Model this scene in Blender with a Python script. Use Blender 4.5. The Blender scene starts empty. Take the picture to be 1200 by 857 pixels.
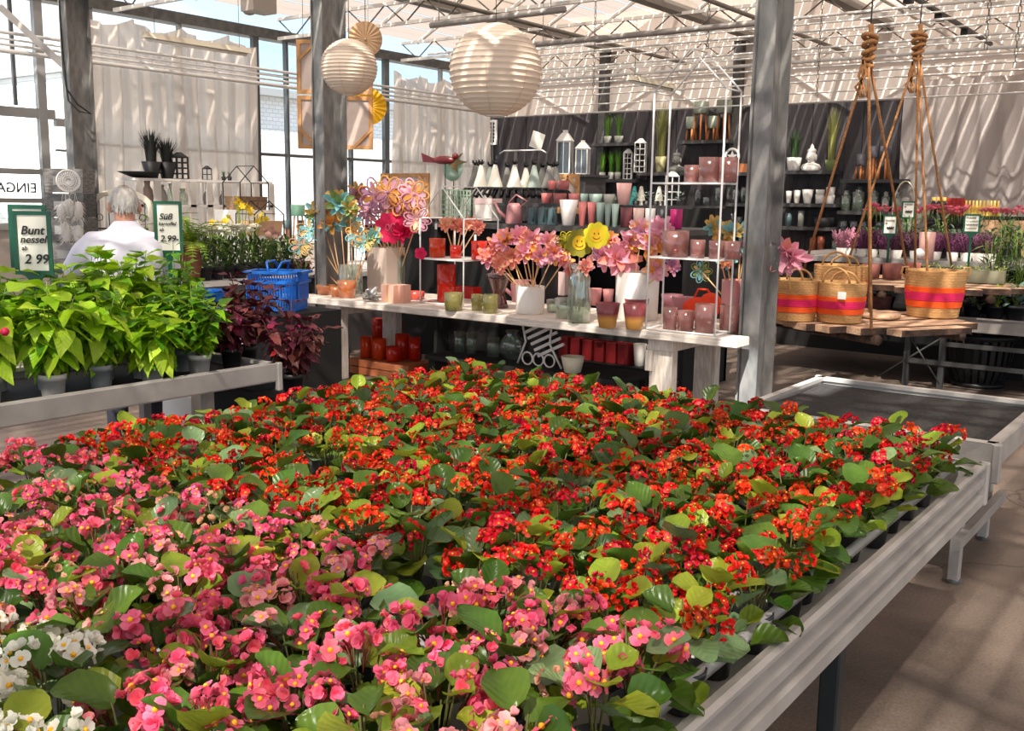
import bpy, math, random
from mathutils import Vector as V, Matrix, Euler
random.seed(7)
PI = math.pi
SC = bpy.context.scene
COL = SC.collection
# ---------------------------------------------------------------- camera
FPX = 1172.3057
YAW, PITCH, ROLL = math.radians(36.5525654), math.radians(9.36187), math.radians(0.85873667)
CAM = V((0, 0, 1.65))
_f = V((-math.sin(YAW)*math.cos(PITCH), math.cos(YAW)*math.cos(PITCH), -math.sin(PITCH)))
_r = V((math.cos(YAW), math.sin(YAW), 0)); _u = _r.cross(_f)
CR = _r*math.cos(ROLL)+_u*math.sin(ROLL); CU = _u*math.cos(ROLL)-_r*math.sin(ROLL)
cd = bpy.data.cameras.new('camera'); cam = bpy.data.objects.new('camera', cd); COL.objects.link(cam)
cd.sensor_fit = 'HORIZONTAL'; cd.sensor_width = 36; cd.lens = FPX*36/1200; cd.clip_end = 400; cd.clip_start = .05
m3 = Matrix((CR, CU, -_f)).transposed(); cam.matrix_world = Matrix.Translation(CAM) @ m3.to_4x4()
SC.camera = cam
# ---------------------------------------------------------------- world, sun, exposure
W = bpy.data.worlds.new('sky'); SC.world = W; W.use_nodes = True
nt = W.node_tree; nt.nodes.clear()
def wn(t, **k):
    n = nt.nodes.new(t)
    for a, b in k.items(): setattr(n, a, b)
    return n
tc = wn('ShaderNodeTexCoord'); sx = wn('ShaderNodeSeparateXYZ'); rp = wn('ShaderNodeValToRGB'); bg = wn('ShaderNodeBackground'); wo = wn('ShaderNodeOutputWorld')
ns = wn('ShaderNodeTexNoise'); ns.inputs['Scale'].default_value = 2.2; ns.inputs['Detail'].default_value = 5
mx = wn('ShaderNodeMix', data_type='RGBA'); cr = wn('ShaderNodeValToRGB')
nt.links.new(tc.outputs['Generated'], sx.inputs[0]); nt.links.new(sx.outputs['Z'], rp.inputs[0]); nt.links.new(tc.outputs['Generated'], ns.inputs['Vector'])
rp.color_ramp.elements[0].position = 0.0; rp.color_ramp.elements[0].color = (.46, .60, .72, 1)
rp.color_ramp.elements[1].position = .5; rp.color_ramp.elements[1].color = (.30, .46, .68, 1)
cr.color_ramp.elements[0].position = .5; cr.color_ramp.elements[0].color = (0, 0, 0, 1); cr.color_ramp.elements[1].position = .62; cr.color_ramp.elements[1].color = (1, 1, 1, 1)
nt.links.new(ns.outputs['Fac'], cr.inputs[0]); nt.links.new(cr.outputs['Color'], mx.inputs['Factor'])
nt.links.new(rp.outputs['Color'], mx.inputs['A']); mx.inputs['B'].default_value = (.85, .84, .82, 1)
nt.links.new(mx.outputs['Result'], bg.inputs['Color']); bg.inputs['Strength'].default_value = 1.6
nt.links.new(bg.outputs[0], wo.inputs[0])
sd = bpy.data.lights.new('sun', 'SUN'); sun = bpy.data.objects.new('sun', sd); COL.objects.link(sun)
sd.energy = 16.0; sd.angle = math.radians(1.0); sd.color = (1, .93, .82)
SUNDIR = V((-.22, .58, -.79)).normalized()
sun.rotation_euler = SUNDIR.to_track_quat('-Z', 'Y').to_euler(); sun.location = (-6, -6, 12)
SC.view_settings.view_transform = 'Standard'; SC.view_settings.look = 'None'; SC.view_settings.gamma = 1
SC.view_settings.use_curve_mapping = False; SC.view_settings.exposure = 0.42
SC.cycles.max_bounces = 8; SC.cycles.transparent_max_bounces = 16; SC.cycles.diffuse_bounces = 4
# ---------------------------------------------------------------- placing: pixel of the 1200x857 photograph + one world plane -> point
def ray(px, py): return (_f*FPX + CR*(px-600) - CU*(py-428.5)).normalized()
def AZ(px, py, z): d = ray(px, py); return CAM + d*((z-CAM.z)/d.z)
def AX(px, py, x): d = ray(px, py); return CAM + d*(x/d.x)
def AY(px, py, y): d = ray(px, py); return CAM + d*(y/d.y)
def AD(px, py, dep): d = ray(px, py); return CAM + d*(dep/d.dot(_f))
def mpp(p): return (V(p)-CAM).dot(_f)/FPX          # metres per pixel at p
# ---------------------------------------------------------------- mesh gatherer
class G:
    def __init__(s): s.v = []; s.f = []; s.m = []; s.s = []
    def add(s, vs, fs, m=0, sm=False, M=None):
        b = len(s.v)
        for p in vs: s.v.append(tuple(M @ V(p)) if M else tuple(p))
        for f in fs: s.f.append([b+i for i in f]); s.m.append(m); s.s.append(sm)
        return s
    def box(s, c, d, m=0, M=None, rz=0):
        x, y, z = d[0]/2, d[1]/2, d[2]/2
        vs = [V((a*x, b*y, e*z)) for a in (-1, 1) for b in (-1, 1) for e in (-1, 1)]
        if rz: R = Matrix.Rotation(rz, 3, 'Z'); vs = [R @ p for p in vs]
        vs = [p+V(c) for p in vs]
        return s.add(vs, [(0,1,3,2),(4,6,7,5),(0,4,5,1),(2,3,7,6),(0,2,6,4),(1,5,7,3)], m, False, M)
    def bb(s, a, b, m=0, M=None):                   # box from two corners
        return s.box([(a[i]+b[i])/2 for i in range(3)], [abs(b[i]-a[i]) for i in range(3)], m, M)
    def lathe(s, prof, n=16, c=(0,0,0), m=0, sm=True, M=None, wob=None, cap=True):
        vs = []; fs = []
        for j, (r, z) in enumerate(prof):
            for i in range(n):
                a = 2*PI*i/n; rr = r*(wob(a, j) if wob else 1)
                vs.append((c[0]+rr*math.cos(a), c[1]+rr*math.sin(a), c[2]+z))
        for j in range(len(prof)-1):
            for i in range(n):
                k = (i+1) % n; fs.append((j*n+i, j*n+k, (j+1)*n+k, (j+1)*n+i))
        s.add(vs, fs, m, sm, M)
        if cap and prof[0][0] > 1e-4: s.add(vs[:n], [tuple(range(n))[::-1]], m, False, M)
        if cap and prof[-1][0] > 1e-4: s.add(vs[-n:], [tuple(range(n))], m, False, M)
        return s
    def tube(s, pts, r, n=6, m=0, closed=False, sm=True, M=None):
        pts = [V(p) for p in pts]; N = len(pts); vs = []; fs = []
        up = V((0, 0, 1))
        t0 = (pts[1]-pts[0]).normalized()
        if abs(t0.z) > .9: up = V((1, 0, 0))
        u = t0.cross(up).normalized()
        for i in range(N):
            if closed: t = pts[(i+1) % N]-pts[i-1]
            else: t = pts[min(i+1, N-1)]-pts[max(i-1, 0)]
            t = t.normalized() if t.length > 1e-9 else t0
            u = (u-t*u.dot(t)); u = u.normalized() if u.length > 1e-6 else t.orthogonal().normalized()
            w = t.cross(u); rr = r[i] if isinstance(r, (list, tuple)) else r
            for k in range(n):
                a = 2*PI*k/n+PI/n; vs.append(pts[i]+(u*math.cos(a)+w*math.sin(a))*rr)
        for i in range(N if closed else N-1):
            j = (i+1) % N
            for k in range(n):
                l = (k+1) % n; fs.append((i*n+k, i*n+l, j*n+l, j*n+k))
        if not closed: fs += [tuple(range(n))[::-1], tuple((N-1)*n+k for k in range(n))]
        return s.add(vs, fs, m, sm, M)
    def ball(s, c, r, n=12, k=8, m=0, M=None):
        if not isinstance(r, (tuple, list)): r = (r, r, r)
        vs = []; fs = []
        for j in range(k+1):
            t = PI*j/k
            for i in range(n):
                a = 2*PI*i/n; vs.append((c[0]+r[0]*math.sin(t)*math.cos(a), c[1]+r[1]*math.sin(t)*math.sin(a), c[2]-r[2]*math.cos(t)))
        for j in range(k):
            for i in range(n):
                l = (i+1) % n; fs.append((j*n+i, j*n+l, (j+1)*n+l, (j+1)*n+i))
        return s.add(vs, fs, m, True, M)
    def prism(s, poly, fn0, fn1, m=0, sm=False):    # same polygon at two ends
        n = len(poly); vs = [fn0(p) for p in poly]+[fn1(p) for p in poly]
        fs = [(i, (i+1) % n, n+(i+1) % n, n+i) for i in range(n)]+[tuple(range(n))[::-1], tuple(range(n, 2*n))]
        return s.add(vs, fs, m, sm)
    def grid(s, fn, nu, nv, m=0, sm=True, M=None, th=0):
        vs = [fn(i/nu, j/nv) for i in range(nu+1) for j in range(nv+1)]
        fs = [(i*(nv+1)+j, (i+1)*(nv+1)+j, (i+1)*(nv+1)+j+1, i*(nv+1)+j+1) for i in range(nu) for j in range(nv)]
        return s.add(vs, fs, m, sm, M)
    def mesh(s, name, mats):
        me = bpy.data.meshes.new(name); me.from_pydata(s.v, [], s.f)
        for mt in (mats if isinstance(mats, (list, tuple)) else [mats]): me.materials.append(mt)
        me.polygons.foreach_set('material_index', s.m); me.polygons.foreach_set('use_smooth', s.s)
        me.update(); return me
def put(name, me, parent=None, loc=None, rot=None, sc=None, M=None):
    o = bpy.data.objects.new(name, me); COL.objects.link(o)
    if parent: o.parent = parent
    if M is not None: o.matrix_basis = M
    else:
        if loc is not None: o.location = loc
        if rot is not None: o.rotation_euler = rot
        if sc is not None: o.scale = (sc, sc, sc) if isinstance(sc, (int, float)) else sc
    return o
def obj(name, g, mats, parent=None, loc=None, rot=None, sc=None, M=None): return put(name, g.mesh(name, mats), parent, loc, rot, sc, M)
def tag(o, label=None, cat=None, group=None, kind=None):
    if label: o['label'] = label
    if cat: o['category'] = cat
    if group: o['group'] = group
    if kind: o['kind'] = kind
    return o
def thing(name, label, cat, loc=(0,0,0), rz=0, group=None, rot=None):
    o = bpy.data.objects.new(name, None); COL.objects.link(o); o.location = loc; o.rotation_euler = rot or (0, 0, rz)
    o.empty_display_size = .1
    return tag(o, label, cat, group)
def struct(name, g, mats, parent=None, **k):
    o = obj(name, g, mats, parent, **k)
    if not parent: o['kind'] = 'structure'
    return o
def bev(o, w=.004, n=1):
    md = o.modifiers.new('bevel', 'BEVEL'); md.width = w; md.segments = n; md.limit_method = 'ANGLE'; return o
# ---------------------------------------------------------------- materials
def lin(c):
    return tuple((x/255/12.92 if x/255 <= .04045 else ((x/255+.055)/1.055)**2.4) for x in c)+(1,)
_M = {}
def mat(name, col, rough=.6, metal=0, col2=None, scale=8, hv=0, vv=0, bump=0, bscale=40, transl=0, coat=0, emis=0, stretch=None, detail=4, contrast=.25, spec=None):
    if name in _M: return _M[name]
    m = bpy.data.materials.new(name); m.use_nodes = True; t = m.node_tree; N = t.nodes; L = t.links
    b = N['Principled BSDF']; out = N['Material Output']
    b.inputs['Roughness'].default_value = rough; b.inputs['Metallic'].default_value = metal
    if spec is not None: b.inputs['Specular IOR Level'].default_value = spec
    if coat: b.inputs['Coat Weight'].default_value = coat
    co = N.new('ShaderNodeTexCoord'); vec = co.outputs['Object']
    if stretch:
        mp = N.new('ShaderNodeMapping'); mp.inputs['Scale'].default_value = stretch; L.new(vec, mp.inputs[0]); vec = mp.outputs[0]
    src = None
    if col2:
        n = N.new('ShaderNodeTexNoise'); n.inputs['Scale'].default_value = scale; n.inputs['Detail'].default_value = detail; L.new(vec, n.inputs['Vector'])
        r = N.new('ShaderNodeValToRGB'); r.color_ramp.elements[0].position = .5-contrast/2; r.color_ramp.elements[1].position = .5+contrast/2
        r.color_ramp.elements[0].color = lin(col); r.color_ramp.elements[1].color = lin(col2)
        L.new(n.outputs['Fac'], r.inputs[0]); src = r.outputs[0]
    else:
        b.inputs['Base Color'].default_value = lin(col)
    if hv or vv:
        oi = N.new('ShaderNodeObjectInfo'); h = N.new('ShaderNodeHueSaturation')
        a = N.new('ShaderNodeMapRange'); a.inputs['To Min'].default_value = .5-hv; a.inputs['To Max'].default_value = .5+hv
        w = N.new('ShaderNodeTexWhiteNoise'); w.noise_dimensions = '1D'
        v2 = N.new('ShaderNodeMapRange'); v2.inputs['To Min'].default_value = 1-vv; v2.inputs['To Max'].default_value = 1+vv
        L.new(oi.outputs['Random'], a.inputs[0]); L.new(oi.outputs['Random'], w.inputs['W']); L.new(w.outputs['Value'], v2.inputs[0])
        L.new(a.outputs[0], h.inputs['Hue']); L.new(v2.outputs[0], h.inputs['Value'])
        if src: L.new(src, h.inputs['Color'])
        else: h.inputs['Color'].default_value = lin(col)
        src = h.outputs[0]
    if src: L.new(src, b.inputs['Base Color'])
    if bump:
        n2 = N.new('ShaderNodeTexNoise'); n2.inputs['Scale'].default_value = bscale; n2.inputs['Detail'].default_value = 3; L.new(vec, n2.inputs['Vector'])
        bp = N.new('ShaderNodeBump'); bp.inputs['Strength'].default_value = bump; bp.inputs['Distance'].default_value = .01; L.new(n2.outputs['Fac'], bp.inputs['Height']); L.new(bp.outputs[0], b.inputs['Normal'])
    if transl:
        tr = N.new('ShaderNodeBsdfTranslucent'); ms = N.new('ShaderNodeMixShader'); ms.inputs[0].default_value = transl
        if src: L.new(src, tr.inputs[0])
        else: tr.inputs[0].default_value = lin(col)
        L.new(b.outputs[0], ms.inputs[1]); L.new(tr.outputs[0], ms.inputs[2]); L.new(ms.outputs[0], out.inputs[0])
    if emis: b.inputs['Emission Color'].default_value = lin(col); b.inputs['Emission Strength'].default_value = emis
    _M[name] = m; return m
def glass(name, col, gl=.18, rough=.08, dif=0.0, dcol=None):
    if name in _M: return _M[name]
    m = bpy.data.materials.new(name); m.use_nodes = True; t = m.node_tree; N = t.nodes; L = t.links
    N.remove(N['Principled BSDF']); out = N['Material Output']
    a = N.new('ShaderNodeBsdfTransparent'); a.inputs[0].default_value = lin(col)
    g = N.new('ShaderNodeBsdfGlossy'); g.inputs['Roughness'].default_value = rough
    lw = N.new('ShaderNodeLayerWeight'); lw.inputs[0].default_value = .35
    mr = N.new('ShaderNodeMapRange'); mr.inputs['To Min'].default_value = gl*.4; mr.inputs['To Max'].default_value = min(1, gl*3); L.new(lw.outputs['Facing'], mr.inputs[0])
    s = N.new('ShaderNodeMixShader'); L.new(mr.outputs[0], s.inputs[0]); L.new(a.outputs[0], s.inputs[1]); L.new(g.outputs[0], s.inputs[2]); res = s
    if dif:
        d = N.new('ShaderNodeBsdfDiffuse'); d.inputs[0].default_value = lin(dcol or col); s2 = N.new('ShaderNodeMixShader'); s2.inputs[0].default_value = dif
        L.new(res.outputs[0], s2.inputs[1]); L.new(d.outputs[0], s2.inputs[2]); res = s2
    L.new(res.outputs[0], out.inputs[0]); _M[name] = m; return m
def sheet(name, col, t=.35, transl=.5, col2=None, scale=3, stretch=None, tcol=(1,1,1,1)):   # cloth or film: part see-through, part diffusing
    if name in _M: return _M[name]
    m = bpy.data.materials.new(name); m.use_nodes = True; tr = m.node_tree; N = tr.nodes; L = tr.links
    N.remove(N['Principled BSDF']); out = N['Material Output']
    a = N.new('ShaderNodeBsdfTransparent'); a.inputs[0].default_value = tcol
    d = N.new('ShaderNodeBsdfDiffuse'); l = N.new('ShaderNodeBsdfTranslucent')
    for x in (d, l): x.inputs[0].default_value = lin(col)
    if col2:
        co = N.new('ShaderNodeTexCoord'); mp = N.new('ShaderNodeMapping'); mp.inputs['Scale'].default_value = stretch or (1,1,1)
        n = N.new('ShaderNodeTexNoise'); n.inputs['Scale'].default_value = scale; r = N.new('ShaderNodeValToRGB')
        r.color_ramp.elements[0].color = lin(col); r.color_ramp.elements[1].color = lin(col2); r.color_ramp.elements[0].position = .4; r.color_ramp.elements[1].position = .6
        L.new(co.outputs['Object'], mp.inputs[0]); L.new(mp.outputs[0], n.inputs['Vector']); L.new(n.outputs['Fac'], r.inputs[0])
        for x in (d, l): L.new(r.outputs[0], x.inputs[0])
    m1 = N.new('ShaderNodeMixShader'); m1.inputs[0].default_value = transl; L.new(d.outputs[0], m1.inputs[1]); L.new(l.outputs[0], m1.inputs[2])
    m2 = N.new('ShaderNodeMixShader'); m2.inputs[0].default_value = 1-t; L.new(a.outputs[0], m2.inputs[1]); L.new(m1.outputs[0], m2.inputs[2])
    L.new(m2.outputs[0], out.inputs[0]); _M[name] = m; return m
def leafmat(name, c1, c2, rough=.42, transl=.25, hv=.03, vv=.3, vein=.2, rim=None):
    m = mat(name, c1, rough, col2=c2, scale=14, hv=hv, vv=vv, transl=transl, contrast=.5, spec=.3)
    t = m.node_tree; N = t.nodes; L = t.links; b = N['Principled BSDF']
    co = N.new('ShaderNodeTexCoord'); sp = N.new('ShaderNodeSeparateXYZ'); L.new(co.outputs['Object'], sp.inputs[0])
    ab = N.new('ShaderNodeMath'); ab.operation = 'ABSOLUTE'; L.new(sp.outputs['Y'], ab.inputs[0])
    mu = N.new('ShaderNodeMath'); mu.operation = 'MULTIPLY_ADD'; mu.inputs[1].default_value = -1.0; L.new(ab.outputs[0], mu.inputs[0]); L.new(sp.outputs['X'], mu.inputs[2])
    s1 = N.new('ShaderNodeMath'); s1.operation = 'MULTIPLY'; s1.inputs[1].default_value = 430; L.new(mu.outputs[0], s1.inputs[0])
    s2 = N.new('ShaderNodeMath'); s2.operation = 'SINE'; L.new(s1.outputs[0], s2.inputs[0])
    bp = N.new('ShaderNodeBump'); bp.inputs['Strength'].default_value = vein; bp.inputs['Distance'].default_value = .002; L.new(s2.outputs[0], bp.inputs['Height']); L.new(bp.outputs[0], b.inputs['Normal'])
    return m
STEEL = mat('galvanised steel', (138,135,132), .55, .3, (112,110,108), 14, bump=.1, stretch=(1,1,.4))
STEELD = mat('dull steel', (92,90,88), .6, .3, (74,72,71), 10)
ALU = mat('aluminium', (182,176,170), .45, .3, (166,160,155), 6, bump=.05, bscale=80)
ALUD = mat('weathered aluminium', (160,154,149), .5, .3, (140,134,130), 6)
WHITEP = mat('white paint', (232,226,220), .5)
WHITEW = mat('white wire paint', (238,234,230), .35)
BLACK = mat('black paint', (16,16,17), .5)
BLACKM = mat('matt black', (24,23,24), .8)
CHAR = mat('charcoal shelf', (62,60,60), .6)
DKGREEN = mat('dark green frame', (10,78,52), .35)
SOIL = mat('dark soil', (24,21,20), .95, col2=(44,39,37), scale=60, bump=.6, bscale=120)
# ================================================================ the setting
XW, YB = -12.5, 16.1
FLOOR = mat('concrete floor', (96,84,76), .75, col2=(124,108,96), scale=1.3, bump=.35, bscale=30, detail=9, contrast=.3)
def floor_extra(m):
    t = m.node_tree; N = t.nodes; L = t.links; b = N['Principled BSDF']; base = b.inputs['Base Color'].links[0].from_socket
    co = N.new('ShaderNodeTexCoord')
    v = N.new('ShaderNodeTexVoronoi'); v.feature = 'DISTANCE_TO_EDGE'; v.inputs['Scale'].default_value = .55
    n = N.new('ShaderNodeTexNoise'); n.inputs['Scale'].default_value = 2.5; n.inputs['Detail'].default_value = 6
    ad = N.new('ShaderNodeVectorMath'); ad.operation = 'MULTIPLY_ADD'; ad.inputs[1].default_value = (.5,.5,.5)
    L.new(co.outputs['Object'], n.inputs['Vector']); L.new(n.outputs['Color'], ad.inputs[0]); L.new(co.outputs['Object'], ad.inputs[2]); L.new(ad.outputs[0], v.inputs['Vector'])
    r = N.new('ShaderNodeValToRGB'); r.color_ramp.elements[0].position = .0; r.color_ramp.elements[0].color = (.45,.42,.4,1); r.color_ramp.elements[1].position = .007; r.color_ramp.elements[1].color = (1,1,1,1)
    L.new(v.outputs['Distance'], r.inputs[0])
    n2 = N.new('ShaderNodeTexNoise'); n2.inputs['Scale'].default_value = .9; n2.inputs['Detail'].default_value = 8; L.new(co.outputs['Object'], n2.inputs['Vector'])
    r2 = N.new('ShaderNodeValToRGB'); r2.color_ramp.elements[0].position = .42; r2.color_ramp.elements[0].color = (.62,.6,.6,1); r2.color_ramp.elements[1].position = .52; r2.color_ramp.elements[1].color = (1,1,1,1); L.new(n2.outputs['Fac'], r2.inputs[0])
    n3 = N.new('ShaderNodeTexNoise'); n3.inputs['Scale'].default_value = 90; L.new(co.outputs['Object'], n3.inputs['Vector'])
    r3 = N.new('ShaderNodeValToRGB'); r3.color_ramp.elements[0].color = (.8,.8,.8,1); r3.color_ramp.elements[1].color = (1.15,1.12,1.1,1); r3.color_ramp.elements[0].position = .35; r3.color_ramp.elements[1].position = .65; L.new(n3.outputs['Fac'], r3.inputs[0])
    cur = base
    for q in (r, r2, r3):
        mm = N.new('ShaderNodeMix'); mm.data_type = 'RGBA'; mm.blend_type = 'MULTIPLY'; mm.inputs['Factor'].default_value = 1
        L.new(cur, mm.inputs['A']); L.new(q.outputs[0], mm.inputs['B']); cur = mm.outputs['Result']
    L.new(cur, b.inputs['Base Color'])
floor_extra(FLOOR)
g = G(); g.bb((XW, -6, -.1), (9, YB+.1, 0)); struct('floor', g, FLOOR)
g = G(); g.bb((-60, -30, -.3), (XW-.15, 60, -.12)); g.bb((XW-.15, YB+.3, -.3), (60, 60, -.12)); g.bb((9.1, -30, -.3), (60, YB+.3, -.12))
struct('trim_1', g, mat('yard paving', (150,146,140), .9, col2=(120,118,112), scale=2))
# ---- back wall: pale boards above, charcoal vertical planks below
g = G(); g.bb((XW-.1, YB, 0), (9, YB+.12, 5.0)); back = struct('wall_back', g, mat('back wall pale board', (205,192,182), .7))
CREAM = mat('pale wall board', (214,200,190), .65, vv=.04); n = 0
for k in range(5):
    g = G(); g.bb((-10.75, -.02, 0), (10.75, 0, .315)); me_b = g.mesh('wall_board', CREAM) if k == 0 else me_b
    put('wall_board', me_b, back, (-1.75, YB-.005, 3.27+k*.33))
PLK = mat('charcoal plank', (62,57,60), .7, col2=(46,42,45), scale=5, stretch=(4,4,.6), vv=.15, bump=.15, bscale=25)
g = G(); g.bb((0, -.03, 0), (.262, 0, 3.24)); me_p = g.mesh('plank', PLK)
for k in range(30): put('plank', me_p, back, (-12.46+k*.27, YB-.003-.004*(k % 3), .01))
g = G(); g.bb((-9.93, YB-.2, 0), (-9.79, YB-.04, 4.35)); struct('trim_2', g, STEELD)
g = G(); g.bb((-7.33, YB-.2, 0), (-7.19, YB-.04, 4.35)); struct('trim_3', g, STEELD)
# ---- left glass wall
LW = thing('wall_left', None, None); LW['kind'] = 'structure'
FR = mat('grey window frame', (150,148,146), .5, .2); FRD = mat('dark window bar', (84,86,88), .5)
g = G(); g.bb((XW-.06, -6, 0), (XW+.02, 7.5, 1.22)); obj('parapet_panel', g, mat('beige panel', (178,166,156), .7), LW)
g = G(); g.bb((XW-.07, -6, 1.2), (XW+.05, 7.5, 1.28)); obj('sill', g, FR, LW)
def wbar(a, b, m=FR, name='frame_bar'): g = G(); g.bb(a, b); return obj(name, g, m, LW)
for y, w, m in ((4.2,.05,FR),(5.4,.05,FR),(6.84,.11,FR),(7.55,.05,FR),(8.9,.05,FR),(10.22,.10,FRD),(10.82,.045,FRD),(11.5,.045,FRD),(12.2,.045,FRD),(13.05,.11,FRD),(14.5,.05,FR),(16.0,.1,FR)):
    wbar((XW-.04, y-w/2, 1.25 if y < 7.5 else 0), (XW+.04, y+w/2, 4.02), m)
wbar((XW-.02, 6.49, 2.72), (XW+.02, 6.53, 4.02), FRD)
for a, b, z, w, m in ((-6,7.0,2.64,.12,FR),(-6,6.8,1.92,.07,FR),(7.0,7.5,2.55,.1,FR),(7.0,7.5,2.2,.03,FRD),(-6,6.8,1.56,.06,FR),(10.2,16.1,2.3,.045,FRD),(10.2,16.1,3.5,.03,FR),(7.5,16.1,.05,.1,FR),(7.5,10.2,2.3,.035,FRD)):
    wbar((XW-.03, a, z-w/2), (XW+.03, b, z+w/2), m)
GL = glass('window glass', (250,253,255), .05, .02)
def pane(y0, y1, z0, z1): g = G(); g.bb((XW-.006, y0, z0), (XW+.0, y1, z1)); return obj('pane', g, GL, LW)
ys = [-6,-1,3,4.2,5.4,6.49,6.84]
for a, b in zip(ys, ys[1:]):
    pane(a+.03, b-.03, 1.3, 1.53); pane(a+.03, b-.03, 1.59, 1.88); pane(a+.03, b-.03, 1.96, 2.58); pane(a+.03, b-.03, 2.7, 4.0)
pane(6.9, 7.5, 1.3, 4.0)
ys = [7.55,8.9,10.22,10.82,11.5,12.2,13.05,14.5,16.0]
for a, b in zip(ys, ys[1:]): pane(a+.03, b-.03, .1, 2.27); pane(a+.03, b-.03, 2.33, 4.0)
# mirrored door lettering, read from outside
def text(s, size, m, parent=None, loc=(0,0,0), rot=(0,0,0), shear=0, name='lettering', ext=.0006, align='LEFT', M=None):
    cu = bpy.data.curves.new(name, 'FONT'); cu.body = s; cu.size = size; cu.extrude = ext; cu.shear = shear; cu.align_x = align; cu.resolution_u = 3; cu.offset = size*.018
    o = bpy.data.objects.new(name, cu); COL.objects.link(o)
    dg = bpy.context.evaluated_depsgraph_get(); me = bpy.data.meshes.new_from_object(o.evaluated_get(dg)); bpy.data.objects.remove(o)
    me.name = name; me.materials.clear(); me.materials.append(m); return put(name, me, parent, loc, rot, M=M)
text('EINGANG', .175, mat('door lettering', (70,70,72), .6), LW, (XW-.012, 6.72, 1.66), (PI/2, 0, -PI/2), ext=.002)
g = G(); g.bb((XW-.16, -6, 4.02), (XW+.08, YB, 4.17)); obj('eave_beam', g, STEELD, LW)
# curtains: hung sheets with folds
CURT = sheet('white shade cloth', (206,192,180), .07, .5)
CURTR = sheet('grey pleated curtain', (196,186,182), .04, .35)
def curtain(name, a, b, z0, z1, folds, amp, m, lab, sag=.05, seed=1):
    R = random.Random(seed); L = (V(b)-V(a)); n = V((-L.y, L.x, 0)).normalized(); ph = [R.uniform(0, 6) for _ in range(6)]
    def fn(u, v):
        w = u + .012*math.sin(v*5+ph[1]+u*7)
        d = amp*(1.4*math.sin(w*folds*2*PI+ph[0])+.6*math.sin(w*folds*3.7*PI+ph[2])+.6*math.sin(w*folds*.9*PI+ph[3]))*(.55+.45*(1-v))
        p = V(a)+L*u+n*d; top = z1-sag*abs(math.sin(u*PI*folds/3))
        return (p.x, p.y, z0+(top-z0)*v)
    g = G(); g.grid(fn, folds*12, 8); o = obj(name, g, m); tag(o, lab, 'curtain'); return o
curtain('curtain', (XW+.16, 7.3, 0), (XW+.16, 10.1, 0), .15, 3.95, 11, .06, CURT, 'white shade curtain on the glass wall right of the leftmost steel post', .12, 2)
curtain('curtain', (XW+.14, 13.12, 0), (XW+.14, 15.85, 0), .15, 3.85, 12, .06, CURT, 'narrow white curtain between the tall windows and the charcoal plank wall', .12, 3)
curtain('curtain', (-4.5, YB-.3, 0), (5.5, YB-.3, 0), .1, 3.52, 34, .05, CURTR, 'grey-white pleated curtain right of the black shelving, dappled by sun', .03, 4)
g = G(); g.tube([(-4.6, YB-.3, 3.56), (5.6, YB-.3, 3.56)], .016); obj('curtain_rail', g, ALU, back)
# ---- outside, seen through the glass
BR = mat('white brick', (236,232,228), .8)
def bricks(m):
    t = m.node_tree; N = t.nodes; L = t.links; b = N['Principled BSDF']; co = N.new('ShaderNodeTexCoord'); mp = N.new('ShaderNodeMapping')
    mp.inputs['Rotation'].default_value = (0, PI/2, 0); mp.inputs['Rotation'].default_value = (PI/2, 0, PI/2)
    k = N.new('ShaderNodeTexBrick'); k.inputs['Scale'].default_value = 3; k.inputs['Color1'].default_value = lin((250,248,246)); k.inputs['Color2'].default_value = lin((240,237,234)); k.inputs['Mortar'].default_value = lin((196,190,186)); k.inputs['Mortar Size'].default_value = .015
    sp = N.new('ShaderNodeSeparateXYZ'); cb = N.new('ShaderNodeCombineXYZ'); L.new(co.outputs['Object'], sp.inputs[0]); L.new(sp.outputs['Y'], cb.inputs[0]); L.new(sp.outputs['Z'], cb.inputs[1])
    L.new(cb.outputs[0], k.inputs['Vector']); L.new(k.outputs['Color'], b.inputs['Base Color'])
bricks(BR)
hb = thing('neighbouring_house', 'white brick building outside the tall windows', 'building', (-19, 14, 0))
g = G(); g.bb((-2, -4.2, -.12), (1.8, 14, 3.75)); obj('wall', g, BR, hb)
g = G(); g.bb((-2.2, -4.3, 3.75), (2, 14.2, 3.9)); obj('roof_edge', g, mat('slate edge', (150,150,150), .6), hb)
h2 = thing('marquee', 'pale outbuilding with pitched roof outside, at the far left', 'building', (-20, 3.6, 0))
g = G(); g.bb((-2, -5, -.12), (2, 4.3, 3.0)); obj('wall', g, mat('marquee wall', (238,238,236), .8), h2)
g = G(); g.prism([(2.3, 3.0), (0, 4.1), (-2.3, 3.0)], lambda p: (p[0], -5.2, p[1]), lambda p: (p[0], 4.5, p[1])); obj('roof', g, mat('marquee roof', (206,212,218), .7), h2)
g = G(); R = random.Random(5)
for k in range(150):
    c = V((R.uniform(-.6,.6), R.uniform(-6,3), R.uniform(.2,1.5))); g.ball(c, R.uniform(.15,.3), 5, 3)
tag(obj('hedge', g, mat('hedge', (120,150,110), .8, col2=(160,180,150), scale=6), loc=(-15.2, 3.4, 0)), 'low green hedge outside, below the door lettering', 'hedge')
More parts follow.
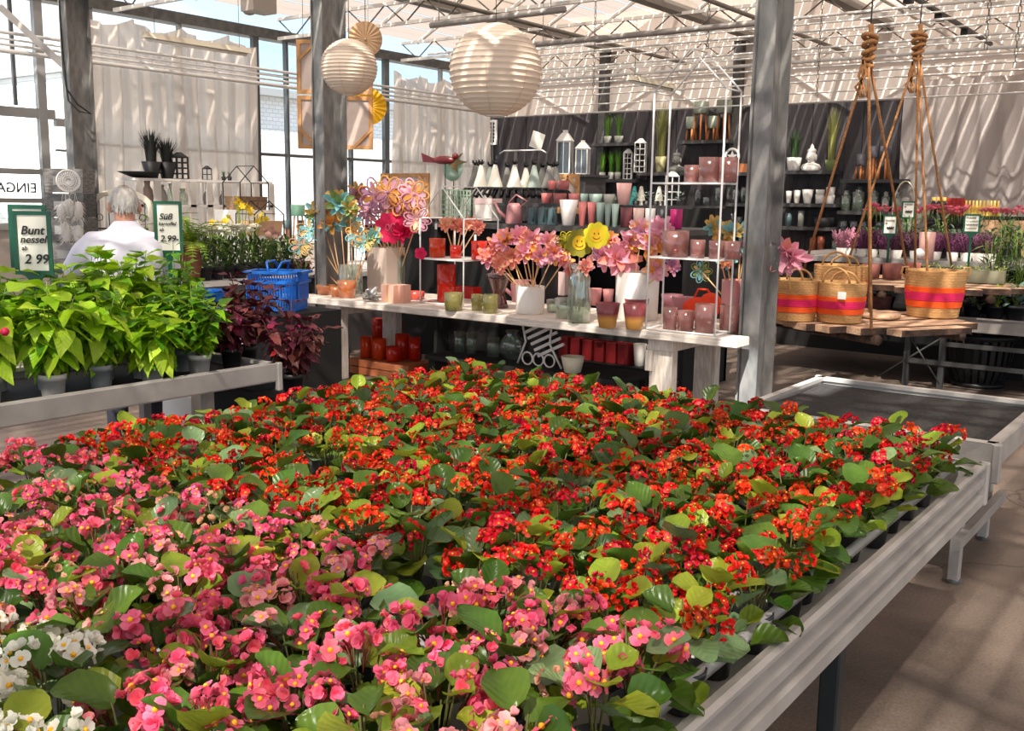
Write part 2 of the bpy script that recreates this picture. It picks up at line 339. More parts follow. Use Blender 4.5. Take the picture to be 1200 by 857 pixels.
# ================================================================ roof
CE = thing('ceiling', None, None); CE['kind'] = 'structure'
GX = [XW, -9.75, -7.06, -4.9, -2.75, -.6, 1.6, 4.2, 6.8, 9.1]; Y0R, Y1R = -6.0, YB+.1
FILM = sheet('ridged roof film', (168,154,142), .34, .75)
CLR = glass('roof glass', (245,250,255), .05, .05)
BARM = mat('roof bar', (196,188,180), .5, .3); GUT = mat('roof gutter', (120,112,104), .6, .2)
zg, zr = 4.42, 5.12
R = random.Random(12); ny = 19; dy = (Y1R-Y0R)/ny
for i, (xa, xb) in enumerate(zip(GX, GX[1:])):
    xm = (xa+xb)/2
    meL = None
    for side, (x0, z0, x1, z1) in enumerate(((xa, zg, xm, zr), (xm, zr, xb, zg))):
        ln = math.hypot(x1-x0, z1-z0); ang = math.atan2(z1-z0, x1-x0)
        g = G()
        for s in range(9):                      # shallow corrugations
            g.bb((ln*s/9+.006, .03, .0 if s % 2 else .012), (ln*(s+1)/9-.006, dy-.03, .006 if s % 2 else .018))
        mesh_p = g.mesh('roof_panel', FILM); g = G(); g.bb((.02, .03, 0), (ln-.02, dy-.03, .006)); mesh_c = g.mesh('roof_pane', CLR)
        for j in range(ny):
            clear = R.random() < (.08 if j < 13 else 0)
            put('roof_pane' if clear else 'roof_panel', mesh_c if clear else mesh_p, CE, (x0, Y0R+j*dy, z0), (0, -ang, 0))
        g = G()
        for j in range(ny+1): g.bb((0, -.018, -.04), (ln, .018, .01))if j == 0 else None
        mb = g.mesh('glazing_bar', BARM)
        for j in range(ny+1): put('glazing_bar', mb, CE, (x0, Y0R+j*dy, z0), (0, -ang, 0))
    g = G(); g.bb((xm-.03, Y0R, zr-.03), (xm+.03, Y1R, zr+.04)); obj('ridge_bar', g, BARM, CE)
for x in GX[1:]:
    g = G(); g.bb((x-.09, Y0R, zg-.10), (x+.09, Y1R, zg+.02)); obj('gutter', g, GUT, CE)
# lattice girders across the hall
CHD = mat('girder chord', (206,198,190), .5, .2); WEB = mat('girder web', (92,84,80), .5, .3)
def girder(y, z0=4.04, z1=4.32, xa=XW+.1, xb=9, st=.75):
    o = thing('lattice_girder', None, None); del_ = None; o.parent = CE; o.location = (0, y, 0)
    g = G(); g.bb((xa, -.022, z0-.022), (xb, .022, z0+.022)); obj('bottom_chord', g, CHD, o)
    g = G(); g.bb((xa, -.022, z1-.022), (xb, .022, z1+.022)); obj('top_chord', g, CHD, o)
    g = G(); x = xa; up = True; n = int((xb-xa)/(st/2))
    for k in range(n):
        a = (xa+k*st/2, 0, z0 if k % 2 else z1); b = (xa+(k+1)*st/2, 0, z1 if k % 2 else z0); g.tube([a, b], .011, 5)
    obj('web', g, WEB, o)
for y in (2.35, 5.1, 7.85, 10.6, 13.35, 15.9): girder(y)
# steel posts, an I section each
def ibeam(h, fw=.15, d=.30, t=.013):
    g = G(); g.bb((-fw/2, -d/2, 0), (fw/2, -d/2+t, h)); g.bb((-fw/2, d/2-t, 0), (fw/2, d/2, h)); g.bb((-.006, -d/2+t, 0), (.006, d/2-t, h)); return g
for k, (x, lab) in enumerate(((-11.38, 'galvanised steel I-beam post at the left, a black cable looped on it'), (-7.13, 'galvanised steel I-beam post behind the small paper lantern'), (-2.80, 'galvanised steel I-beam post at the right end of the white table'))):
    t = thing('steel_post', lab, 'post', (x, 6.69, 0))
    obj('beam', ibeam(4.0), STEEL, t)
    g = G(); g.bb((-.14, -.2, 0), (.14, .2, .012)); obj('base_plate', g, STEELD, t)
    g = G(); g.bb((-.12, -.17, 3.9), (.12, .17, 4.02)); obj('bracket', g, STEELD, t)
    if k == 0:
        g = G(); pts = [(-.02,-.17,4.2),(0,-.18,3.7),(.02,-.18,3.2),(.06,-.18,2.85),(.14,-.1,2.68),(.2,.02,2.58),(.16,-.1,2.6),(.08,-.18,2.72),(.01,-.18,3.1),(-.01,-.18,3.7),(.02,-.17,4.2)]
        g.tube(pts, .011, 6); obj('cable', g, BLACK, t)
        g = G(); g.bb((.1,-.05,3.93),(.75,.3,4.2)); bev(obj('gutter_box', g, mat('brown housing', (120,104,98), .6), t), .03)
    else:
        g = G(); g.tube([(-.05,-.155,0),(-.05,-.155,4.2)], .006); obj('conduit', g, STEELD, t)
# diagonal brace at far left
a = AX(0, 8, -12.0); b = AX(80, 82, -11.5); g = G(); g.tube([a, b], .05, 4, sm=False); tag(obj('roof_brace', g, ALU), 'pale diagonal steel brace running down to the leftmost post', 'brace')
# heating pipes
PIPE = mat('white heating pipe', (226,220,214), .4)
def pipe(a, b, r=.017, lab='', grp='heating pipes under the roof', m=PIPE):
    g = G(); g.tube([a, b], r, 6); o = obj('heating_pipe', g, m); tag(o, lab, 'pipe', grp); return o
for q, (y, r) in enumerate(((53,.02),(60,.012),(66,.016),(73,.028))):
    p0 = AX(111, y, -12.0); z = p0.z
    pipe((-12.0, 2, z), (-12.0, 15.9, z), r, ['topmost','second','third','lowest, thickest'][q]+' of the four pipes running along the left glass wall')
px = [(1100,5,3.85,.018),(1100,14,3.85,.012),(1100,23,3.85,.016),(1100,33,3.8,.012),(1100,45,3.75,.016),(1100,52,3.72,.012),(1100,61,3.6,.024),(1100,69,3.55,.012),(1100,78,3.5,.014),(1100,87,3.42,.012),(1100,101,3.3,.012),(1100,113,3.15,.012)]
for k, (x, y, z, r) in enumerate(px):
    p = AZ(x, y, z); yy = min(p.y, YB-.5); 
    if p.y > YB-.5: z = AY(x, y, yy).z
    pipe((-10.6, yy, z), (6, yy, z), r, ['nearest','second','third','fourth','fifth','sixth','seventh','eighth','ninth','tenth','eleventh','farthest'][k]+' of the white pipes crossing the hall under the roof')
for k, (x0, y0, x1, y1, Y, r) in enumerate(((627,56,893,22,9.0,.03),(505,33,640,10,7.6,.03),(640,32,890,72,11.2,.0))):
    if r:
        a = AY(x0, y0, Y); b = AY(x1, y1, Y); z = (a.z+b.z)/2; g = G(); g.tube([(a.x, Y, z), (b.x+.2, Y, z)], r, 8); [g.tube([(xx, Y, z), (xx, Y, 4.02 if Y != 9.0 else 4.02)], .004, 4) for xx in (a.x+.1, b.x+.05)]
        tag(obj('roller_tube', g, mat('roller tube', (150,142,136), .5, .3)), ['thick grey tube above the tall white wire house', 'thick grey tube just above the large paper lantern'][k], 'tube')
# dark pipes along the hall
for k, (x, z, r, m) in enumerate(((-5.5, 4.0, .03, GUT), (-3.4, 3.95, .035, BLACK), (-8.2, 4.0, .03, GUT), (-1.2, 4.0, .03, GUT), (-3.9, 4.05, .02, ALU))):
    g = G(); g.tube([(x, 2, z), (x, 15.9, z)], r, 6)
    if m == BLACK:
        for j in range(9): g.box((x, 4+j*1.3, z-.05), (.09, .12, .09))
    tag(obj('roof_conduit', g, m), ['grey conduit above the large lantern', 'black cable run with clamps above the right post', 'grey conduit above the small lantern', 'grey conduit at the right under the roof', 'thin pale conduit beside the black cable run'][k], 'conduit')
# chains
def chain(p, z1, lab, m=STEELD):
    g = G(); n = int((z1-p[2])/.05)
    for k in range(n):
        c = V((p[0], p[1], p[2]+k*.05)); a = PI/2*(k % 2); d = V((math.cos(a), math.sin(a), 0))*.011
        g.tube([c+d, c+d+V((0,0,.045)), c-d+V((0,0,.045)), c-d], .004, 4, closed=True)
    return tag(obj('chain', g, m), lab, 'chain', 'roof chains')
for x, y, Y, z1, l in ((695,118,12.0,4.4,'chain hanging behind the right of the large lantern'),(829,57,9,4.4,'chain above the tall wire house'),(957,113,12,4.4,'chain right of the right-hand post'),(1155,58,8.5,4.4,'chain in front of the pleated curtain, left one of the pair'),(1189,80,8.5,4.4,'chain at the right edge in front of the pleated curtain')):
    chain(AY(x, y, Y), z1, l)
# batten lights
def batten(a, b, lab):
    d = (b-a); L = d.length; t = thing('batten_light', lab, 'light', (a+b)/2, math.atan2(d.y, d.x), 'batten lights')
    g = G(); g.prism([(-.06,0),(.06,0),(.04,.07),(-.04,.07)], lambda p: (-L/2, p[0], p[1]), lambda p: (L/2, p[0], p[1])); obj('housing', g, mat('cream housing', (214,204,184), .5), t)
    g = G(); g.tube([(-L/2+.05,0,-.02),(L/2-.05,0,-.02)], .02, 8); obj('tube', g, mat('lamp tube', (238,234,226), .4), t)
    for s in (-1, 1): g = G(); g.tube([(s*L*.4,0,.07),(s*L*.4,0,4.38-(a.z+b.z)/2)], .004, 4); obj('hanger', g, STEELD, t)
a = AX(168, 44, -11.7); b = AX(292, 62, -11.7); b.z = a.z; batten(a, b, 'cream batten light hanging in front of the left white curtain')
a = AX(738, 94, -7.8); b = AX(792, 104, -7.8); b.z = a.z; batten(a, b, 'cream batten light above the green potted grasses at the back')
a = AX(303, 0, -8.5); b = a+V((0,.25,0)); g = G(); g.box((0,0,0), (.2,.3,.25)); g.ball((-.15,0,-.05), .09, 10, 6); tag(obj('floodlight', g, mat('grey brown housing', (150,138,128), .5), loc=a), 'small grey floodlight under the roof left of the middle post', 'light')

# small white framed lace picture at the corner of the plank wall
a = AY(554,170,YB-.25); b = AY(579,140,YB-.25); t = thing('framed_picture', 'white framed lace picture hanging left of the charcoal plank wall', 'picture', ((a.x+b.x)/2,YB-.16,a.z)); w, h = b.x-a.x, b.z-a.z; g = G()
for p0, p1 in (((-w/2,-.02,0),(w/2,.02,.04)),((-w/2,-.02,h-.04),(w/2,.02,h)),((-w/2,-.02,.04),(-w/2+.04,.02,h-.04)),((w/2-.04,-.02,.04),(w/2,.02,h-.04))): g.bb(p0, p1)
obj('frame', g, WHITEP, t); g = G()
for k in range(6):
    for j in range(6): c = (-w/2+.04+(k+.5)*(w-.08)/6, .04+(j+.5)*(h-.08)/6); r = (w-.08)/12.5; g.tube([(c[0]+r*math.cos(q), 0, c[1]+r*math.sin(q)) for q in [2*PI*i/8 for i in range(8)]], .008, 4, closed=True)
obj('lace', g, WHITEP, t)
g = G(); g.bb((-.05,.02,h*.4),(.05,.13,h*.6)); obj('wall_bracket', g, WHITEP, t)
# ================================================================ the big bench of begonias
def rail_profile():       # outer face of the extruded side rail: (outward, z from the rim top)
    return [(-.016,0),(0,0),(.012,-.006),(.012,-.016),(.0,-.024),(-.014,-.052),(.010,-.060),(.010,-.080),(-.012,-.086),(-.012,-.114),(.012,-.122),(.012,-.158),(-.03,-.158),(-.03,-.10),(-.02,-.03),(-.016,-.02)]
def bench(name, label, x0, x1, y0, y1, zt, legs, soil=None, prof=None, cat='bench', quad=None):
    cx, cy = (x0+x1)/2, (y0+y1)/2; t = thing(name, label, cat, (cx, cy, 0)); hx, hy = (x1-x0)/2, (y1-y0)/2
    pf = prof or rail_profile()
    def side(axis, s, L, off):
        g = G()
        if axis == 'x': g.prism(pf, lambda p: (s*(off+p[0]), -L, p[1]), lambda p: (s*(off+p[0]), L, p[1]))
        else: g.prism(pf, lambda p: (-L, s*(off+p[0]), p[1]), lambda p: (L, s*(off+p[0]), p[1]))
        return obj('side_rail', g, ALU, t, (0, 0, zt))
    side('x', 1, hy, hx); side('x', -1, hy, hx); side('y', 1, hx, hy); side('y', -1, hx, hy)
    for sx in (-1, 1):
        for sy in (-1, 1):
            g = G(); g.box((sx*(hx+.004), sy*(hy+.004), zt-.08), (.034, .034, .164)); bev(obj('corner_cap', g, ALU, t), .006)
    return t, hx, hy
BX0, BX1, BY0, BY1, BZ = -3.18, -.735, -1.3, 3.93, .72
bt, hx, hy = bench('plant_bench', 'large aluminium rolling bench full of flowering begonias', BX0, BX1, BY0, BY1, BZ, 0)
g = G(); g.bb((-hx+.03, -hy+.03, .60), (hx-.03, hy-.03, .625)); obj('bench_floor', g, mat('white bench floor', (206,204,204), .5), bt)
for s in (1, -1):
    g = G(); g.tube([(s*(hx-.085), -hy+.05, .705), (s*(hx-.085), hy-.05, .705)], .016, 8); obj('inner_tube', g, mat('pale grey tube', (186,184,184), .45), bt)
for k, y in enumerate((2.72, -.6)):
    for x in (BX1-.12, BX0+.2):
        g = G(); g.box((x-(BX0+BX1)/2, y-(BY0+BY1)/2, .29), (.055, .055, .58)); bev(obj('leg', g, mat('dark leg', (44,48,50), .5, .3), bt), .005)
        g = G(); g.tube([(x-(BX0+BX1)/2+.03, y-(BY0+BY1)/2, .47), (x-(BX0+BX1)/2+.055, y-(BY0+BY1)/2, .47)], .012, 6); obj('bolt', g, STEELD, bt)
for y in (2.72, -.6):
    g = G(); g.box((0, y-(BY0+BY1)/2, .555), (BX1-BX0-.3, .05, .06)); obj('cross_beam', g, STEELD, bt)
# ---- leaf, blossom and pot meshes
def leaf_mesh(name, L, Wd, m, cup=.25, droop=.15, nu=6, nv=4, kind='round', wave=0, seed=0):
    R = random.Random(seed); ph = R.uniform(0, 6)
    def prof(u):
        if kind == 'round': return max(.03, math.sin(PI*min(1, u**.9))**.5) if 0 < u < .999 else .05
        if kind == 'ovate': return max(.02, math.sin(PI*u**.62)**.9*(1-.35*u)) if 0 < u < 1 else .02
        if kind == 'lance': return max(.02, math.sin(PI*u**.8))
        return 1
    def fn(u, v):
        w = (v-.5)*2; u = (1-math.cos(PI*u))/2 if kind == 'round' else u; x = u*L; y = w*Wd/2*prof(u)
        z = cup*abs(w)**1.6*Wd/2*prof(u) - droop*L*u*u + wave*math.sin(u*9+w*4+ph)*abs(w)
        if kind in ('ovate',) and abs(w) == 1: x += .02*L*math.sin(u*40)
        return (x, y, z)
    g = G(); g.grid(fn, nu, nv); return g.mesh(name, m)
LEAFD = leafmat('begonia leaf deep green', (50,80,22), (86,114,36), .3, .2, .02, .35)
LEAFL = leafmat('begonia leaf light green', (116,138,34), (166,176,58), .32, .35, .02, .25)
LEAFG = leafmat('begonia leaf grey green', (84,112,70), (122,146,100), .28, .15, .02, .2)
LF = []
for i, (L, w, c, d, m) in enumerate(((.075,.070,.4,.18,LEAFD),(.068,.066,.65,.05,LEAFD),(.080,.072,.28,.30,LEAFD),(.062,.058,.8,-.1,LEAFD),(.072,.066,.3,.15,LEAFL),(.060,.056,.5,.0,LEAFL),(.074,.07,.15,.25,LEAFG),(.066,.064,.45,.05,LEAFG),(.085,.078,.2,.2,LEAFD))):
    LF.append(leaf_mesh('leaf', L, w, m, c, d, 6, 6, 'round', .004, i))
def petalmat(n, a, b, hv=.012, vv=.2): return mat(n, a, .5, col2=b, scale=60, hv=hv, vv=vv, transl=.3, contrast=.5)
PINK = petalmat('pink petal', (238,74,114), (253,136,164)); PINKP = petalmat('pale pink petal', (240,140,150), (246,178,176)); RED = petalmat('red petal', (206,14,14), (240,44,30), .012, .2)
REDD = petalmat('deep red petal', (170,8,18), (214,24,26)); WHT = petalmat('white petal', (240,238,222), (250,248,238), 0, .06); YEL = mat('yellow stamen', (246,178,24), .6); FADE = petalmat('faded petal', (206,150,116), (224,176,140)); ORED = petalmat('orange red petal', (232,44,20), (246,78,40), .01, .15)
def petal(g, L, w, az, tilt, m, c=(0,0,0), cup=.35):
    M = Matrix.Translation(c) @ Matrix.Rotation(az, 4, 'Z') @ Matrix.Rotation(-tilt, 4, 'Y')
    vs = []; fs = []
    for i, (u, q) in enumerate(((0,.18),(.35,.85),(.72,1),(1,.55))):
        for w_ in (-1, 0, 1): vs.append((u*L, w_*w/2*q, cup*w*abs(w_)*.4-.1*L*u*u))
    for i in range(3):
        for j in range(2): a = i*3+j; fs.append((a, a+3, a+4, a+1))
    g.add(vs, fs, m, True, M)
def blossom(g, r, M0, kind, R, m=0, ms=1):
    gg = G()
    if kind == 0:      # open: two broad and two narrow petals, yellow heart
        for k in range(4): petal(gg, r*(1 if k % 2 == 0 else .8), r*(1.15 if k % 2 == 0 else .7), k*PI/2+R.uniform(-.1,.1), R.uniform(.1,.45), m)
        gg.ball((0,0,r*.12), r*.26, 5, 4, ms)
    elif kind == 1:    # ruffled, half open
        for k in range(5): petal(gg, r*.85, r*.95, k*2*PI/5+R.uniform(-.3,.3), R.uniform(.5,1.1), m)
        for k in range(2): petal(gg, r*.6, r*.7, R.uniform(0,6), 1.2, m)
    else:              # closed pair
        for k in range(2): petal(gg, r*.9, r*1.1, k*PI+R.uniform(-.2,.2), R.uniform(1.0,1.3), m, cup=.8)
    b = len(g.v)
    for p in gg.v: g.v.append(tuple(M0 @ V(p)))
    g.f += [[b+i for i in f] for f in gg.f]; g.m += gg.m; g.s += gg.s
BL = {}
for key, m, r in (('pink', PINK, .0150), ('pale', PINKP, .0140), ('red', RED, .0110), ('white', WHT, .0150)):
    R = random.Random(len(key)); BL[key] = []
    for k in (0, 0, 1, 1, 2):
        g = G(); blossom(g, r, Matrix(), k, R); BL[key].append(g.mesh('blossom', [m, YEL]))
def cluster_frames(R, n, rad):
    out = []
    for i in range(n):
        z = 1-1.35*(i+.5)/n; a = i*2.4+R.uniform(-.4,.4); q = math.sqrt(max(0, 1-z*z)); d = V((q*math.cos(a), q*math.sin(a), z*.8+.15)).normalized()
        p = d*rad*R.uniform(.75,1.1); M = Matrix.Translation(p) @ d.to_track_quat('Z', 'Y').to_matrix().to_4x4() @ Matrix.Rotation(R.uniform(0,6), 4, 'Z'); out.append(M)
    return out
STALK = mat('pale stalk', (150,120,60), .6)
STALKR = mat('red stalk', (120,60,40), .6)
JOINED = {}
for key, ms, r, n in (('pink', [PINK, YEL], .0145, 9), ('red', [RED, YEL], .0120, 15), ('redd', [REDD, YEL], .0112, 14), ('ored', [ORED, YEL], .0125, 14), ('pale', [PINKP, YEL], .0135, 8), ('fade', [FADE, FADE], .0115, 6), ('white', [WHT, YEL], .0150, 7)):
    JOINED[key] = []
    for v in range(3):
        R = random.Random(v*7+n); g = G()
        for M in cluster_frames(R, n, .024 if 're' in key else .025): blossom(g, r*R.uniform(.85,1.15), M, R.choice((0,1,1,1,1,2) if key[:3] in ('red','ore') else (0,0,1,1,1,2)), R)
        JOINED[key].append(g.mesh('flower_cluster', ms))
STK = []
for v in range(3):
    g = G(); R = random.Random(v)
    for i in range(5):
        a = i*2.4; g.tube([(0,0,-.05), (.004*math.cos(a),.004*math.sin(a),-.02), (.014*math.cos(a),.014*math.sin(a),.004)], .0013, 3)
    STK.append(g.mesh('flower_cluster', STALKR))
POTM = mat('grey plastic pot', (52,54,58), .45, vv=.25)
g = G(); g.lathe([(.034,0),(.046,.078),(.049,.078),(.050,.092),(.046,.092),(.044,.08),(.0,.079)], 14, cap=False); POT = g.mesh('pot', POTM)
g = G(); g.lathe([(0,0),(.044,0)], 12, sm=False, cap=False); SOILM = g.mesh('soil', SOIL)
ST = []
for v in range(3):
    g = G(); R = random.Random(v+20)
    for i in range(9):
        a = i*2.4+R.uniform(-.3,.3); q = R.uniform(.02,.06); h = R.uniform(.15,.23); g.tube([(.008*math.cos(a),.008*math.sin(a),.075), (q*.5*math.cos(a),q*.5*math.sin(a),.13), (q*math.cos(a),q*math.sin(a),h)], .0022, 4)
    ST.append(g.mesh('stem', mat('begonia stem', (84,84,36), .6)))
def begonia(loc, kind, R, near, label, grp, red_mix=0):
    t = thing('begonia', label, 'plant', loc, R.uniform(0, 6.28), grp)
    put('pot', POT, t); put('soil', SOILM, t, (0,0,.078)); put('stem', R.choice(ST), t)
    if kind != 'red': nl = 16
    else: nl = 16
    yl = R.random() < .45
    for i in range(nl):
        u = i/nl; a = i*2.4+R.uniform(-.35,.35)
        q = .018+.055*(1-u)**.7*R.uniform(.7,1.1); h = .09+.122*u+R.uniform(-.012,.02)
        tilt = -(.0+.55*u)+R.uniform(-.5,.35)          # positive droops
        me = R.choice(LF[:4]+LF[8:]) if not yl else R.choice(LF[4:6]+LF[:2])
        if R.random() < .3: me = R.choice(LF[4:8])
        s = R.uniform(.92,1.26)*(1.06 if near else 1)
        M = Matrix.Translation((q*math.cos(a), q*math.sin(a), h)) @ Matrix.Rotation(a, 4, 'Z') @ Matrix.Rotation(tilt, 4, 'Y') @ Matrix.Rotation(R.uniform(-.5,.5), 4, 'X') @ Matrix.Scale(s, 4)
        put('leaf', me, t, M=M)
    nc = 5 if kind != 'white' else 6
    nc += R.choice((-1, 0, 0, 1))
    for i in range(nc):
        a = i*2.4+R.uniform(-.4,.4); q = .022+.062*math.sqrt((i+.3)/nc); h = R.uniform(.192,.238)-.5*max(0, q-.045)
        if kind == 'red': key = R.choice(('red','red','redd','ored','ored'))
        elif kind == 'white': key = 'white'
        else: key = R.choice(('pink','pink','pink','pink','pale','fade' if R.random() < .5 else 'pink'))
        M = Matrix.Translation((q*math.cos(a), q*math.sin(a), h)) @ Matrix.Rotation(a, 4, 'Z') @ Matrix.Rotation(.35+q*5, 4, 'Y') @ Matrix.Scale(R.uniform(.95,1.25)*(.92 if kind == 'red' else 1), 4)
        if near and key in BL:
            c = put('flower_cluster', R.choice(STK), t, M=M)
            for Mx in cluster_frames(R, R.choice((7,8,9,10)), .024): put('blossom', R.choice(BL[key]), c, M=Mx @ Matrix.Scale(R.uniform(1.0,1.35), 4))
        else: put('flower_cluster', R.choice(JOINED[key]), t, M=M)['kind'] = 'stuff'
    return t
ORD = ['first','second','third','fourth','fifth','sixth','seventh','eighth','ninth','tenth','eleventh','twelfth','thirteenth','fourteenth','fifteenth','sixteenth','seventeenth','eighteenth','nineteenth','twentieth','21st','22nd','23rd','24th','25th']
R = random.Random(11)
SPX, SPY = .182, .180
def inview(p, m=70):
    q = V(p)-CAM; d = q.dot(_f)
    if d < .2: return False
    x = 600+FPX*q.dot(CR)/d; y = 428.5-FPX*q.dot(CU)/d
    return -m < x < 1200+m and -m < y < 857+m
nb = 0; TR = []
for j in range(22):
    for i in range(13):
        x = BX1-.125-i*SPX; y = BY1-.20-j*SPY
        if not inview((x, y, .85), 95): continue
        if (i, j) in ((11,13),(5,17),(8,9),(3,12)): continue       # gaps where a pot has been sold
        kind = 'pink' if y < 1.62+.05*math.sin(i) else 'red'
        if kind == 'pink' and y < 1.0 and x < -1.15: kind = 'white' if ((y < .90 and -1.80 < x < -1.45) or (y < .74 and x < -1.28)) else 'pink'
        near = ((V((x,y,.9))-CAM).dot(_f) < 2.35) and kind != 'red'
        nm = {'red':'red begonia','pink':'pink begonia','white':'white begonia'}[kind]
        lab = '%s in the %s row from the far end, %s from the right rail' % (nm, ORD[j], ORD[i])
        begonia((x+R.uniform(-.018,.018), y+R.uniform(-.018,.018), .627), kind, R, near, lab, nm+'s on the big bench'); nb += 1
print('begonias', nb)
# carrier trays under the pots
TRM = mat('white carrier tray', (190,190,192), .5)
# ================================================================ soil-filled rolling bench behind
pf2 = [(-.04,0),(0,0),(.004,-.006),(.004,-.10),(0,-.108),(-.03,-.108),(-.03,-.02),(-.04,-.02)]
t2, hx2, hy2 = bench('soil_bench', 'empty aluminium bench with black soil mat behind the begonias', -1.90, -.765, 4.32, 5.44, .712, 0, prof=pf2)
for o in list(t2.children): pass
g = G(); rr = random.Random(2)
g.grid(lambda u, v: (-hx2+.04+u*(2*hx2-.08), -hy2+.04+v*(2*hy2-.08), .678+.006*math.sin(u*5+v*3)*math.sin(v*7)), 14, 14); obj('soil_mat', g, SOIL, t2)
g = G(); g.bb((-hx2+.03,-hy2+.03,.608),(hx2-.03,hy2-.03,.63)); obj('bench_floor', g, ALUD, t2)
g = G()
for k in range(14): g.box((0, -hy2-.006, .612+k*.0075), (2*hx2-.04, .004, .0035))
obj('ribbed_front', g, ALU, t2)
for x, y in ((-.94+1.3325, 4.60-4.88), (-.97+1.3325, 5.32-4.88), (-1.7+1.3325, 4.60-4.88), (-1.7+1.3325, 5.32-4.88)):
    g = G(); g.box((x, y, .31), (.048, .048, .60)); bev(obj('leg', g, ALU, t2), .004)
    g = G(); g.lathe([(.035,0),(.035,.012),(.015,.02)], 12, (x, y, 0)); obj('foot', g, STEELD, t2)
g = G(); g.box((.43, .0, .235), (.035, .95, .05)); obj('side_bar', g, ALUD, t2)
g = G(); g.box((0, -.28, .40), (.8, .04, .05)); g.box((0, .44, .40), (.8, .04, .05)); obj('cross_beam', g, ALUD, t2)
# ================================================================ small builders used by many things
def pts_along(f, n): return [f(k/(n-1)) for k in range(n)]
def tumbler(name, label, p, w, h, m, cat='tumbler', taper=.85, wall=.006, group=None, base=True, square=False, lip=0, ribs=0, part='body'):
    t = thing(name, label, cat, p, 0, group); r = w/2; g = G()
    wob = (lambda a, j: 1+.03*math.cos(a*ribs)) if ribs else None
    pf = [(r*taper*.9,0),(r*taper,.004),(r*taper+(r-r*taper)*.5,h*.5),(r,h)] if not square else [(r*taper,0),(r*taper,.004),(r*.98,h*.5),(r,h)]
    if lip: pf += [(r+lip,h),(r+lip,h+.006),(r-wall,h+.006)]
    pf += [(r-wall,h),(r*taper+(r-r*taper)*.5-wall,h*.5),(r*taper-wall,wall+.004),(0,wall+.004)]
    if square: g.lathe(pf, 4, m=0, sm=False)
    else: g.lathe(pf, 24 if ribs else 20, wob=wob)
    o = obj(part, g, m, t)
    if square: o.rotation_euler = (0,0,PI/4)
    return t
def grass(t, h, r, n, m, z0=0, R=None, name='blade', bend=.35, w=.003, tip=0):
    R = R or random.Random(int(h*1000)); g = G()
    for k in range(n):
        a = R.uniform(0, 6.28); q = R.uniform(0, r*.3); hh = h*R.uniform(.6,1); o = r*R.uniform(.2,1)
        p0 = V((q*math.cos(a), q*math.sin(a), z0)); p2 = V((o*math.cos(a), o*math.sin(a), z0+hh)); p1 = (p0+p2)/2+V((-math.cos(a)*o*bend*.5, -math.sin(a)*o*bend*.5, hh*.12))
        s = V((-math.sin(a), math.cos(a), 0))*w*R.uniform(.7,1.2)
        g.add([p0-s, p0+s, p1+s*.9, p1-s*.9, p2], [(0,1,2,3),(3,2,4)], 0, True)
        if tip and R.random() < tip: g.ball(p2, (.008,.008,.022), 5, 4, 1)
    o = obj('grass_blades', g, m, t); o['kind'] = 'stuff'; return o
def sign(label, p, w, h, rz, lines, post=.25, frame=DKGREEN, paper=(238,232,218), tilt=0, double=False):
    t = thing('price_sign', label, 'sign', p, rz)
    fw = w*.11
    def fr(par, off=(0,0,0)):
        g = G(); ox, oy, oz = off
        g.bb((-w/2+ox,-.006+oy,0+oz),(w/2+ox,.006+oy,fw+oz)); g.bb((-w/2+ox,-.006+oy,h-fw+oz),(w/2+ox,.006+oy,h+oz)); g.bb((-w/2+ox,-.006+oy,fw+oz),(-w/2+fw+ox,.006+oy,h-fw+oz)); g.bb((w/2-fw+ox,-.006+oy,fw+oz),(w/2+ox,.006+oy,h-fw+oz))
        g.bb((-w/2+fw+ox,.0+oy,fw+oz),(w/2-fw+ox,.003+oy,h-fw+oz), 1)
        return obj('frame', g, [frame, mat('sign paper', paper, .6)], par)
    fr(t)
    if double: fr(t, (-.04, .05, .03))
    if post: g = G(); g.bb((-.012,.0,-post),(.012,.008,0)); g.prism([(-.05,0),(.05,0),(.012,-.05),(-.012,-.05)], lambda q: (q[0],-.004,q[1]), lambda q: (q[0],.006,q[1])); obj('stake', g, frame, t)
    ink = mat('black ink', (24,22,22), .6)
    for (s, x, z, sz, sh) in lines:
        if s is None:            # handwriting too far off to read
            g = G(); n = 14; g.tube([(x+sh*k/n, -.008, z+sz*.35*math.sin(k*2.3)) for k in range(n+1)], sz*.12, 4); obj('handwriting', g, ink, t); continue
        text(s, sz, ink, t, (x, -.0072, z), (PI/2, 0, 0), sh)
    return t
def face(p):      # z rotation so that local -Y looks at the camera aisle
    d = V(p)-CAM; return math.atan2(d.y, d.x)-PI/2
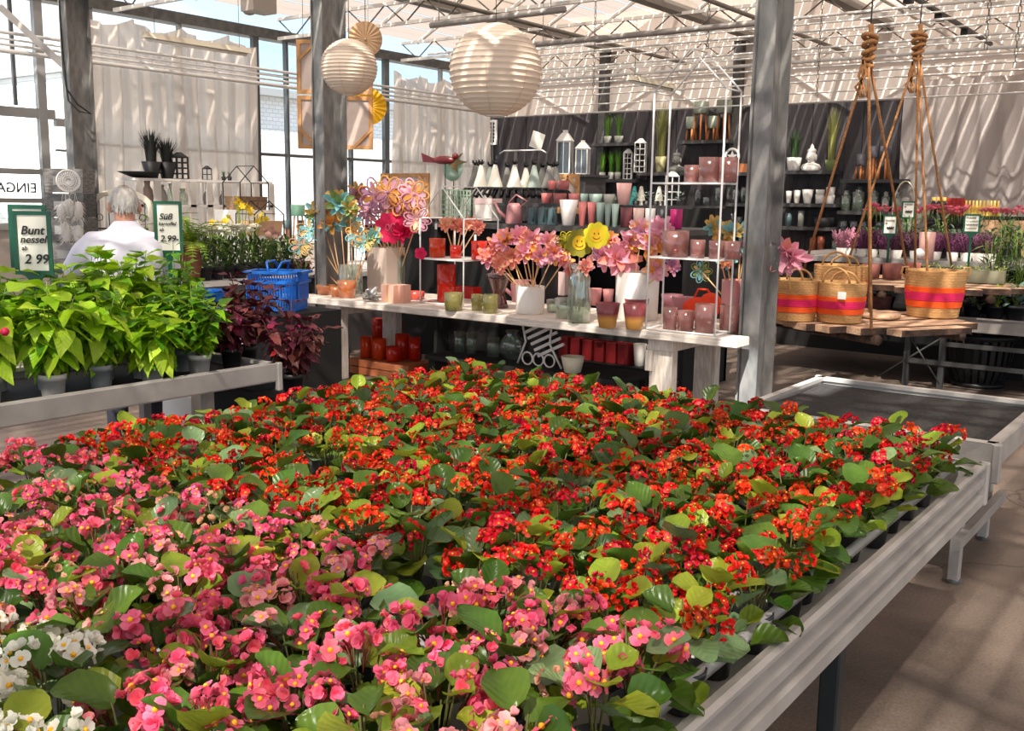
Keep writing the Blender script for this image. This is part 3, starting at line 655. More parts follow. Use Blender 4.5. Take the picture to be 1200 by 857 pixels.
def leafy(name, label, loc, R, pot, stems, leafset, h, spread, npair, soil_z, cat='plant', group=None, lsc=1, droop=.5, stemm=None, topsmall=.95, lean=(0,0), sidebr=True):
    t = thing(name, label, cat, loc, R.uniform(0,6.28), group)
    if pot: put('pot', pot[0], t, sc=pot[1]); put('soil', SOILM, t, (0,0,soil_z), sc=pot[1]*1.1)
    g = G()
    for s in range(stems):
        a = s*2.4+R.uniform(-.4,.4); q = spread*R.uniform(.35,1)*(0 if s == 0 and stems > 2 else 1); hh = h*R.uniform(.75,1.05)*(1-.25*q/max(spread,.01))
        top = V((q*math.cos(a)+lean[0], q*math.sin(a)+lean[1], soil_z+hh)); P = [V((0,0,soil_z)), V((top.x*.45, top.y*.45, soil_z+hh*.55)), top]
        def at(u): return (1-u)**2*P[0]+2*u*(1-u)*P[1]+u*u*P[2]
        g.tube([at(k/4) for k in range(5)], [.005,.0045,.004,.003,.002], 4)
        for k in range(npair):
            u = .18+.82*(k+.5)/npair; p = at(u); tw = k*PI/2+a
            for side in (0, PI):
                b = tw+side+R.uniform(-.35,.35); sz = lsc*(1-.0*u)*R.uniform(.8,1.15)*(1 if u < .8 else topsmall)
                dip = droop*(1-u*.8)+R.uniform(-.3,.35) if u < .93 else -.5
                M = Matrix.Translation(p+V((math.cos(b),math.sin(b),0))*.012) @ Matrix.Rotation(b,4,'Z') @ Matrix.Rotation(dip,4,'Y') @ Matrix.Rotation(R.uniform(-.4,.4),4,'X') @ Matrix.Scale(sz,4)
                put('leaf', R.choice(leafset), t, M=M)
    obj('stem', g, stemm or mat('green stem', (112,140,48), .5), t)
    return t
# ================================================================ left bench with foliage plants
LB0, LB1, LY0, LY1 = -5.35, -4.42, -1.0, 3.72
lt, lhx, lhy = bench('plant_bench', 'aluminium bench of lime green foliage plants at the left', LB0, LB1, LY0, LY1, .72, 0, prof=pf2)
g = G(); g.bb((-lhx+.03,-lhy+.03,.63),(lhx-.03,lhy-.03,.665)); obj('bench_floor', g, BLACKM, lt)
for x in (-.3,.3):
    for y in (-1.9, 2.0): g = G(); g.box((x, y, .315), (.05,.05,.63)); obj('leg', g, ALUD, lt)
LIME = leafmat('lime leaf', (112,160,14), (158,196,34), .4, .35, .015, .2, .3); LIME2 = leafmat('young lime leaf', (164,200,36), (192,216,70), .4, .4, .01, .15, .3); LIMED = leafmat('darker green leaf', (70,116,20), (104,150,30), .4, .3, .02, .2, .3)  # LIMED: darker leaf green, mixed with lime and used on the shrubs
LSET = [leaf_mesh('leaf', .095, .075, LIME, .12, .35, 6, 4, 'ovate', .003, 1), leaf_mesh('leaf', .08, .062, LIME, .18, .25, 6, 4, 'ovate', .003, 2), leaf_mesh('leaf', .10, .08, LIME2, .1, .45, 6, 4, 'ovate', .004, 3), leaf_mesh('leaf', .07, .055, LIMED, .2, .2, 6, 4, 'ovate', .002, 4)]
GSET = [leaf_mesh('leaf', .062, .036, LIMED, .15, .25, 5, 2, 'ovate', 0, 5), leaf_mesh('leaf', .055, .034, LIME, .15, .3, 5, 2, 'ovate', 0, 6), leaf_mesh('leaf', .07, .04, LIMED, .1, .3, 5, 2, 'ovate', 0, 7)]
g = G(); g.lathe([(.048,0),(.060,.095),(.064,.095),(.066,.125),(.061,.125),(.058,.11),(0,.108)], 16, cap=False)
POTW = g.mesh('pot', mat('white plastic pot', (176,172,168), .45, vv=.15)); POTG2 = g.mesh('pot', mat('light grey plastic pot', (150,150,152), .45, vv=.1)); POTB = g.mesh('pot', mat('black plastic pot', (30,30,32), .45))
g = G(); g.lathe([(0,0),(.055,0)], 14, sm=False, cap=False)
R = random.Random(21)
rows = [(-4.62,2.50,'lime foliage plant at the front left of its bench'),(-4.70,2.80,'bushy lime foliage plant, large soft leaves, in the middle of its bench edge'),(-4.58,3.02,'lime foliage plant with trailing shoot over a grey pot'),(-4.82,3.12,'lime foliage plant standing just behind the trailing one'),(-4.62,3.34,'small-leaved green bushy plant in a white pot at the bench edge'),(-4.85,3.40,'small-leaved green plant behind the one in the white pot'),
 (-5.02,2.42,'lime foliage plant left of the double price sign'),(-5.08,2.72,'lime foliage plant behind the double price sign'),(-5.1,3.02,'lime foliage plant in the back row below the person'),(-5.12,3.30,'lime foliage plant in the back row, right of the person'),(-4.88,2.62,'tall lime plant in the middle row, right of the price sign'),(-4.92,2.95,'tallest lime foliage plant, pale top shoots against the white shirt'),(-4.74,2.25,'lime foliage plant at the left edge of the view'),(-5.12,3.55,'green bushy plant at the back corner of its bench')]
for k, (x, y, lab) in enumerate(rows):
    small = 'small-leaved' in lab or 'green bushy' in lab
    h = .52 if not small else .44
    if 'tallest' in lab: h = .64
    if x < -5: h = .62
    if 'trailing' in lab: h = .34
    leafy('coleus' if not small else 'green_shrub', lab, (x, y, .667), R, (POTG2 if k % 3 else POTW, 1.0) if k != 4 else (POTW, 1.0), 8 if not small else 12, LSET if not small else GSET, h, .17 if not small else .18, 7 if not small else 10, .11, group='green foliage plants on the left bench', lsc=1.4 if not small else 1.5, droop=.75 if not small else .4)
# dark red plants at the bench corner
DRED = leafmat('dark red leaf', (70,26,30), (112,52,50), .42, .1, .02, .3, .3); DRED2 = leafmat('maroon leaf', (64,18,30), (98,34,46), .4, .1, .02, .3, .3); MAG = leafmat('magenta young leaf', (120,20,56), (150,34,70), .4, .15)
RSET = [leaf_mesh('leaf', .11, .072, DRED, .2, .35, 6, 4, 'ovate', .008, 11), leaf_mesh('leaf', .10, .075, DRED, .1, .45, 6, 4, 'ovate', .008, 12), leaf_mesh('leaf', .09, .06, DRED2, .25, .2, 6, 4, 'ovate', .006, 13), leaf_mesh('leaf', .07, .05, MAG, .2, .2, 6, 4, 'ovate', .004, 14)]
RS = mat('red stem', (110,40,50), .5)
leafy('coleus', 'dark red coleus at the back, under the end of the white table', (-4.95, 3.93, .62), R, (POTB,1.0), 10, RSET[:3], .50, .22, 7, .11, group='dark red foliage plants', droop=.4, stemm=RS)
leafy('coleus', 'dark red coleus in front, maroon leaves hanging over the bench corner', (-4.50, 3.90, .50), R, (POTB,1.0), 12, RSET, .46, .24, 7, .11, group='dark red foliage plants', droop=.7, stemm=RS)
leafy('coleus', 'dark red coleus nearest the shrub in the white pot', (-4.70, 3.62, .667), R, (POTB,1.0), 7, RSET, .3, .16, 6, .11, group='dark red foliage plants', droop=.6, stemm=RS)
g = G(); g.bb((-5.2,3.76,.0),(-4.3,4.12,.5)); tag(obj('plinth', g, BLACKM), 'black plinth carrying the dark red plants', 'plinth')
g = G(); g.bb((-5.15,3.80,.502),(-4.72,4.1,.615)); tag(obj('crate', g, mat('black crate', (26,26,28), .6)), 'low black crate under the rear dark red plant', 'crate')
# green plant with a magenta flower at the left edge
t = leafy('flowering_plant', 'dark leaved plant with one magenta flower at the left edge', (-4.62, 2.02, .667), R, (POTG2,1.0), 6, [LSET[3], LSET[3], LSET[1]], .24, .12, 5, .11, droop=.6)
g = G()
for k in range(40):
    M = Matrix.Translation((0,0,0)) @ Euler((R.uniform(-.9,.9), R.uniform(-.9,.9), R.uniform(0,6))).to_matrix().to_4x4()
    g.add([M @ V((0,-.004,0)), M @ V((0,.004,0)), M @ V((.003,0,.03))], [(0,1,2)], 0)
g.ball((0,0,.012), .02, 8, 6)
p = AX(6, 392, -4.55); q = Matrix.Rotation(-t.rotation_euler.z, 4, 'Z') @ (p-t.location); obj('flower', g, mat('magenta petal', (206,16,76), .5, transl=.2), t, q)
# price signs on stakes among the plants
sign('double green-framed price sign reading Bunt nessel 2 99', AX(41, 322, -4.9), .185, .315, .70, [('Bunt', -.056,.200,.060,.25),('nessel', -.060,.158,.052,.25),('ab', -.054,.122,.030,.2),('2 99', -.045,.056,.066,.2)], .45, double=True)
sign('green-framed price sign reading Süß kartoffel 2.99 above the ferns', AX(198.5, 297, -5.35), .165, .315, .80, [('Süß', -.052,.205,.052,.25),('kartoffel', -.056,.170,.030,.25),('ab', -.052,.135,.028,.2),('2.99-', -.050,.072,.053,.2)], .62)
# ================================================================ white table with decorations
WW = mat('whitewashed wood', (232,222,212), .6, col2=(206,192,178), scale=6, stretch=(1.2,14,14), bump=.15, bscale=20); WWL = mat('whitewashed wood upright', (226,216,206), .6, col2=(200,186,172), scale=6, stretch=(10,10,1.5), bump=.15, bscale=20)
TZ = .75
tb = thing('display_table', 'long whitewashed plank table on box trestles between the steel posts', 'table', (-5, 6.9, 0))
for k, (xa, xb, ya, yb) in enumerate(((-2.36,2.24,-.64,-.43),(-2.12,2.10,-.42,-.17),(-1.93,2.02,-.16,.10),(-1.93,2.08,.11,.40))):
    if k == 1: xa, xb = -1.98, 2.05
    g = G(); g.bb((xa, ya, TZ-.062), (xb, yb, TZ)); bev(obj('plank', g, WW, tb), .006)
for x in (-1.75, 1.62):
    for (dy) in (-.50, .22): g = G(); g.bb((x-.09, dy-.045, 0), (x+.09, dy+.045, .6)); bev(obj('leg', g, WWL, tb), .004)
    g = G(); g.bb((x-.1, -.56, .6), (x+.1, .30, .685)); bev(obj('top_rail', g, WWL, tb), .004)
    g = G(); g.bb((x-.11, -.575, .45), (x-.06, -.549, .6)); obj('batten', g, WWL, tb)
DZ = TZ+.001
def T(px, py, z=DZ): return AZ(px, py, z)
def wof(p, w): return mpp(p)*w
def hof(p, h): return mpp(p)*h*1.01
# ---- wire houses
def wire_house(name, label, x0, x1, y0, y1, z0, ze, za, shelves, m, r=.006, cat='shelf', bars=True):
    t = thing(name, label, cat, ((x0+x1)/2, (y0+y1)/2, z0)); hx, hy = (x1-x0)/2, (y1-y0)/2; ze -= z0; za -= z0
    for sx in (-1, 1):
        for sy in (-1, 1): g = G(); g.tube([(sx*hx, sy*hy, 0), (sx*hx, sy*hy, ze)], r, 6); obj('upright', g, m, t)
    g = G()
    for sy in (-1, 1): g.tube([(-hx, sy*hy, ze), (0, sy*hy, za), (hx, sy*hy, ze)], r, 6)
    g.tube([(0,-hy,za),(0,hy,za)], r*.8, 6)
    for s in (-1,1): g.tube([(s*hx,-hy,ze),(s*hx,hy,ze)], r*.8, 6)
    obj('roof_wire', g, m, t)
    for z in shelves:
        g = G(); g.bb((-hx, -hy, z-z0-.006), (hx, hy, z-z0+.006)); obj('shelf', g, m, t)
    g = G()
    for a, b in (((-hx,-hy),(hx,-hy)),((hx,-hy),(hx,hy)),((hx,hy),(-hx,hy)),((-hx,hy),(-hx,-hy))): g.tube([(a[0],a[1],.008),(b[0],b[1],.008)], r, 6)
    obj('base_wire', g, m, t); return t
wire_house('wire_house_shelf', 'tall white wire house shelf standing at the right end of the table', -3.47, -2.935, 6.285, 6.52, DZ, 2.40, 2.675, (1.27, 1.785), WHITEW, .0075)
wire_house('wire_house_shelf', 'small white wire house shelf left of the stick flowers on the table', -5.87, -5.38, 6.55, 7.02, DZ, 1.49, 1.76, (1.14,), WHITEW, .0065)
# ---- glass and cups
PKG = glass('rose ribbed glass', (208,160,154), .22, .15, .42, (176,124,118)); REDG = glass('red glass', (190,24,16), .22, .1, .6, (214,40,22)); ORG = glass('orange glass', (220,70,16), .22, .1, .6, (232,74,26)); CLG = glass('clear glass', (232,240,232), .25, .03, .06, (226,232,224)); YGG = glass('yellow green glass', (206,200,130), .2, .05, .35, (180,172,104)); AMB = glass('amber glass', (224,150,80), .3, .05, .4, (222,140,80)); SMK = glass('smoky rose glass', (130,78,76), .3, .06, .45, (120,70,64)); FROST = glass('frosted pink glass', (224,170,176), .18, .3, .6, (214,150,160))
def cup(px0, px1, pyt, pyb, m, lab, name='tumbler', cat='tumbler', z=DZ, group=None, **k):
    p = T((px0+px1)/2, pyb-2.0, z); s = mpp(p); return tumbler(name, lab, (p.x, p.y, z), (px1-px0)*s, (pyb-pyt-4)*s, m, cat, group=group, **k)
cup(370,394,332,347, AMB, 'leftmost copper coloured tealight glass on the white table', 'tealight_holder', 'tealight holder', taper=.8)
cup(387,402,334,350, AMB, 'small copper tealight glass between two bigger ones on the table end', 'tealight_holder', 'tealight holder', taper=.8)
cup(395,418,327,351, AMB, 'orange amber tealight glass right of the other two on the table', 'tealight_holder', 'tealight holder', taper=.8, ribs=9)
cup(520,543,341,366, YGG, 'yellow green tumbler at the front, below the small wire house', taper=.88)
cup(552,566,343,366, YGG, 'pale yellow green tumbler behind the amber one', taper=.9)
cup(565,584,343,369, YGG, 'amber yellow tumbler right of the two green ones', taper=.92)
cup(640,656,349,368, CLG, 'small clear glass right of the white pot of stick flowers', taper=.9)
cup(650,672,347,375, CLG, 'clear ribbed glass beside the bottle vase', taper=.85, ribs=14)
PG = mat('plum cup', (128,56,58), .3, col2=(206,140,60), scale=1); 
def twotone(m, z0, c1, c2):
    t = m.node_tree; N = t.nodes; L = t.links; b = N['Principled BSDF']; co = N.new('ShaderNodeTexCoord'); sp = N.new('ShaderNodeSeparateXYZ'); r = N.new('ShaderNodeMapRange'); cr = N.new('ShaderNodeValToRGB')
    L.new(co.outputs['Object'], sp.inputs[0]); L.new(sp.outputs['Z'], r.inputs[0]); r.inputs['From Min'].default_value = z0-.02; r.inputs['From Max'].default_value = z0+.02
    cr.color_ramp.elements[0].color = lin(c1); cr.color_ramp.elements[1].color = lin(c2); L.new(r.outputs[0], cr.inputs[0]); L.new(cr.outputs[0], b.inputs['Base Color'])
twotone(PG, .085, (204,146,72), (134,60,64))
cup(697,726,353,386, PG, 'left plum and gold tapered cup in front of the big white pot', 'tapered_cup', 'cup', taper=.68)
cup(729,757,354,388, PG, 'right plum and gold tapered cup in front of the big white pot', 'tapered_cup', 'cup', taper=.68)
cup(731,760,348,378, PG, 'plum cup hidden behind the right plum and gold cup', 'tapered_cup', 'cup', taper=.68)
PINKC = mat('pink ceramic', (214,142,140), .4); 
cup(690,705,336,360, PINKC, 'pink pot behind the bottle vase', 'pot', 'pot', taper=.75); cup(706,719,337,360, PINKC, 'pink pot between the bottle vase and the big white pot', 'pot', 'pot', taper=.75)
for k,(a,b,c,d,l) in enumerate(((776,793,358,389,'leftmost'),(793,813,362,390,'second'),(813,837,354,392,'third, wider'),(842,868,355,391,'rightmost, tallest'))):
    cup(a,b,c,d, PKG, l+' rose glass at the foot of the tall wire house', taper=.92, group='rose glasses in the tall wire house')
cup(774,800,343,366, FROST, 'frosted pink bowl behind, at the foot of the tall wire house', 'bowl', 'bowl', taper=.7)
cup(786,815,346,370, FROST, 'frosted pink bowl in front, above two rose glasses', 'bowl', 'bowl', taper=.6)
def cupz(px0, px1, pyt, pyb, m, lab, Y, z, name='tumbler', cat='tumbler', group=None, **k):
    p = AY((px0+px1)/2, pyb, Y); s = mpp(p); return tumbler(name, lab, (p.x, Y, z), (px1-px0)*s, (pyb-pyt)*s, m, cat, group=group, **k)
for a,b,c,d,l in ((775,807,272,302,'wide ribbed'),(808,826,282,303,'small, second from the left,'),(830,848,283,304,'small, third from the left,'),(848,867,284,305,'small, rightmost')):
    cupz(a,b,c,d, PKG, l+' rose glass on the middle shelf of the tall wire house', 6.38, 1.277, ribs=8 if b-a > 20 else 0, taper=.96, group='rose glasses in the tall wire house')
for a,b,c,d,l in ((801,819,194,214,'low'),(818,843,184,213,'tall left'),(842,864,183,212,'tall right')):
    cupz(a,b,c,d, PKG, l+' ribbed rose glass on the top shelf of the tall wire house', 6.38, 1.792, 'ribbed_vase', 'vase', taper=.95, ribs=8, group='rose glasses in the tall wire house')
for a,b,c,d,m,l in ((503,522,285,307,ORG,'orange tumbler at the left of the small wire house shelf'),(527,541,293,308,REDG,'small red tumbler in the middle of the small wire house shelf'),(552,571,284,306,REDG,'red tumbler at the right of the small wire house shelf')):
    cupz(a,b,c,d, m, l, 6.72, 1.147, taper=.96)
cup(512,534,308,356, REDG, 'tall red lantern glass standing under the small wire house', 'lantern_glass', 'candle holder', taper=.97)
p = T(546,350); s = mpp(p); g = G(); w = 34*s
for a, b in (((-w/2,-.06,0),(w/2,-.05,14*s)),((-w/2,.05,0),(w/2,.06,14*s)),((-w/2,-.05,0),(-w/2+.01,.05,14*s)),((w/2-.01,-.05,0),(w/2,.05,14*s)),((-w/2,-.06,0),(w/2,.06,.006))): g.bb(a, b)
tag(obj('red_box', g, mat('red lacquer', (186,34,26), .3), loc=p), 'low open red box right of the tall red lantern glass', 'box')
p = T(487,351); g = G(); g.lathe([(.06,0),(.075,.01),(.078,.075),(.070,.075),(.068,.012),(0,.01)], 16, wob=lambda a, j: 1+.06*math.cos(a*8)); tag(obj('lattice_dish', g, mat('coral glass', (206,84,70), .3), loc=p), 'low coral red lattice candle dish left of the small wire house', 'dish')
p = T(500,355); g = G()
for k in range(9): petal(g, .06, .035, k*.7, .15+.1*(k % 3), 0)
tag(obj('ribbon_flower', g, mat('coral ribbon', (220,100,96), .5), loc=p), 'flat coral ribbon flower lying in front of the dish', 'decoration')
# hourglass vase, conical vases
p = T(574,362); s = mpp(p)
g = G(); r = 15*s; h = 40*s
g.lathe([(r*.75,0),(r*.8,.005),(r*.62,h*.22),(r*.45,h*.42),(r*.62,h*.62),(r*.85,h*.85),(r*1.05,h),(r*1.0,h),(r*.56,h*.6),(r*.38,h*.42),(0,h*.3)], 20)
tag(obj('hourglass_vase', g, SMK, loc=(p.x,p.y+.12,DZ)), 'smoky rose hourglass vase behind the yellow tumblers', 'vase')
p = T(598,355); s = mpp(p); t = thing('watering_can', 'dusty pink watering can lying behind the hourglass vase', 'watering can', (p.x, p.y+.15, DZ), .6)
PCAN = mat('dusty pink metal', (178,122,124), .45)
g = G(); g.lathe([(.07,0),(.075,.01),(.09,.16),(.05,.2),(.045,.2),(.07,.15)], 16); obj('body', g, PCAN, t)
g = G(); g.tube([(-.06,0,.05),(-.16,0,.13),(-.24,0,.22)], [.02,.016,.012], 8); g.lathe([(.012,0),(.045,.05)], 12, M=Matrix.Translation((-.24,0,.22)) @ Matrix.Rotation(-.8,4,'Y')); obj('spout', g, PCAN, t)
g = G(); g.tube([(.07,0,.04),(.14,0,.1),(.13,0,.18),(.05,0,.2)], .009, 6); obj('handle', g, PCAN, t)
# bottle vase
p = T(678,378); s = mpp(p); r = 13.5*s; h = 68*s; t = thing('bottle_vase', 'ribbed clear glass bottle vase in the middle of the table', 'vase', (p.x,p.y,DZ)); g = G()
g.lathe([(r*.85,0),(r,.012),(r,h*.45),(r*.9,h*.62),(r*.93,h*.78),(r*.62,h*.9),(r*.95,h),(r*.9,h),(r*.55,h*.89),(r*.85,h*.77),(r*.82,h*.6),(r*.92,h*.45),(r*.9,.02),(0,.016)], 28, wob=lambda a, j: 1+.035*math.cos(a*12)); obj('body', g, CLG, t)
# ---- white pots and stick flowers
CER = mat('white ceramic', (232,226,218), .35)
def whitepot(px0, px1, pyt, pyb, lab, m=CER, dy=0, square=False):
    p = T((px0+px1)/2, pyb-2); s = mpp(p); r = (px1-px0)/2*s; h = (pyb-pyt-3)*s
    t = thing('planter', lab, 'planter', (p.x, p.y+dy, DZ)); g = G()
    if square: g.lathe([(r*1.35,0),(r*1.38,.01),(r*1.41,h),(r*1.3,h),(r*1.3,h*.5),(0,h*.5)], 4, sm=False)
    else: g.lathe([(r*.94,0),(r*.97,.006),(r,h),(r*.93,h),(r*.92,h*.6),(0,h*.6)], 28)
    o = obj('body', g, m, t)
    if square: o.rotation_euler = (0,0,PI/4)
    return t, V((p.x, p.y+dy, DZ+h*.62)), r, h
WOODS = mat('pale wood stick', (226,180,128), .6)
FM = {}
def felt(n, c, vv=0): FM[n] = mat('felt '+n, c, .7, transl=.2); return FM[n]
for n, c in (('pink',(244,176,194)),('lilac',(206,156,190)),('peach',(248,190,154)),('coral',(244,160,144)),('teal',(146,202,204)),('ochre',(222,184,110)),('orange',(248,180,96)),('magenta',(220,20,84)),('yellow',(214,196,20)),('olive',(150,140,30)),('smile',(240,190,10)),('rose',(250,190,206)),('salmon',(250,172,150)),('green',(140,160,90))): felt(n, c)
def stick_flower(base, head, r, mats, R, lab, style='pom', grp=None, n=None, loc2=None, cat='stick flower'):
    t = thing('stick_flower', lab, cat, base, 0, grp); d = V(head)-V(base)
    g = G(); g.tube([(0,0,0), d], .0055, 6); obj('stick', g, WOODS, t)
    toward = (CAM-V(head)).normalized(); q = (toward+V((R.uniform(-.5,.5),R.uniform(-.3,.3),R.uniform(-.2,.5)))).to_track_quat('Z','Y').to_matrix().to_4x4()
    if style == 'pom':
        g = G(); n = n or 20
        for k in range(n):
            lay = k/n; petal(g, r*R.uniform(.8,1.15), r*.42, k*2.4, .15+1.1*lay, R.randrange(len(mats)), cup=.9)
        o = obj('blossom', g, mats, t, M=Matrix.Translation(d) @ q)
    elif style == 'loop':
        g = G()
        for k in range(7):
            a = k*2*PI/7+R.uniform(-.1,.1); L = r; w = r*.28; c, s_ = math.cos(a), math.sin(a); tl = R.uniform(-.1,.5)
            pts = []
            for j in range(10):
                th = 2*PI*j/10; u = L*.55+L*.45*math.cos(th); v = w*math.sin(th); pts.append((u*c-v*s_, u*s_+v*c, u*tl*.5))
            g.tube(pts, r*.055, 4, R.randrange(len(mats)), closed=True)
            petal(g, L*.8, w*1.0, a, tl*.5, (k+1) % len(mats))
        g.ball((0,0,.01), r*.12, 8, 6, 0)
        o = obj('blossom', g, mats, t, M=Matrix.Translation(d) @ q)
    else:            # flat scalloped flower with a drawn face
        q = (toward+V((0,0,.1))).to_track_quat('Z','Y').to_matrix().to_4x4()
        g = G(); N_ = 64; ring = [(r*(.86+.14*abs(math.cos(a*4.5)))*math.cos(a), r*(.86+.14*abs(math.cos(a*4.5)))*math.sin(a)) for a in [2*PI*i/N_ for i in range(N_)]]
        g.prism(ring, lambda p: (p[0],p[1],-.006), lambda p: (p[0],p[1],.006)); o = obj('blossom', g, mats[0], t, M=Matrix.Translation(d) @ q)
        g = G(); g.lathe([(r*.5,.0),(r*.5,.010),(0,.010)], 20, sm=False); obj('flower_center', g, mats[1], o)
        g = G()
        if style == 'smile':
            for s in (-1,1): g.ball((s*r*.16, r*.12, .011), (r*.05,r*.09,.002), 6, 4)
            g.tube([(r*.3*math.cos(a), r*.3*math.sin(a)+r*.02, .011) for a in [PI*(1.15+.7*k/8) for k in range(9)]], r*.03, 4)
        else:
            for c0, rr in ((-.2,.2),(.14,.26)): g.tube([(r*c0+r*rr*.6*math.cos(a), r*rr*math.sin(a), .011) for a in [2*PI*k/10 for k in range(10)]], r*.04, 4, closed=True)
        obj('face', g, mats[2], o)
    return t
R = random.Random(33)
_fi = [0]
def heads(basepx, pot, lst, lab, grp):
    bp, pr_, ph = pot
    for k, (x, y, rpx, mm, st) in enumerate(lst):
        Yh = bp.y + R.uniform(-.10,.06); h = AY(x, y, Yh); s = mpp(h); b = bp+V((R.uniform(-.5,.5)*pr_, R.uniform(-.5,.5)*pr_, 0)); b.x = bp.x+(h.x-bp.x)*.18
        stick_flower(b, h, rpx*s, [FM[m] for m in mm], R, '%s %s' % (ORD[k], lab) if len(lst) > 1 else lab, st, grp)
t, bp, r_, h_ = whitepot(604,638,334,369,'small white cylinder pot of stick flowers in the middle of the table')
L1 = [(572,303,15,('coral','pink','peach'),'pom'),(580,288,14,('peach','coral','rose'),'pom'),(592,283,15,('pink','orange','coral'),'pom'),(600,300,16,('peach','coral','pink'),'pom'),(608,278,15,('rose','pink','coral'),'pom'),(616,296,16,('orange','coral','pink'),'pom'),(624,280,15,('coral','pink','peach'),'pom'),(632,300,16,('pink','orange','rose'),'pom'),(641,283,14,('rose','peach','pink'),'pom'),(650,296,15,('coral','pink','orange'),'pom'),(661,306,12,('orange','coral','rose'),'pom'),(585,310,12,('salmon','coral','peach'),'pom')]
heads(None, (bp, r_, h_), sorted(L1), 'peach and pink felt flower from the left in the small white pot', 'stick flowers in the small white pot')
heads(None, (V(T(678,378))+V((0,0,.1)), .03, .1), [(663,283,13,('yellow','olive'),'loop')], 'yellow felt flower seen edge on, left of the smiling ones', None)
for k, (x, y, rp, lab) in enumerate(((679,285,17,'left of the two smiling yellow green felt flowers over the bottle vase'),(699,276,16,'right of the two smiling yellow green felt flowers'))):
    h = AY(x, y, T(678,378).y-.02); stick_flower(V(T(678,376))+V((0,0,.06)), h, rp*mpp(h), [FM['olive'] if k == 0 else FM['yellow'], FM['smile'], mat('dark thread', (90,60,20), .6)], R, lab, 'smile')
heads(None, (V(T(678,378))+V((0,0,.12)), .03, .1), [(668,318,11,('pink','coral'),'pom'),(686,314,12,('coral','salmon','pink'),'pom')], 'coral felt flower from the left in the bottle vase', 'coral flowers in the bottle vase')
t, bp, r_, h_ = whitepot(717,768,318,376,'big white cylinder pot of large pink flowers on the table', dy=.04)
L2 = [(705,300,19,('pink','rose','lilac'),'pom'),(724,304,26,('pink','rose','coral'),'pom'),(738,282,16,('orange','rose'),'pom'),(752,272,17,('rose','peach','lilac'),'pom'),(765,288,18,('orange','pink','peach'),'pom'),(775,268,17,('rose','pink'),'pom'),(786,280,12,('pink','rose'),'pom'),(770,314,17,('orange','peach','rose'),'pom'),(787,312,12,('pink','lilac'),'pom'),(716,282,12,('orange','peach'),'pom')]
heads(None, (bp, r_, h_), sorted(L2), 'pink and orange felt blossom from the left in the big white pot', 'large blossoms in the big white pot')
t, bp, r_, h_ = whitepot(842,874,327,389,'tall pink pot at the right end of the table, against the steel post', PINKC, dy=.02)
L3 = [(822,318,14,('teal','ochre','green'),'loop'),(836,268,15,('teal','ochre'),'pom'),(846,278,13,('ochre','orange','teal'),'pom'),(858,272,15,('teal','ochre'),'pom'),(868,290,13,('teal','rose'),'pom'),(878,270,13,('teal','teal'),'pom'),(852,306,12,('orange','teal','coral'),'pom')]
heads(None, (bp, r_, h_), sorted(L3), 'teal felt flower from the left in the tall pink pot', 'teal flowers in the tall pink pot')
whitepot(626,655,318,349,'square pale pink pot behind the small white pot', mat('pale pink ceramic', (226,196,190), .5), .25, True)
# big tissue flower right of the post
h = AY(926,300,6.95); stick_flower(AZ(905,378,.75)+V((0.02,.3,0)), h, 27*mpp(h), [FM['pink'],FM['rose'],FM['pink'],FM['coral']], R, 'big pink tissue flower right of the right-hand steel post', 'pom', n=26)
# left group: glass vase of teal and ochre flowers, jar, big blooms
p = T(400,347); s = mpp(p); g = G(); r = 14*s; h = 36*s; g.lathe([(r,0),(r,h),(r*.93,h),(r*.93,.01),(0,.01)], 24); tag(obj('cylinder_vase', g, CLG, loc=(p.x,p.y+.12,DZ)), 'clear cylinder vase of teal and ochre stick flowers at the left', 'vase')
bp = V((p.x,p.y+.12,DZ+.03))
L4 = [(352,288,14,('teal','ochre','peach'),'loop'),(364,270,17,('teal','ochre'),'loop'),(374,250,17,('teal','ochre','green'),'pom'),(388,262,17,('ochre','teal','orange'),'pom'),(398,240,20,('green','ochre','teal'),'pom'),(408,262,15,('teal','ochre'),'pom'),(418,276,15,('ochre','orange','teal'),'loop'),(428,284,14,('teal','ochre','green'),'loop'),(437,278,13,('ochre','teal'),'pom'),(410,245,12,('ochre','green'),'pom')]
heads(None, (bp, r, h), sorted(L4), 'teal and ochre felt flower from the left in the cylinder vase', 'teal and ochre flowers at the left of the table')
t, bp, r_, h_ = whitepot(418,450,290,345,'square cream paper planter behind the gift boxes', mat('cream paper', (226,206,192), .6, transl=.2), .22, True)
L5 = [(418,228,14,('lilac','ochre'),'pom'),(432,248,20,('lilac','pink','lilac'),'loop'),(440,230,22,('lilac','lilac','orange'),'loop'),(455,225,20,('lilac','orange','pink'),'loop')]
heads(None, (bp, r_, h_), sorted(L5), 'lilac felt blossom from the left above the cream planter', 'lilac blossoms above the cream planter')
p = T(456,342); s = mpp(p); r = 10.5*s; h = 51*s; g = G(); g.lathe([(r*.9,0),(r,.01),(r,h*.8),(r*.8,h*.88),(r*.85,h),(r*.78,h),(r*.72,h*.88),(r*.92,h*.78),(r*.9,.02),(0,.015)], 20); tag(obj('glass_jar', g, CLG, loc=(p.x,p.y+.1,DZ)), 'tall clear jar holding a bundle of wooden sticks', 'jar')
bp = V((p.x,p.y+.1,DZ+h*.5))
L6 = [(470,232,22,('pink','rose','orange'),'loop'),(478,250,26,('rose','orange','pink'),'loop'),(484,228,20,('rose','pink','orange'),'loop'),(489,258,17,('peach','pink','rose'),'loop'),(466,246,18,('orange','pink','rose'),'pom')]
heads(None, (bp, r, h), sorted(L6), 'pink felt blossom from the left above the tall clear jar', 'pink blossoms above the clear jar')
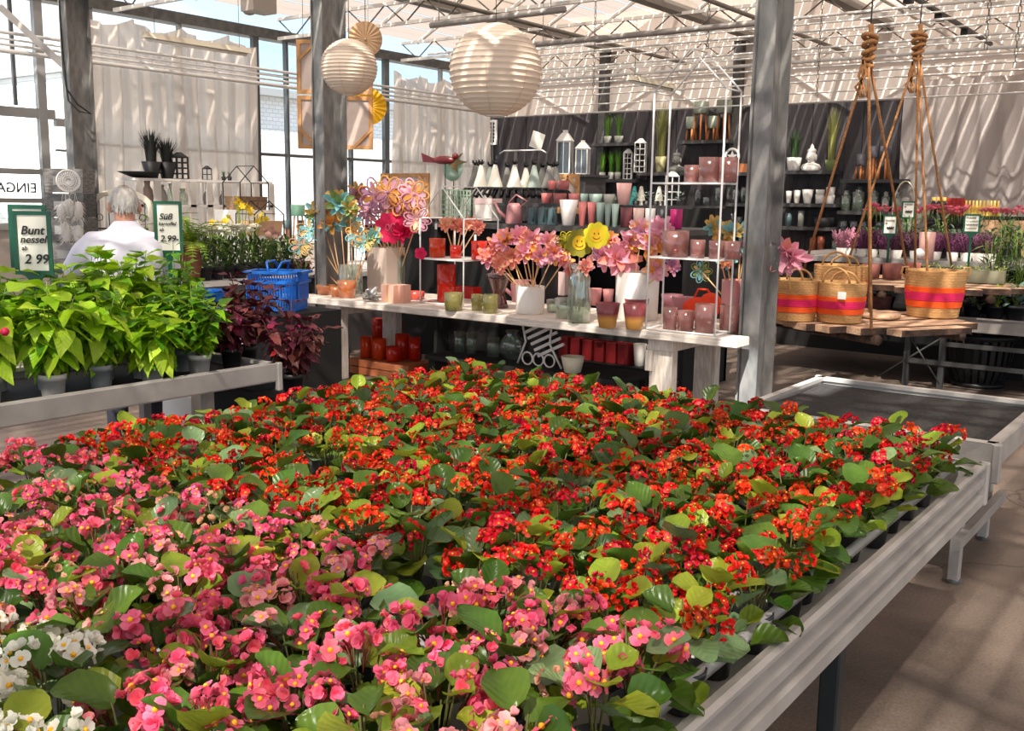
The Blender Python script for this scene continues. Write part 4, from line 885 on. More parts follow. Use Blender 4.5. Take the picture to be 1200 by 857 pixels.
hm = AY(458,267,T(456,342).y-.05); stick_flower(bp, hm, 19*mpp(hm), [FM['magenta'],FM['magenta'],mat('pink thread', (240,120,150), .6)], R, 'magenta scalloped felt flower in front of the pink blossoms', 'letters')
h = AY(474,272,T(456,342).y-.02); stick_flower(bp, h, 14*mpp(h), [FM['magenta'],FM['magenta'],FM['magenta']], R, 'second magenta felt flower, turned edge on', 'pom')
# bundle of more sticks
for k in range(5):
    q = AY(441+k*5, 276, bp.y-.03); g = G(); g.tube([(0,0,0), q-bp], .006, 6); tag(obj('wooden_stick', g, WOODS, loc=bp+V((k*.008-.016,0,0))), ['leftmost','second','middle','fourth','rightmost'][k]+' bare wooden stick in the tall clear jar', 'stick', 'wooden sticks in the clear jar')
# bows and gift boxes
def bow(px, py, r, m, lab):
    p = T(px, py); p = V((p.x,p.y+.04,p.z)); g = G()
    for k in range(12): petal(g, r*R.uniform(.7,1.1), r*.4, k*2.4, .05+.09*k, 0, cup=1.0, c=(0,0,.012))
    tag(obj('gift_bow', g, m, loc=p), lab, 'bow')
bow(430,354,.13, mat('silver foil', (196,196,196), .25, .8), 'silver foil bow lying on the table edge'); bow(441,338,.10, mat('gold foil', (190,150,84), .3, .7), 'gold bow behind the silver one')
for px, py, w, h_, lab in ((454,355,20,21,'left pale pink gift box beside the gold bow'),(466,355,17,21,'right pale pink gift box')):
    p = T(px, py); s = mpp(p); g = G(); g.box((0,.05,h_*s/2), (w*s,.1,h_*s)); g.box((0,-.002,h_*s/2), (.012,.006,h_*s), 1); o = obj('gift_box', g, [mat('pale pink card', (224,172,152), .5), mat('gold ribbon', (200,150,90), .4)], loc=p); tag(o, lab, 'box', 'gift boxes')
# peach flowers in a wire holder in the small house
q = AY(533,290,6.76)
heads(None, (V((q.x,6.76,1.16)), .02, .1), [(522,264,10,('salmon','peach'),'pom'),(532,262,9,('peach','coral'),'pom'),(541,266,10,('salmon','coral'),'pom'),(550,262,9,('salmon','peach'),'pom'),(560,266,10,('coral','salmon'),'pom')], 'small peach flower from the left inside the small wire house', 'peach flowers in the small wire house')
p = AY(493,297,6.53); g = G()
for k in range(5): petal(g, .055, .05, k*2*PI/5, .1, 0, M0) if False else petal(g, .055, .05, k*2*PI/5, .1, 0)
tag(obj('felt_flower', g, FM['magenta'], loc=p, rot=(PI/2,0,.6)), 'small flat magenta felt flower tied to the small wire house post', 'decoration')
# tags hanging on the houses
for k, (x, y, Y) in enumerate(((511,262,6.6),(557,275,6.6),(492,268,6.53))):
    p = AY(x, y, Y); g = G(); g.bb((-.012,-.001,-.05),(.012,.001,0)); g.tube([(0,0,0),(0,0,.06)], .001, 3); tag(obj('price_tag', g, mat('tag paper', (236,230,222), .7), loc=p), ['paper tag hanging left in the small wire house','paper tag hanging right in the small wire house','white tag tied to the left post of the small wire house'][k], 'tag')
# ---- below the table
p = AY(452,430,6.75); cr_ = thing('wooden_crate', 'orange brown wooden crate under the left of the white table', 'crate', (p.x, 6.85, 0)); CW = mat('crate wood', (172,98,60), .7)
for k in range(2): g = G(); g.bb((-.38,-.2,.005+k*.073),(.38,-.185,.07+k*.073)); obj('slat', g, CW, cr_); g = G(); g.bb((-.38,.185,.005+k*.073),(.38,.2,.07+k*.073)); obj('slat', g, CW, cr_)
g = G(); g.bb((-.38,-.185,0),(.38,.185,.012)); g.bb((-.38,-.185,.01),(-.365,.185,.147)); g.bb((.365,-.185,.01),(.38,.185,.147)); g.bb((-.37,-.18,.138),(.37,.18,.145)); obj('body', g, CW, cr_)
cz = .149
for a,b,c,d,m,l in ((422,437,394,418,ORG,'orange candle glass at the left on the crate'),(435,453,396,420,ORG,'second orange candle glass on the crate'),(452,471,404,421,REDG,'low red candle glass in front on the crate')):
    p = AY((a+b)/2, d, 6.78); s = mpp(p); tumbler('candle_glass', l, (p.x, 6.78, cz), (b-a)*s, (d-c)*s, m, 'candle holder', taper=.95, group='candle glasses under the table')
for a,b,c,d,l in ((463,480,389,418,'dark red candle glass at the right on the crate'),(479,493,391,418,'rightmost dark red candle glass on the crate')):
    p = AY((a+b)/2, d, 6.94); s = mpp(p); tumbler('candle_glass', l, (p.x, 6.94, cz), (b-a)*s, (d-c)*s, REDG, 'candle holder', taper=.97, group='candle glasses under the table')
for a,b,c,d,l in ((436,453,374,398,'left one of the two red candle glasses on the black riser'),(453,472,374,398,'right one of the two red candle glasses on the black riser')):
    p = AY((a+b)/2, d, 7.20); s = mpp(p); tumbler('candle_glass', l, (p.x, 7.20, .263), (b-a)*s, (d-c)*s, REDG, 'candle holder', taper=.97, group='candle glasses under the table')
g = G(); g.bb((-.32,-.1,0),(.32,.1,.26)); tag(obj('riser_box', g, BLACKM, loc=(AY(458,400,7.2).x,7.2,0)), 'black riser box behind the crate', 'box')
ws = thing('low_shelf', 'low black shelf with clear vases under the white table', 'shelf', (-5.05, 6.85, 0)); LZ = .302
g = G(); g.bb((-.75,-.32,.26),(1.2,.2,.30)); obj('board', g, BLACKM, ws)
for x in (-.7,1.1): g = G(); g.bb((x-.04,-.28,0),(x+.04,.15,.26)); obj('foot', g, BLACKM, ws)
for a,b,c,d,l in ((532,545,388,412,'left'),(546,559,387,412,'middle'),(570,586,393,415,'right')):
    p = AY((a+b)/2, d, 6.85); s = mpp(p); tumbler('glass_vase', l+' clear vase in the row under the table', (p.x, 6.85, LZ), (b-a)*s, (d-c)*s, CLG, 'vase', taper=.9, group='clear vases under the table')
p = AY(600,412,6.85); g = G(); g.lathe([(.05,0),(.11,.06),(.10,.16),(.05,.22),(.06,.25),(.05,.25),(.04,.21),(.09,.15),(0,.02)], 18); tag(obj('round_vase', g, CLG, loc=(p.x,6.85,LZ)), 'bulbous clear vase under the middle of the table', 'vase')
t = thing('folding_chair', 'white slatted wire chair lying under the middle of the table', 'chair', (AY(632,425,6.68).x, 6.68, LZ))
for k in range(5): g = G(); g.bb((-.14, -.02, -.012), (.14, .0, .012), M=Matrix.Translation((-.02+.035*k,0,.33-k*.045)) @ Matrix.Rotation(-.45,4,'Y')); obj('slat', g, WHITEP, t)
g = G(); g.tube([(-.2,-.03,.012),(-.12,-.03,.2),(-.16,-.03,.36)], .010, 6); g.tube([(.24,-.03,.012),(.12,-.03,.2),(.14,-.03,.40)], .010, 6); obj('frame', g, WHITEP, t)
for k in range(3):
    g = G(); g.tube([(-.10+.11*k+.052*math.cos(a), -.03, .062+.052*math.sin(a)) for a in [2*PI*j/12 for j in range(12)]], .008, 5, closed=True); obj('scroll', g, WHITEP, t)
p = AY(671,433,6.62); tumbler('pot', 'cream tapered pot under the table, right of the white chair', (p.x,6.62,LZ), .19, .13, mat('cream ceramic', (222,212,188), .5), 'pot', taper=.7)
g = G(); g.bb((-.62,-.2,0),(.62,.2,.2)); tag(obj('base_cabinet', g, BLACK, loc=(AY(700,425,7.9).x,7.9,0)), 'low black cabinet carrying the dark red boxes', 'cabinet')
for k in range(6):
    p = AY(664+k*14, 412, 7.82); g = G(); g.box((0,0,.095), (.10,.14,.19)); bev(tag(obj('dark_red_box', g, mat('dark red box', (110,14,18), .5), loc=(p.x,7.82,.201)), ['leftmost','second','third','fourth','fifth','rightmost'][k]+' dark red box in the row behind and under the table', 'box', 'dark red boxes'))
for k, x in enumerate((750,766)):
    p = AY(x, 408, 7.82); tumbler('pot', ['left','right'][k]+' small white pot right of the dark red boxes', (p.x,7.82,.201), .12, .2, CER, 'pot', taper=.75)
# ================================================================ paper lanterns, fans, hanging frame
PAPER = mat('lantern paper', (234,214,194), .8, transl=.2); BAM = mat('bamboo rib', (206,170,130), .7)
def lantern(px, py, rpx, dep, lab, ztop):
    c = AD(px, py, dep); r = rpx*mpp(c); t = thing('paper_lantern', lab, 'lantern', c)
    n = 24; pf = []
    for k in range(n*4+1):
        a = -PI/2*.93+PI*.965*k/(n*4); rr = r*(1-.022*abs(math.sin(PI*k/4))) ; pf.append((rr*math.cos(a)*1.0, r*.97*math.sin(a)))
    g = G(); g.lathe(pf, 40, cap=False); obj('shade', g, PAPER, t)
    for k in range(n+1):
        a = -PI/2*.93+PI*.965*k/n; g = G(); q = r*math.cos(a)*1.004; z = r*.97*math.sin(a)
        if q > .03: g.tube([(q*math.cos(b), q*math.sin(b), z) for b in [2*PI*i/32 for i in range(32)]], .0018, 3, closed=True); obj('rib', g, mat('lantern rib', (226,206,188), .7), t)
    for k in range(7):
        b = YAW+PI+.5+k*2*PI/7; g = G(); g.tube([(r*1.003*math.cos(a)*math.cos(b), r*1.003*math.cos(a)*math.sin(b), r*.97*math.sin(a)) for a in [-PI/2*.93+PI*.5*i/12 for i in range(13)]], .0012, 3); obj('seam', g, BAM, t)
    g = G(); g.tube([(0,0,r*.95),(0,0,ztop-c.z)], .0022, 4); obj('cord', g, BLACK, t)
    g = G(); g.lathe([(r*.2,0),(r*.2,.01)], 16, (0,0,-r*.965)); obj('ring', g, WHITEP, t)
lantern(409, 79, 33, 6.8, 'small round white paper lantern in front of the middle steel post', 4.3)
lantern(580.5, 82.5, 54.5, 6.3, 'large round white paper lantern hanging above the white table', 4.3)
def fan(px, py, rpx, dep, m, lab, rot=0, full=False):
    c = AD(px, py, dep); r = rpx*mpp(c); t = thing('paper_fan', lab, 'paper fan', c); q = (CAM-c).normalized().to_track_quat('Z','Y').to_matrix().to_4x4(); g = G(); n = 40; vs = [(0,0,0)]; fs = []
    for i in range(n+1):
        a = 2*PI*i/n; vs.append((r*math.cos(a), r*math.sin(a), .012 if i % 2 else -.012))
    for i in range(n): fs.append((0, i+1, i+2))
    g.add(vs, fs); obj('pleated_paper', g, m, t, M=q)
    g = G(); g.lathe([(r*.09,0),(r*.08,.02),(0,.02)], 12); obj('hub', g, m, t, M=q)
    g = G(); g.tube([(0,0,0),(0,0,4.3-c.z)], .002, 4); obj('cord', g, BLACK, t)
fan(428,46,20,9.0, mat('kraft paper fan', (214,178,140), .8, transl=.25), 'natural paper fan hanging behind the small paper lantern')
fan(432,125,21,12.8, mat('yellow paper fan', (226,172,20), .7, transl=.25), 'yellow paper fan showing at the right of the hanging wooden frame')
# hanging wooden frame of four parchment panels
OAK = mat('oak frame', (176,124,74), .6, col2=(196,146,94), scale=8); PARCH = mat('parchment', (196,178,168), .8, col2=(180,160,150), scale=3, transl=.06)
a = AD(349,49,11.5); b = AD(439,51,11.5); c = AD(349,174,11.5); d = AD(438,178,11.5)
w = (b-a).length; h = (a-c).length; rz = math.atan2((b-a).y, (b-a).x); t = thing('framed_picture', 'wooden frame with four parchment panels hanging behind the middle steel post', 'picture frame', (c+d)/2, rz)
for i in range(2):
    for j in range(2):
        x0, x1, z0, z1 = -w/2+i*w/2+.012, -w/2+(i+1)*w/2-.012, j*h/2+.01, (j+1)*h/2-.01; f = .045; ch = .17
        g = G(); s_ = [(x0,z0),(x1,z0),(x1,z1),(x0,z1)]
        g.bb((x0,-.02,z0),(x1,.02,z0+f)); g.bb((x0,-.02,z1-f),(x1,.02,z1)); g.bb((x0,-.02,z0+f),(x0+f,.02,z1-f)); g.bb((x1-f,-.02,z0+f),(x1,.02,z1-f)); obj('frame', g, OAK, t)
        g = G(); g.bb((x0+f,-.004,z0+f),(x1-f,.004,z1-f)); obj('panel', g, PARCH, t)
        xx, sgn = (x0, 1) if i == 0 else (x1, -1); zz, sz = (z0, 1) if j == 0 else (z1, -1)
        g = G(); g.tube([(xx+sgn*f*.5, -.012, zz+sz*(ch+.05)), (xx+sgn*(ch+.05), -.012, zz+sz*f*.5)], .022, 4, sm=False); obj('corner_brace', g, OAK, t)
for s in (-1,1): g = G(); g.tube([(s*w*.4,0,h),(s*w*.4,0,4.3-c.z)], .003, 4); obj('cord', g, BLACK, t)
# ================================================================ black display island behind the table
IY = 8.0
def IP(px, py, Y=IY): return AY(px, py, Y)
isl = thing('display_stand', 'black display stand behind the white table carrying coloured pots', 'display stand', (-5.35, 8.2, 0))
zs = IP(700,266,7.85).z
g = G(); g.bb((-1.45,.15,.66),(1.42,.5,.72)); g.bb((-1.45,.45,.0),(1.42,.5,zs)); obj('back_panel', g, BLACKM, isl)
g = G(); g.bb((-1.45,-.42,zs-.05),(1.42,.5,zs)); obj('shelf', g, CHAR, isl)
g = G(); g.bb((-1.0,.0,zs+.17),(1.0,.5,zs+.20)); obj('shelf', g, CHAR, isl)
for x in (-1.45,-.1,1.38): g = G(); g.bb((x,-.4,0),(x+.04,.5,zs-.05)); obj('side_panel', g, BLACKM, isl)
g = G(); g.bb((-1.41,.15,.0),(1.38,.2,.66)); obj('front_panel', g, BLACKM, isl)
# black cloth covered plinth at the left of it
a = IP(468,256,8.0); b = IP(588,252,8.0); g = G(); g.bb((a.x,8.0,0),(b.x-.02,8.5,a.z)); tag(obj('plinth', g, BLACKM), 'tall black plinth behind the small wire house', 'plinth'); PLZ = a.z
def ipot(x0,x1,yt,yb,m,lab,Y,z,name='flower_pot',cat='pot',grp='coloured pots on the display stand',**k):
    p = AY((x0+x1)/2,(yt+yb)/2,Y); s = mpp(p); k.setdefault('taper',.62); return tumbler(name, lab, (p.x,Y,z), (x1-x0)*s, (yb-yt)*s, m, cat, group=grp, **k)
CP = {n: mat('pot '+n, c, .5) for n, c in (('rose',(186,104,100)),('sage',(142,160,150)),('white',(222,216,210)),('wine',(104,50,56)),('beige',(196,164,152)),('black',(34,34,38)),('magenta',(176,16,100)),('teal',(74,96,100)),('pink',(208,158,150)),('grey',(150,148,140)))}
zf = zs+.002; zu = zs+.202
for k,(a,b,c,d,m,l) in enumerate(((655,677,245,275,'white','white tapered pot'),(677,687,246,274,'rose','rose tapered pot, left of two'),(688,698,246,274,'rose','rose tapered pot, right of two'),(698,708,246,274,'sage','sage green tapered pot, left of three'),(708,716,246,273,'sage','sage green tapered pot, middle of three'),(716,725,246,273,'sage','sage green tapered pot, right of three'),(727,741,243,266,'wine','wine red straight pot'),(742,755,243,266,'beige','beige straight pot'),(756,768,243,266,'white','white straight pot'),(770,782,243,266,'black','black straight pot'),(785,800,243,266,'magenta','magenta pot'))):
    ipot(a,b,c,d,CP[m],l+' on the front shelf of the display stand',7.9,zf,taper=.62 if k < 6 else .9)
for k,(a,b,m,l) in enumerate(((634,647,'rose','first rose'),(648,664,'rose','second rose, wider'),(666,679,'rose','third rose'),(680,689,'sage','small sage'),(690,706,'sage','wide sage'),(707,720,'grey','grey'))):
    ipot(a,b,232,244,CP[m],l+' low pot on the upper tier of the display stand',8.35,zu,taper=.85)
for k,(a,b) in enumerate(((635,646),(647,661))):
    p = AY((a+b)/2,228,8.42); s = mpp(p); tumbler('flower_pot', ['left','right'][k]+' rose pot stacked on top of the upper tier pots', (p.x,8.52,zu+.14), (b-a)*s, .09, CP['rose'], 'pot', taper=.85, group='coloured pots on the display stand'); g = G(); g.box((0,0,.067),(.1,.05,.134)); tag(obj('block', g, BLACKM, loc=(p.x,8.52,zu)), ['left','right'][k]+' black block under a rose pot', 'block')
ipot(722,740,219,244,CP['pink'],'tall pink vase on the upper tier of the display stand',8.35,zu,'vase','vase','vases on the display stand',taper=.75)
for k,(x) in enumerate((624,636,647)):
    p = AY(x,272,7.9); t = thing('watering_can', ['left','middle','right'][k]+' teal watering can in a row behind the stick flowers', 'watering can', (p.x,7.9,zf), 2.2, 'teal watering cans'); g = G(); g.lathe([(.05,0),(.052,.01),(.04,.15),(.036,.16),(.03,.15),(.04,.02)],14); obj('body', g, CP['teal'], t)
    g = G(); g.tube([(.045,0,.04),(.1,0,.1),(.12,0,.17)],.009,6); obj('spout', g, CP['teal'], t); g = G(); g.tube([(-.04,0,.12),(-.09,0,.15),(-.09,0,.08),(-.045,0,.03)],.006,5); obj('handle', g, CP['teal'], t)
p = AY(602,262,7.9); t = thing('watering_can', 'large dusty pink watering can right of the cone decorations', 'watering can', (p.x,7.9,zf), -2.7); g = G(); g.lathe([(.08,0),(.085,.01),(.07,.17),(.05,.2),(.045,.19),(.06,.02)],16); obj('body', g, PCAN, t)
g = G(); g.tube([(.07,0,.05),(.15,0,.12),(.2,0,.22)],[.022,.016,.014],8); obj('spout', g, PCAN, t); g = G(); g.tube([(-.06,0,.16),(-.13,0,.22),(-.02,0,.28),(.05,0,.2)],.010,6); obj('handle', g, PCAN, t)
# carousel of cone decorations
cc = AY(604,216,8.9); ct = thing('carousel_stand', 'grey metal carousel stand carrying the cone decorations', 'stand', (cc.x,8.9,0))
g = G(); g.tube([(0,0,0),(0,0,cc.z+.35)],.02,8); g.lathe([(.25,0),(.25,.02),(.03,.03)],20); obj('pole', g, STEELD, ct)
g = G(); g.lathe([(.55,0),(.55,.02),(0,.02)],28,(0,0,cc.z-.06)); obj('tray', g, BLACKM, ct)
g = G(); g.tube([(-.22,0,cc.z+.33),(-.16,0,cc.z+.36),(.34,0,cc.z+.36),(.4,0,cc.z+.33)],.008,5); obj('top_bar', g, WHITEW, ct)
g = G(); R = random.Random(4)
for k in range(46): a = k*2*PI/46; g.tube([(.54*math.cos(a),.54*math.sin(a),cc.z-.05),(.60*math.cos(a),.60*math.sin(a),cc.z-.08-R.uniform(0,.05)),(.57*math.cos(a+.06),.57*math.sin(a+.06),cc.z-.14)],.016,4)
obj('fringe', g, BLACK, ct)
CON = [mat('cone '+n, c, .7) for n, c in (('grey',(140,138,132)),('cream',(222,216,202)),('sage',(168,182,170)),('dark grey',(112,110,104)))]
for k in range(13):
    a = PI+.25+k*2*PI/13; x, y = .44*math.cos(a), .44*math.sin(a); m = [0,0,1,1,1,2,0,3,0,3,1,0,2][k]
    t = thing('cone_decoration', '%s cloth cone with black tassel, %s round the carousel' % (['grey','cream','sage green','dark grey'][m], ORD[k]), 'decoration', (cc.x+x,8.9+y,cc.z-.038), 0, 'cone decorations'); g = G(); g.lathe([(.085,0),(.05,.11),(.022,.22),(.012,.235)],16); obj('cone', g, CON[m], t)
    g = G()
    for j in range(7): b = j*.9; g.tube([(0,0,.22),(.022*math.cos(b),.022*math.sin(b),.26),(.035*math.cos(b),.035*math.sin(b),.245+.02*(j%3))],.008,4)
    obj('tassel', g, BLACK, t)
p = AY(617,178,8.6); g = G(); g.bb((-.07,-.003,0),(.07,.003,.17)); tag(obj('paper_sign', g, mat('sign paper', (238,232,218), .6), loc=(p.x,8.75,cc.z+.37), rot=(.2,.35,.3)), 'tilted white paper sign on top of the cone carousel', 'sign')
# green lattice lanterns on the plinth
GRN = mat('sage metal', (150,172,150), .5)
def lattice(p, w, h, nx, nz, m, lab, roof=0, name='lattice_lantern', arch=False, rz=.5, dark=None, d=None):
    t = thing(name, lab, 'lantern', p, rz); d = d or w; bw = w*.08; g = G()
    for (ax, sgn, span, off) in (('y',-1,w,d/2),('y',1,w,d/2),('x',-1,d,w/2),('x',1,d,w/2)):
        def B(a, b):
            if ax == 'y': g.bb((a[0],sgn*off-.004,a[1]),(b[0],sgn*off+.004,b[1]))
            else: g.bb((sgn*off-.004,a[0],a[1]),(sgn*off+.004,b[0],b[1]))
        for i in range(nx+1): x = -span/2+span*i/nx; B((x-bw/2,0),(x+bw/2,h))
        for j in range(nz+1): z = h*j/nz; B((-span/2,max(0,z-bw/2)),(span/2,z+bw/2))
    obj('lattice_body', g, m, t)
    if roof: g = G(); e = w*.06; g.add([(-w/2-e,-d/2-e,h),(w/2+e,-d/2-e,h),(w/2+e,d/2+e,h),(-w/2-e,d/2+e,h),(-w*.14,-d*.14,h+roof),(w*.14,-d*.14,h+roof),(w*.14,d*.14,h+roof),(-w*.14,d*.14,h+roof)],[(0,1,5,4),(1,2,6,5),(2,3,7,6),(3,0,4,7),(4,5,6,7),(3,2,1,0)]); obj('roof', g, m, t)
    if dark: g = G(); g.bb((-w*.32,-d*.32,0),(w*.32,d*.32,h*.9)); obj('core', g, dark, t)
    return t
for k,(x,w_) in enumerate(((528,17),(545,15))):
    p = AY(x,252,8.2); s = mpp(p); lattice((p.x,8.2,PLZ), w_*s, 34*s, 4, 6, GRN, ['left','right'][k]+' sage green lattice lantern behind the small wire house')
# white card box with pink lid beside
p = AY(572,252,8.25); s = mpp(p); g = G(); g.bb((-.11,-.08,0),(.11,.08,.22)); g.bb((-.115,-.085,.17),(.115,.085,.225),1); tag(obj('gift_carton', g, [mat('pale carton', (224,214,206), .6), mat('pale rose lid', (228,196,190), .6)], loc=(p.x,8.25,PLZ)), 'pale carton right of the sage lattice lanterns', 'box')
# framed parchment panels leaning in the background
def leanframe(px0,py0,px1,py1,Y,lab,th=.03):
    a = AY(px0,py1,Y); b = AY(px1,py0,Y); w = b.x-a.x; h = b.z-a.z; t = thing('framed_picture', lab, 'picture frame', ((a.x+b.x)/2,Y,a.z)); f = .045; g = G()
    g.bb((-w/2,-th/2,0),(w/2,th/2,f)); g.bb((-w/2,-th/2,h-f),(w/2,th/2,h)); g.bb((-w/2,-th/2,f),(-w/2+f,th/2,h-f)); g.bb((w/2-f,-th/2,f),(w/2,th/2,h-f)); obj('frame', g, OAK, t)
    g = G(); g.bb((-w/2+f,-.004,f),(w/2-f,.004,h-f)); obj('panel', g, PARCH, t)
    for s in (-1,1): g = G(); g.tube([(s*(w/2-f*.5),-.016,h-.16),(s*(w/2-.16),-.016,h-f*.5)],.02,4,sm=False); obj('corner_brace', g, OAK, t)
    return a.z
z1 = leanframe(447,203,503,262,9.6,'wooden framed parchment panel behind the pink felt blossoms'); g = G(); g.bb((AY(440,250,9.6).x,9.4,0),(AY(505,250,9.6).x,9.85,z1-.002)); tag(obj('plinth', g, BLACKM), 'black plinth under the wooden framed panel behind the blossoms', 'plinth')
z2 = leanframe(654,204,679,250,10.6,'wooden framed parchment panel below the two white lanterns'); g = G(); g.bb((AY(650,250,10.6).x,10.4,0),(AY(683,250,10.6).x,10.8,z2-.002)); tag(obj('plinth', g, BLACKM), 'black plinth under the framed panel below the white lanterns', 'plinth')
# white glass lanterns on a black column
a = AY(652,205,11.3); b = AY(692,205,11.3); g = G(); g.bb((a.x,11.1,0),(b.x+.05,11.6,a.z-.03)); g.bb((a.x-.03,11.05,a.z-.03),(b.x+.08,11.65,a.z)); tag(obj('column', g, CHAR), 'charcoal column carrying the two white glass lanterns', 'column'); WZ = a.z+.001
def glantern(px0,px1,py0,Y,lab):
    p = AY((px0+px1)/2,203,Y); s = mpp(p); w = (px1-px0)*s*.86; h = (203-py0)*s; hb = h*.74; t = thing('lantern', lab, 'lantern', (p.x,Y,WZ), .35); g = G(); e = w*.09
    for sx in (-1,1):
        for sy in (-1,1): g.box((sx*(w/2-e/2),sy*(w/2-e/2),hb/2),(e,e,hb))
    g.bb((-w/2,-w/2,0),(w/2,w/2,e)); g.bb((-w/2,-w/2,hb-e),(w/2,w/2,hb)); 
    for sy in (-1,1): g.box((0,sy*(w/2-e/2),hb/2),(e*.6,e*.5,hb)); g.box((sy*(w/2-e/2),0,hb/2),(e*.5,e*.6,hb))
    obj('frame', g, WHITEP, t); g = G(); g.bb((-w/2+e,-w/2+e*.8,e),(w/2-e,-w/2+e,hb-e)); g.bb((w/2-e,-w/2+e,e),(w/2-e*.8,w/2-e,hb-e)); obj('pane', g, glass('lantern glass', (170,190,200), .2, .05, .3, (120,136,146)), t)
    g = G(); q = w*.56; g.add([(-q,-q,hb),(q,-q,hb),(q,q,hb),(-q,q,hb),(-w*.2,-w*.2,hb+h*.18),(w*.2,-w*.2,hb+h*.18),(w*.2,w*.2,hb+h*.18),(-w*.2,w*.2,hb+h*.18)],[(0,1,5,4),(1,2,6,5),(2,3,7,6),(3,0,4,7),(4,5,6,7),(3,2,1,0)]); g.box((0,0,hb+h*.21),(w*.3,w*.3,h*.06)); obj('roof', g, WHITEP, t)
glantern(652,671,151,11.25,'taller white glass lantern on the charcoal column'); glantern(674,691,163,11.25,'shorter white glass lantern on the charcoal column')
# wire sculptures left of the carousel: flat metal bird on a stake
p = AY(512,190,8.35); t = thing('metal_bird', 'dark red and brown metal bird on a wire stake, left of the carousel', 'sculpture', (p.x+.12,8.35,PLZ), .2); hz = p.z-PLZ
g = G(); g.tube([(0,0,0),(0,0,hz)],.006,5); g.lathe([(.08,0),(.08,.01),(0,.01)],12); obj('stake', g, BLACK, t)
g = G(); g.ball((-.02,0,hz+.02),(.14,.035,.045),12,8); g.ball((.12,0,hz+.06),(.04,.03,.035),8,6); g.add([(-.12,0,hz+.03),(-.3,0,hz+.1),(-.28,0,hz),(-.1,0,hz-.01)],[(0,1,2,3)]); obj('body', g, mat('dark red lacquer metal', (110,34,36), .35), t)
g = G(); g.add([(.02,0,hz),(.22,0,hz+.10),(.16,0,hz+.02),(.27,0,hz),(.14,0,hz-.04),(.16,0,hz-.12),(.06,0,hz-.05)],[(0,1,2),(0,2,3,4),(0,4,5,6)]); obj('wing', g, mat('brown olive metal', (96,76,34), .4), t)
# black wire stand at left of the carousel and mint paper disc
p = AY(531,197,8.42); g = G(); g.lathe([(.0,.0),(.14,.004),(.14,.01),(0,.014)],24, M=Matrix.Rotation(PI/2,4,'X')); o = obj('paper_disc', g, mat('mint paper', (196,222,204), .7, transl=.4), loc=(p.x,8.42,p.z)); g = G(); g.tube([(0,.01,-.13),(0,.01,PLZ-p.z+.001)],.006,5); o2 = obj('stake', g, BLACK, o); tag(o, 'mint green paper disc on a stake beside the metal bird', 'decoration')
# ================================================================ wall shelves and their goods
SY = 15.78
def wshelf(x0,x1,y,lab,th=.055):
    a = AY(x0,y,SY-.12); b = AY(x1,y,SY-.12); g = G(); g.bb((a.x,SY-.12,a.z-th),(b.x,YB-.04,a.z)); tag(obj('wall_shelf', g, CHAR), lab, 'shelf', 'charcoal wall shelves'); return a.z+.001
Z1 = wshelf(690,742,168,'charcoal wall shelf with two bright green potted grasses'); Z2 = wshelf(688,745,210,'charcoal wall shelf below the two green potted grasses'); Z3 = wshelf(746,801,202,'charcoal wall shelf with the tall grass sheaf and grey bust')
Z4 = wshelf(793,853,165,'charcoal wall shelf with sage tripod planters'); Z5 = wshelf(854,890,202,'charcoal wall shelf with the round star ornament'); Z6 = wshelf(912,977,200,'charcoal wall shelf with the white bust'); Z7 = wshelf(984,1064,210,'charcoal wall shelf with dark tripod planters')
Z8 = wshelf(912,979,238,'charcoal wall shelf of white bowls'); Z9 = wshelf(981,1058,247,'charcoal wall shelf of glass jars'); Z10 = wshelf(912,980,265,'charcoal wall shelf of dark vases'); Z11 = wshelf(982,1058,272,'lowest charcoal shelf behind the heathers'); Z12 = wshelf(805,850,241,'charcoal wall shelf seen through the tall wire house'); Z13 = wshelf(852,890,238,'charcoal shelf left of the right-hand steel post'); Z14 = wshelf(800,892,265,'low charcoal shelf behind the teal flowers'); Z15 = wshelf(948,1004,293,'bottom charcoal shelf above the baskets')
Z16 = wshelf(690,760,241,'charcoal wall shelf behind the display stand')
GRB = mat('bright grass', (74,124,28), .5, vv=.2, hv=.02); GRD = mat('dark grass', (58,84,46), .5, vv=.2); GRS = mat('straw grass', (140,140,76), .6, vv=.2)
def wp(x, y=200, Y=SY): return AY(x, y, Y)
def gpot(x, y, z, w, h, gh, gr, m, gm, lab, n=60, Y=SY, grp='potted grasses on the wall shelves', tip=0):
    p = AY(x,y,Y); s = mpp(p); t = tumbler('potted_grass', lab, (p.x,Y,z), w*s, h*s, m, 'plant', taper=.8, group=grp, part='pot'); grass(t, gh*s, gr*s, n, gm, h*s*.8, random.Random(int(x)), w=.006, tip=tip); return t
gpot(712,166,Z1,9,8,30,9,CP['grey'],GRB,'left bright green potted grass on the upper wall shelf'); gpot(725,166,Z1,11,8,30,10,CP['grey'],GRB,'right bright green potted grass on the upper wall shelf')
gpot(706,208,Z2,8,8,28,8,CP['grey'],GRB,'left small potted grass on the second wall shelf'); gpot(716,208,Z2,7,8,28,8,CP['grey'],GRB,'middle small potted grass on the second wall shelf'); gpot(724,208,Z2,8,8,28,9,CP['grey'],GRB,'right small potted grass on the second wall shelf')
gpot(774,200,Z3,13,18,72,16,mat('straw sheaf', (168,160,116), .7),GRS,'tall straw coloured grass sheaf on the wall shelf left of the grey bust',130)
gpot(930,199,Z6,17,15,38,14,CER,GRD,'white pot of dark green grass beside the white bust',110)
gpot(973,199,Z6,13,12,66,13,mat('green stems', (112,124,74), .7),GRS,'tall grass sheaf right of the white bust',130)
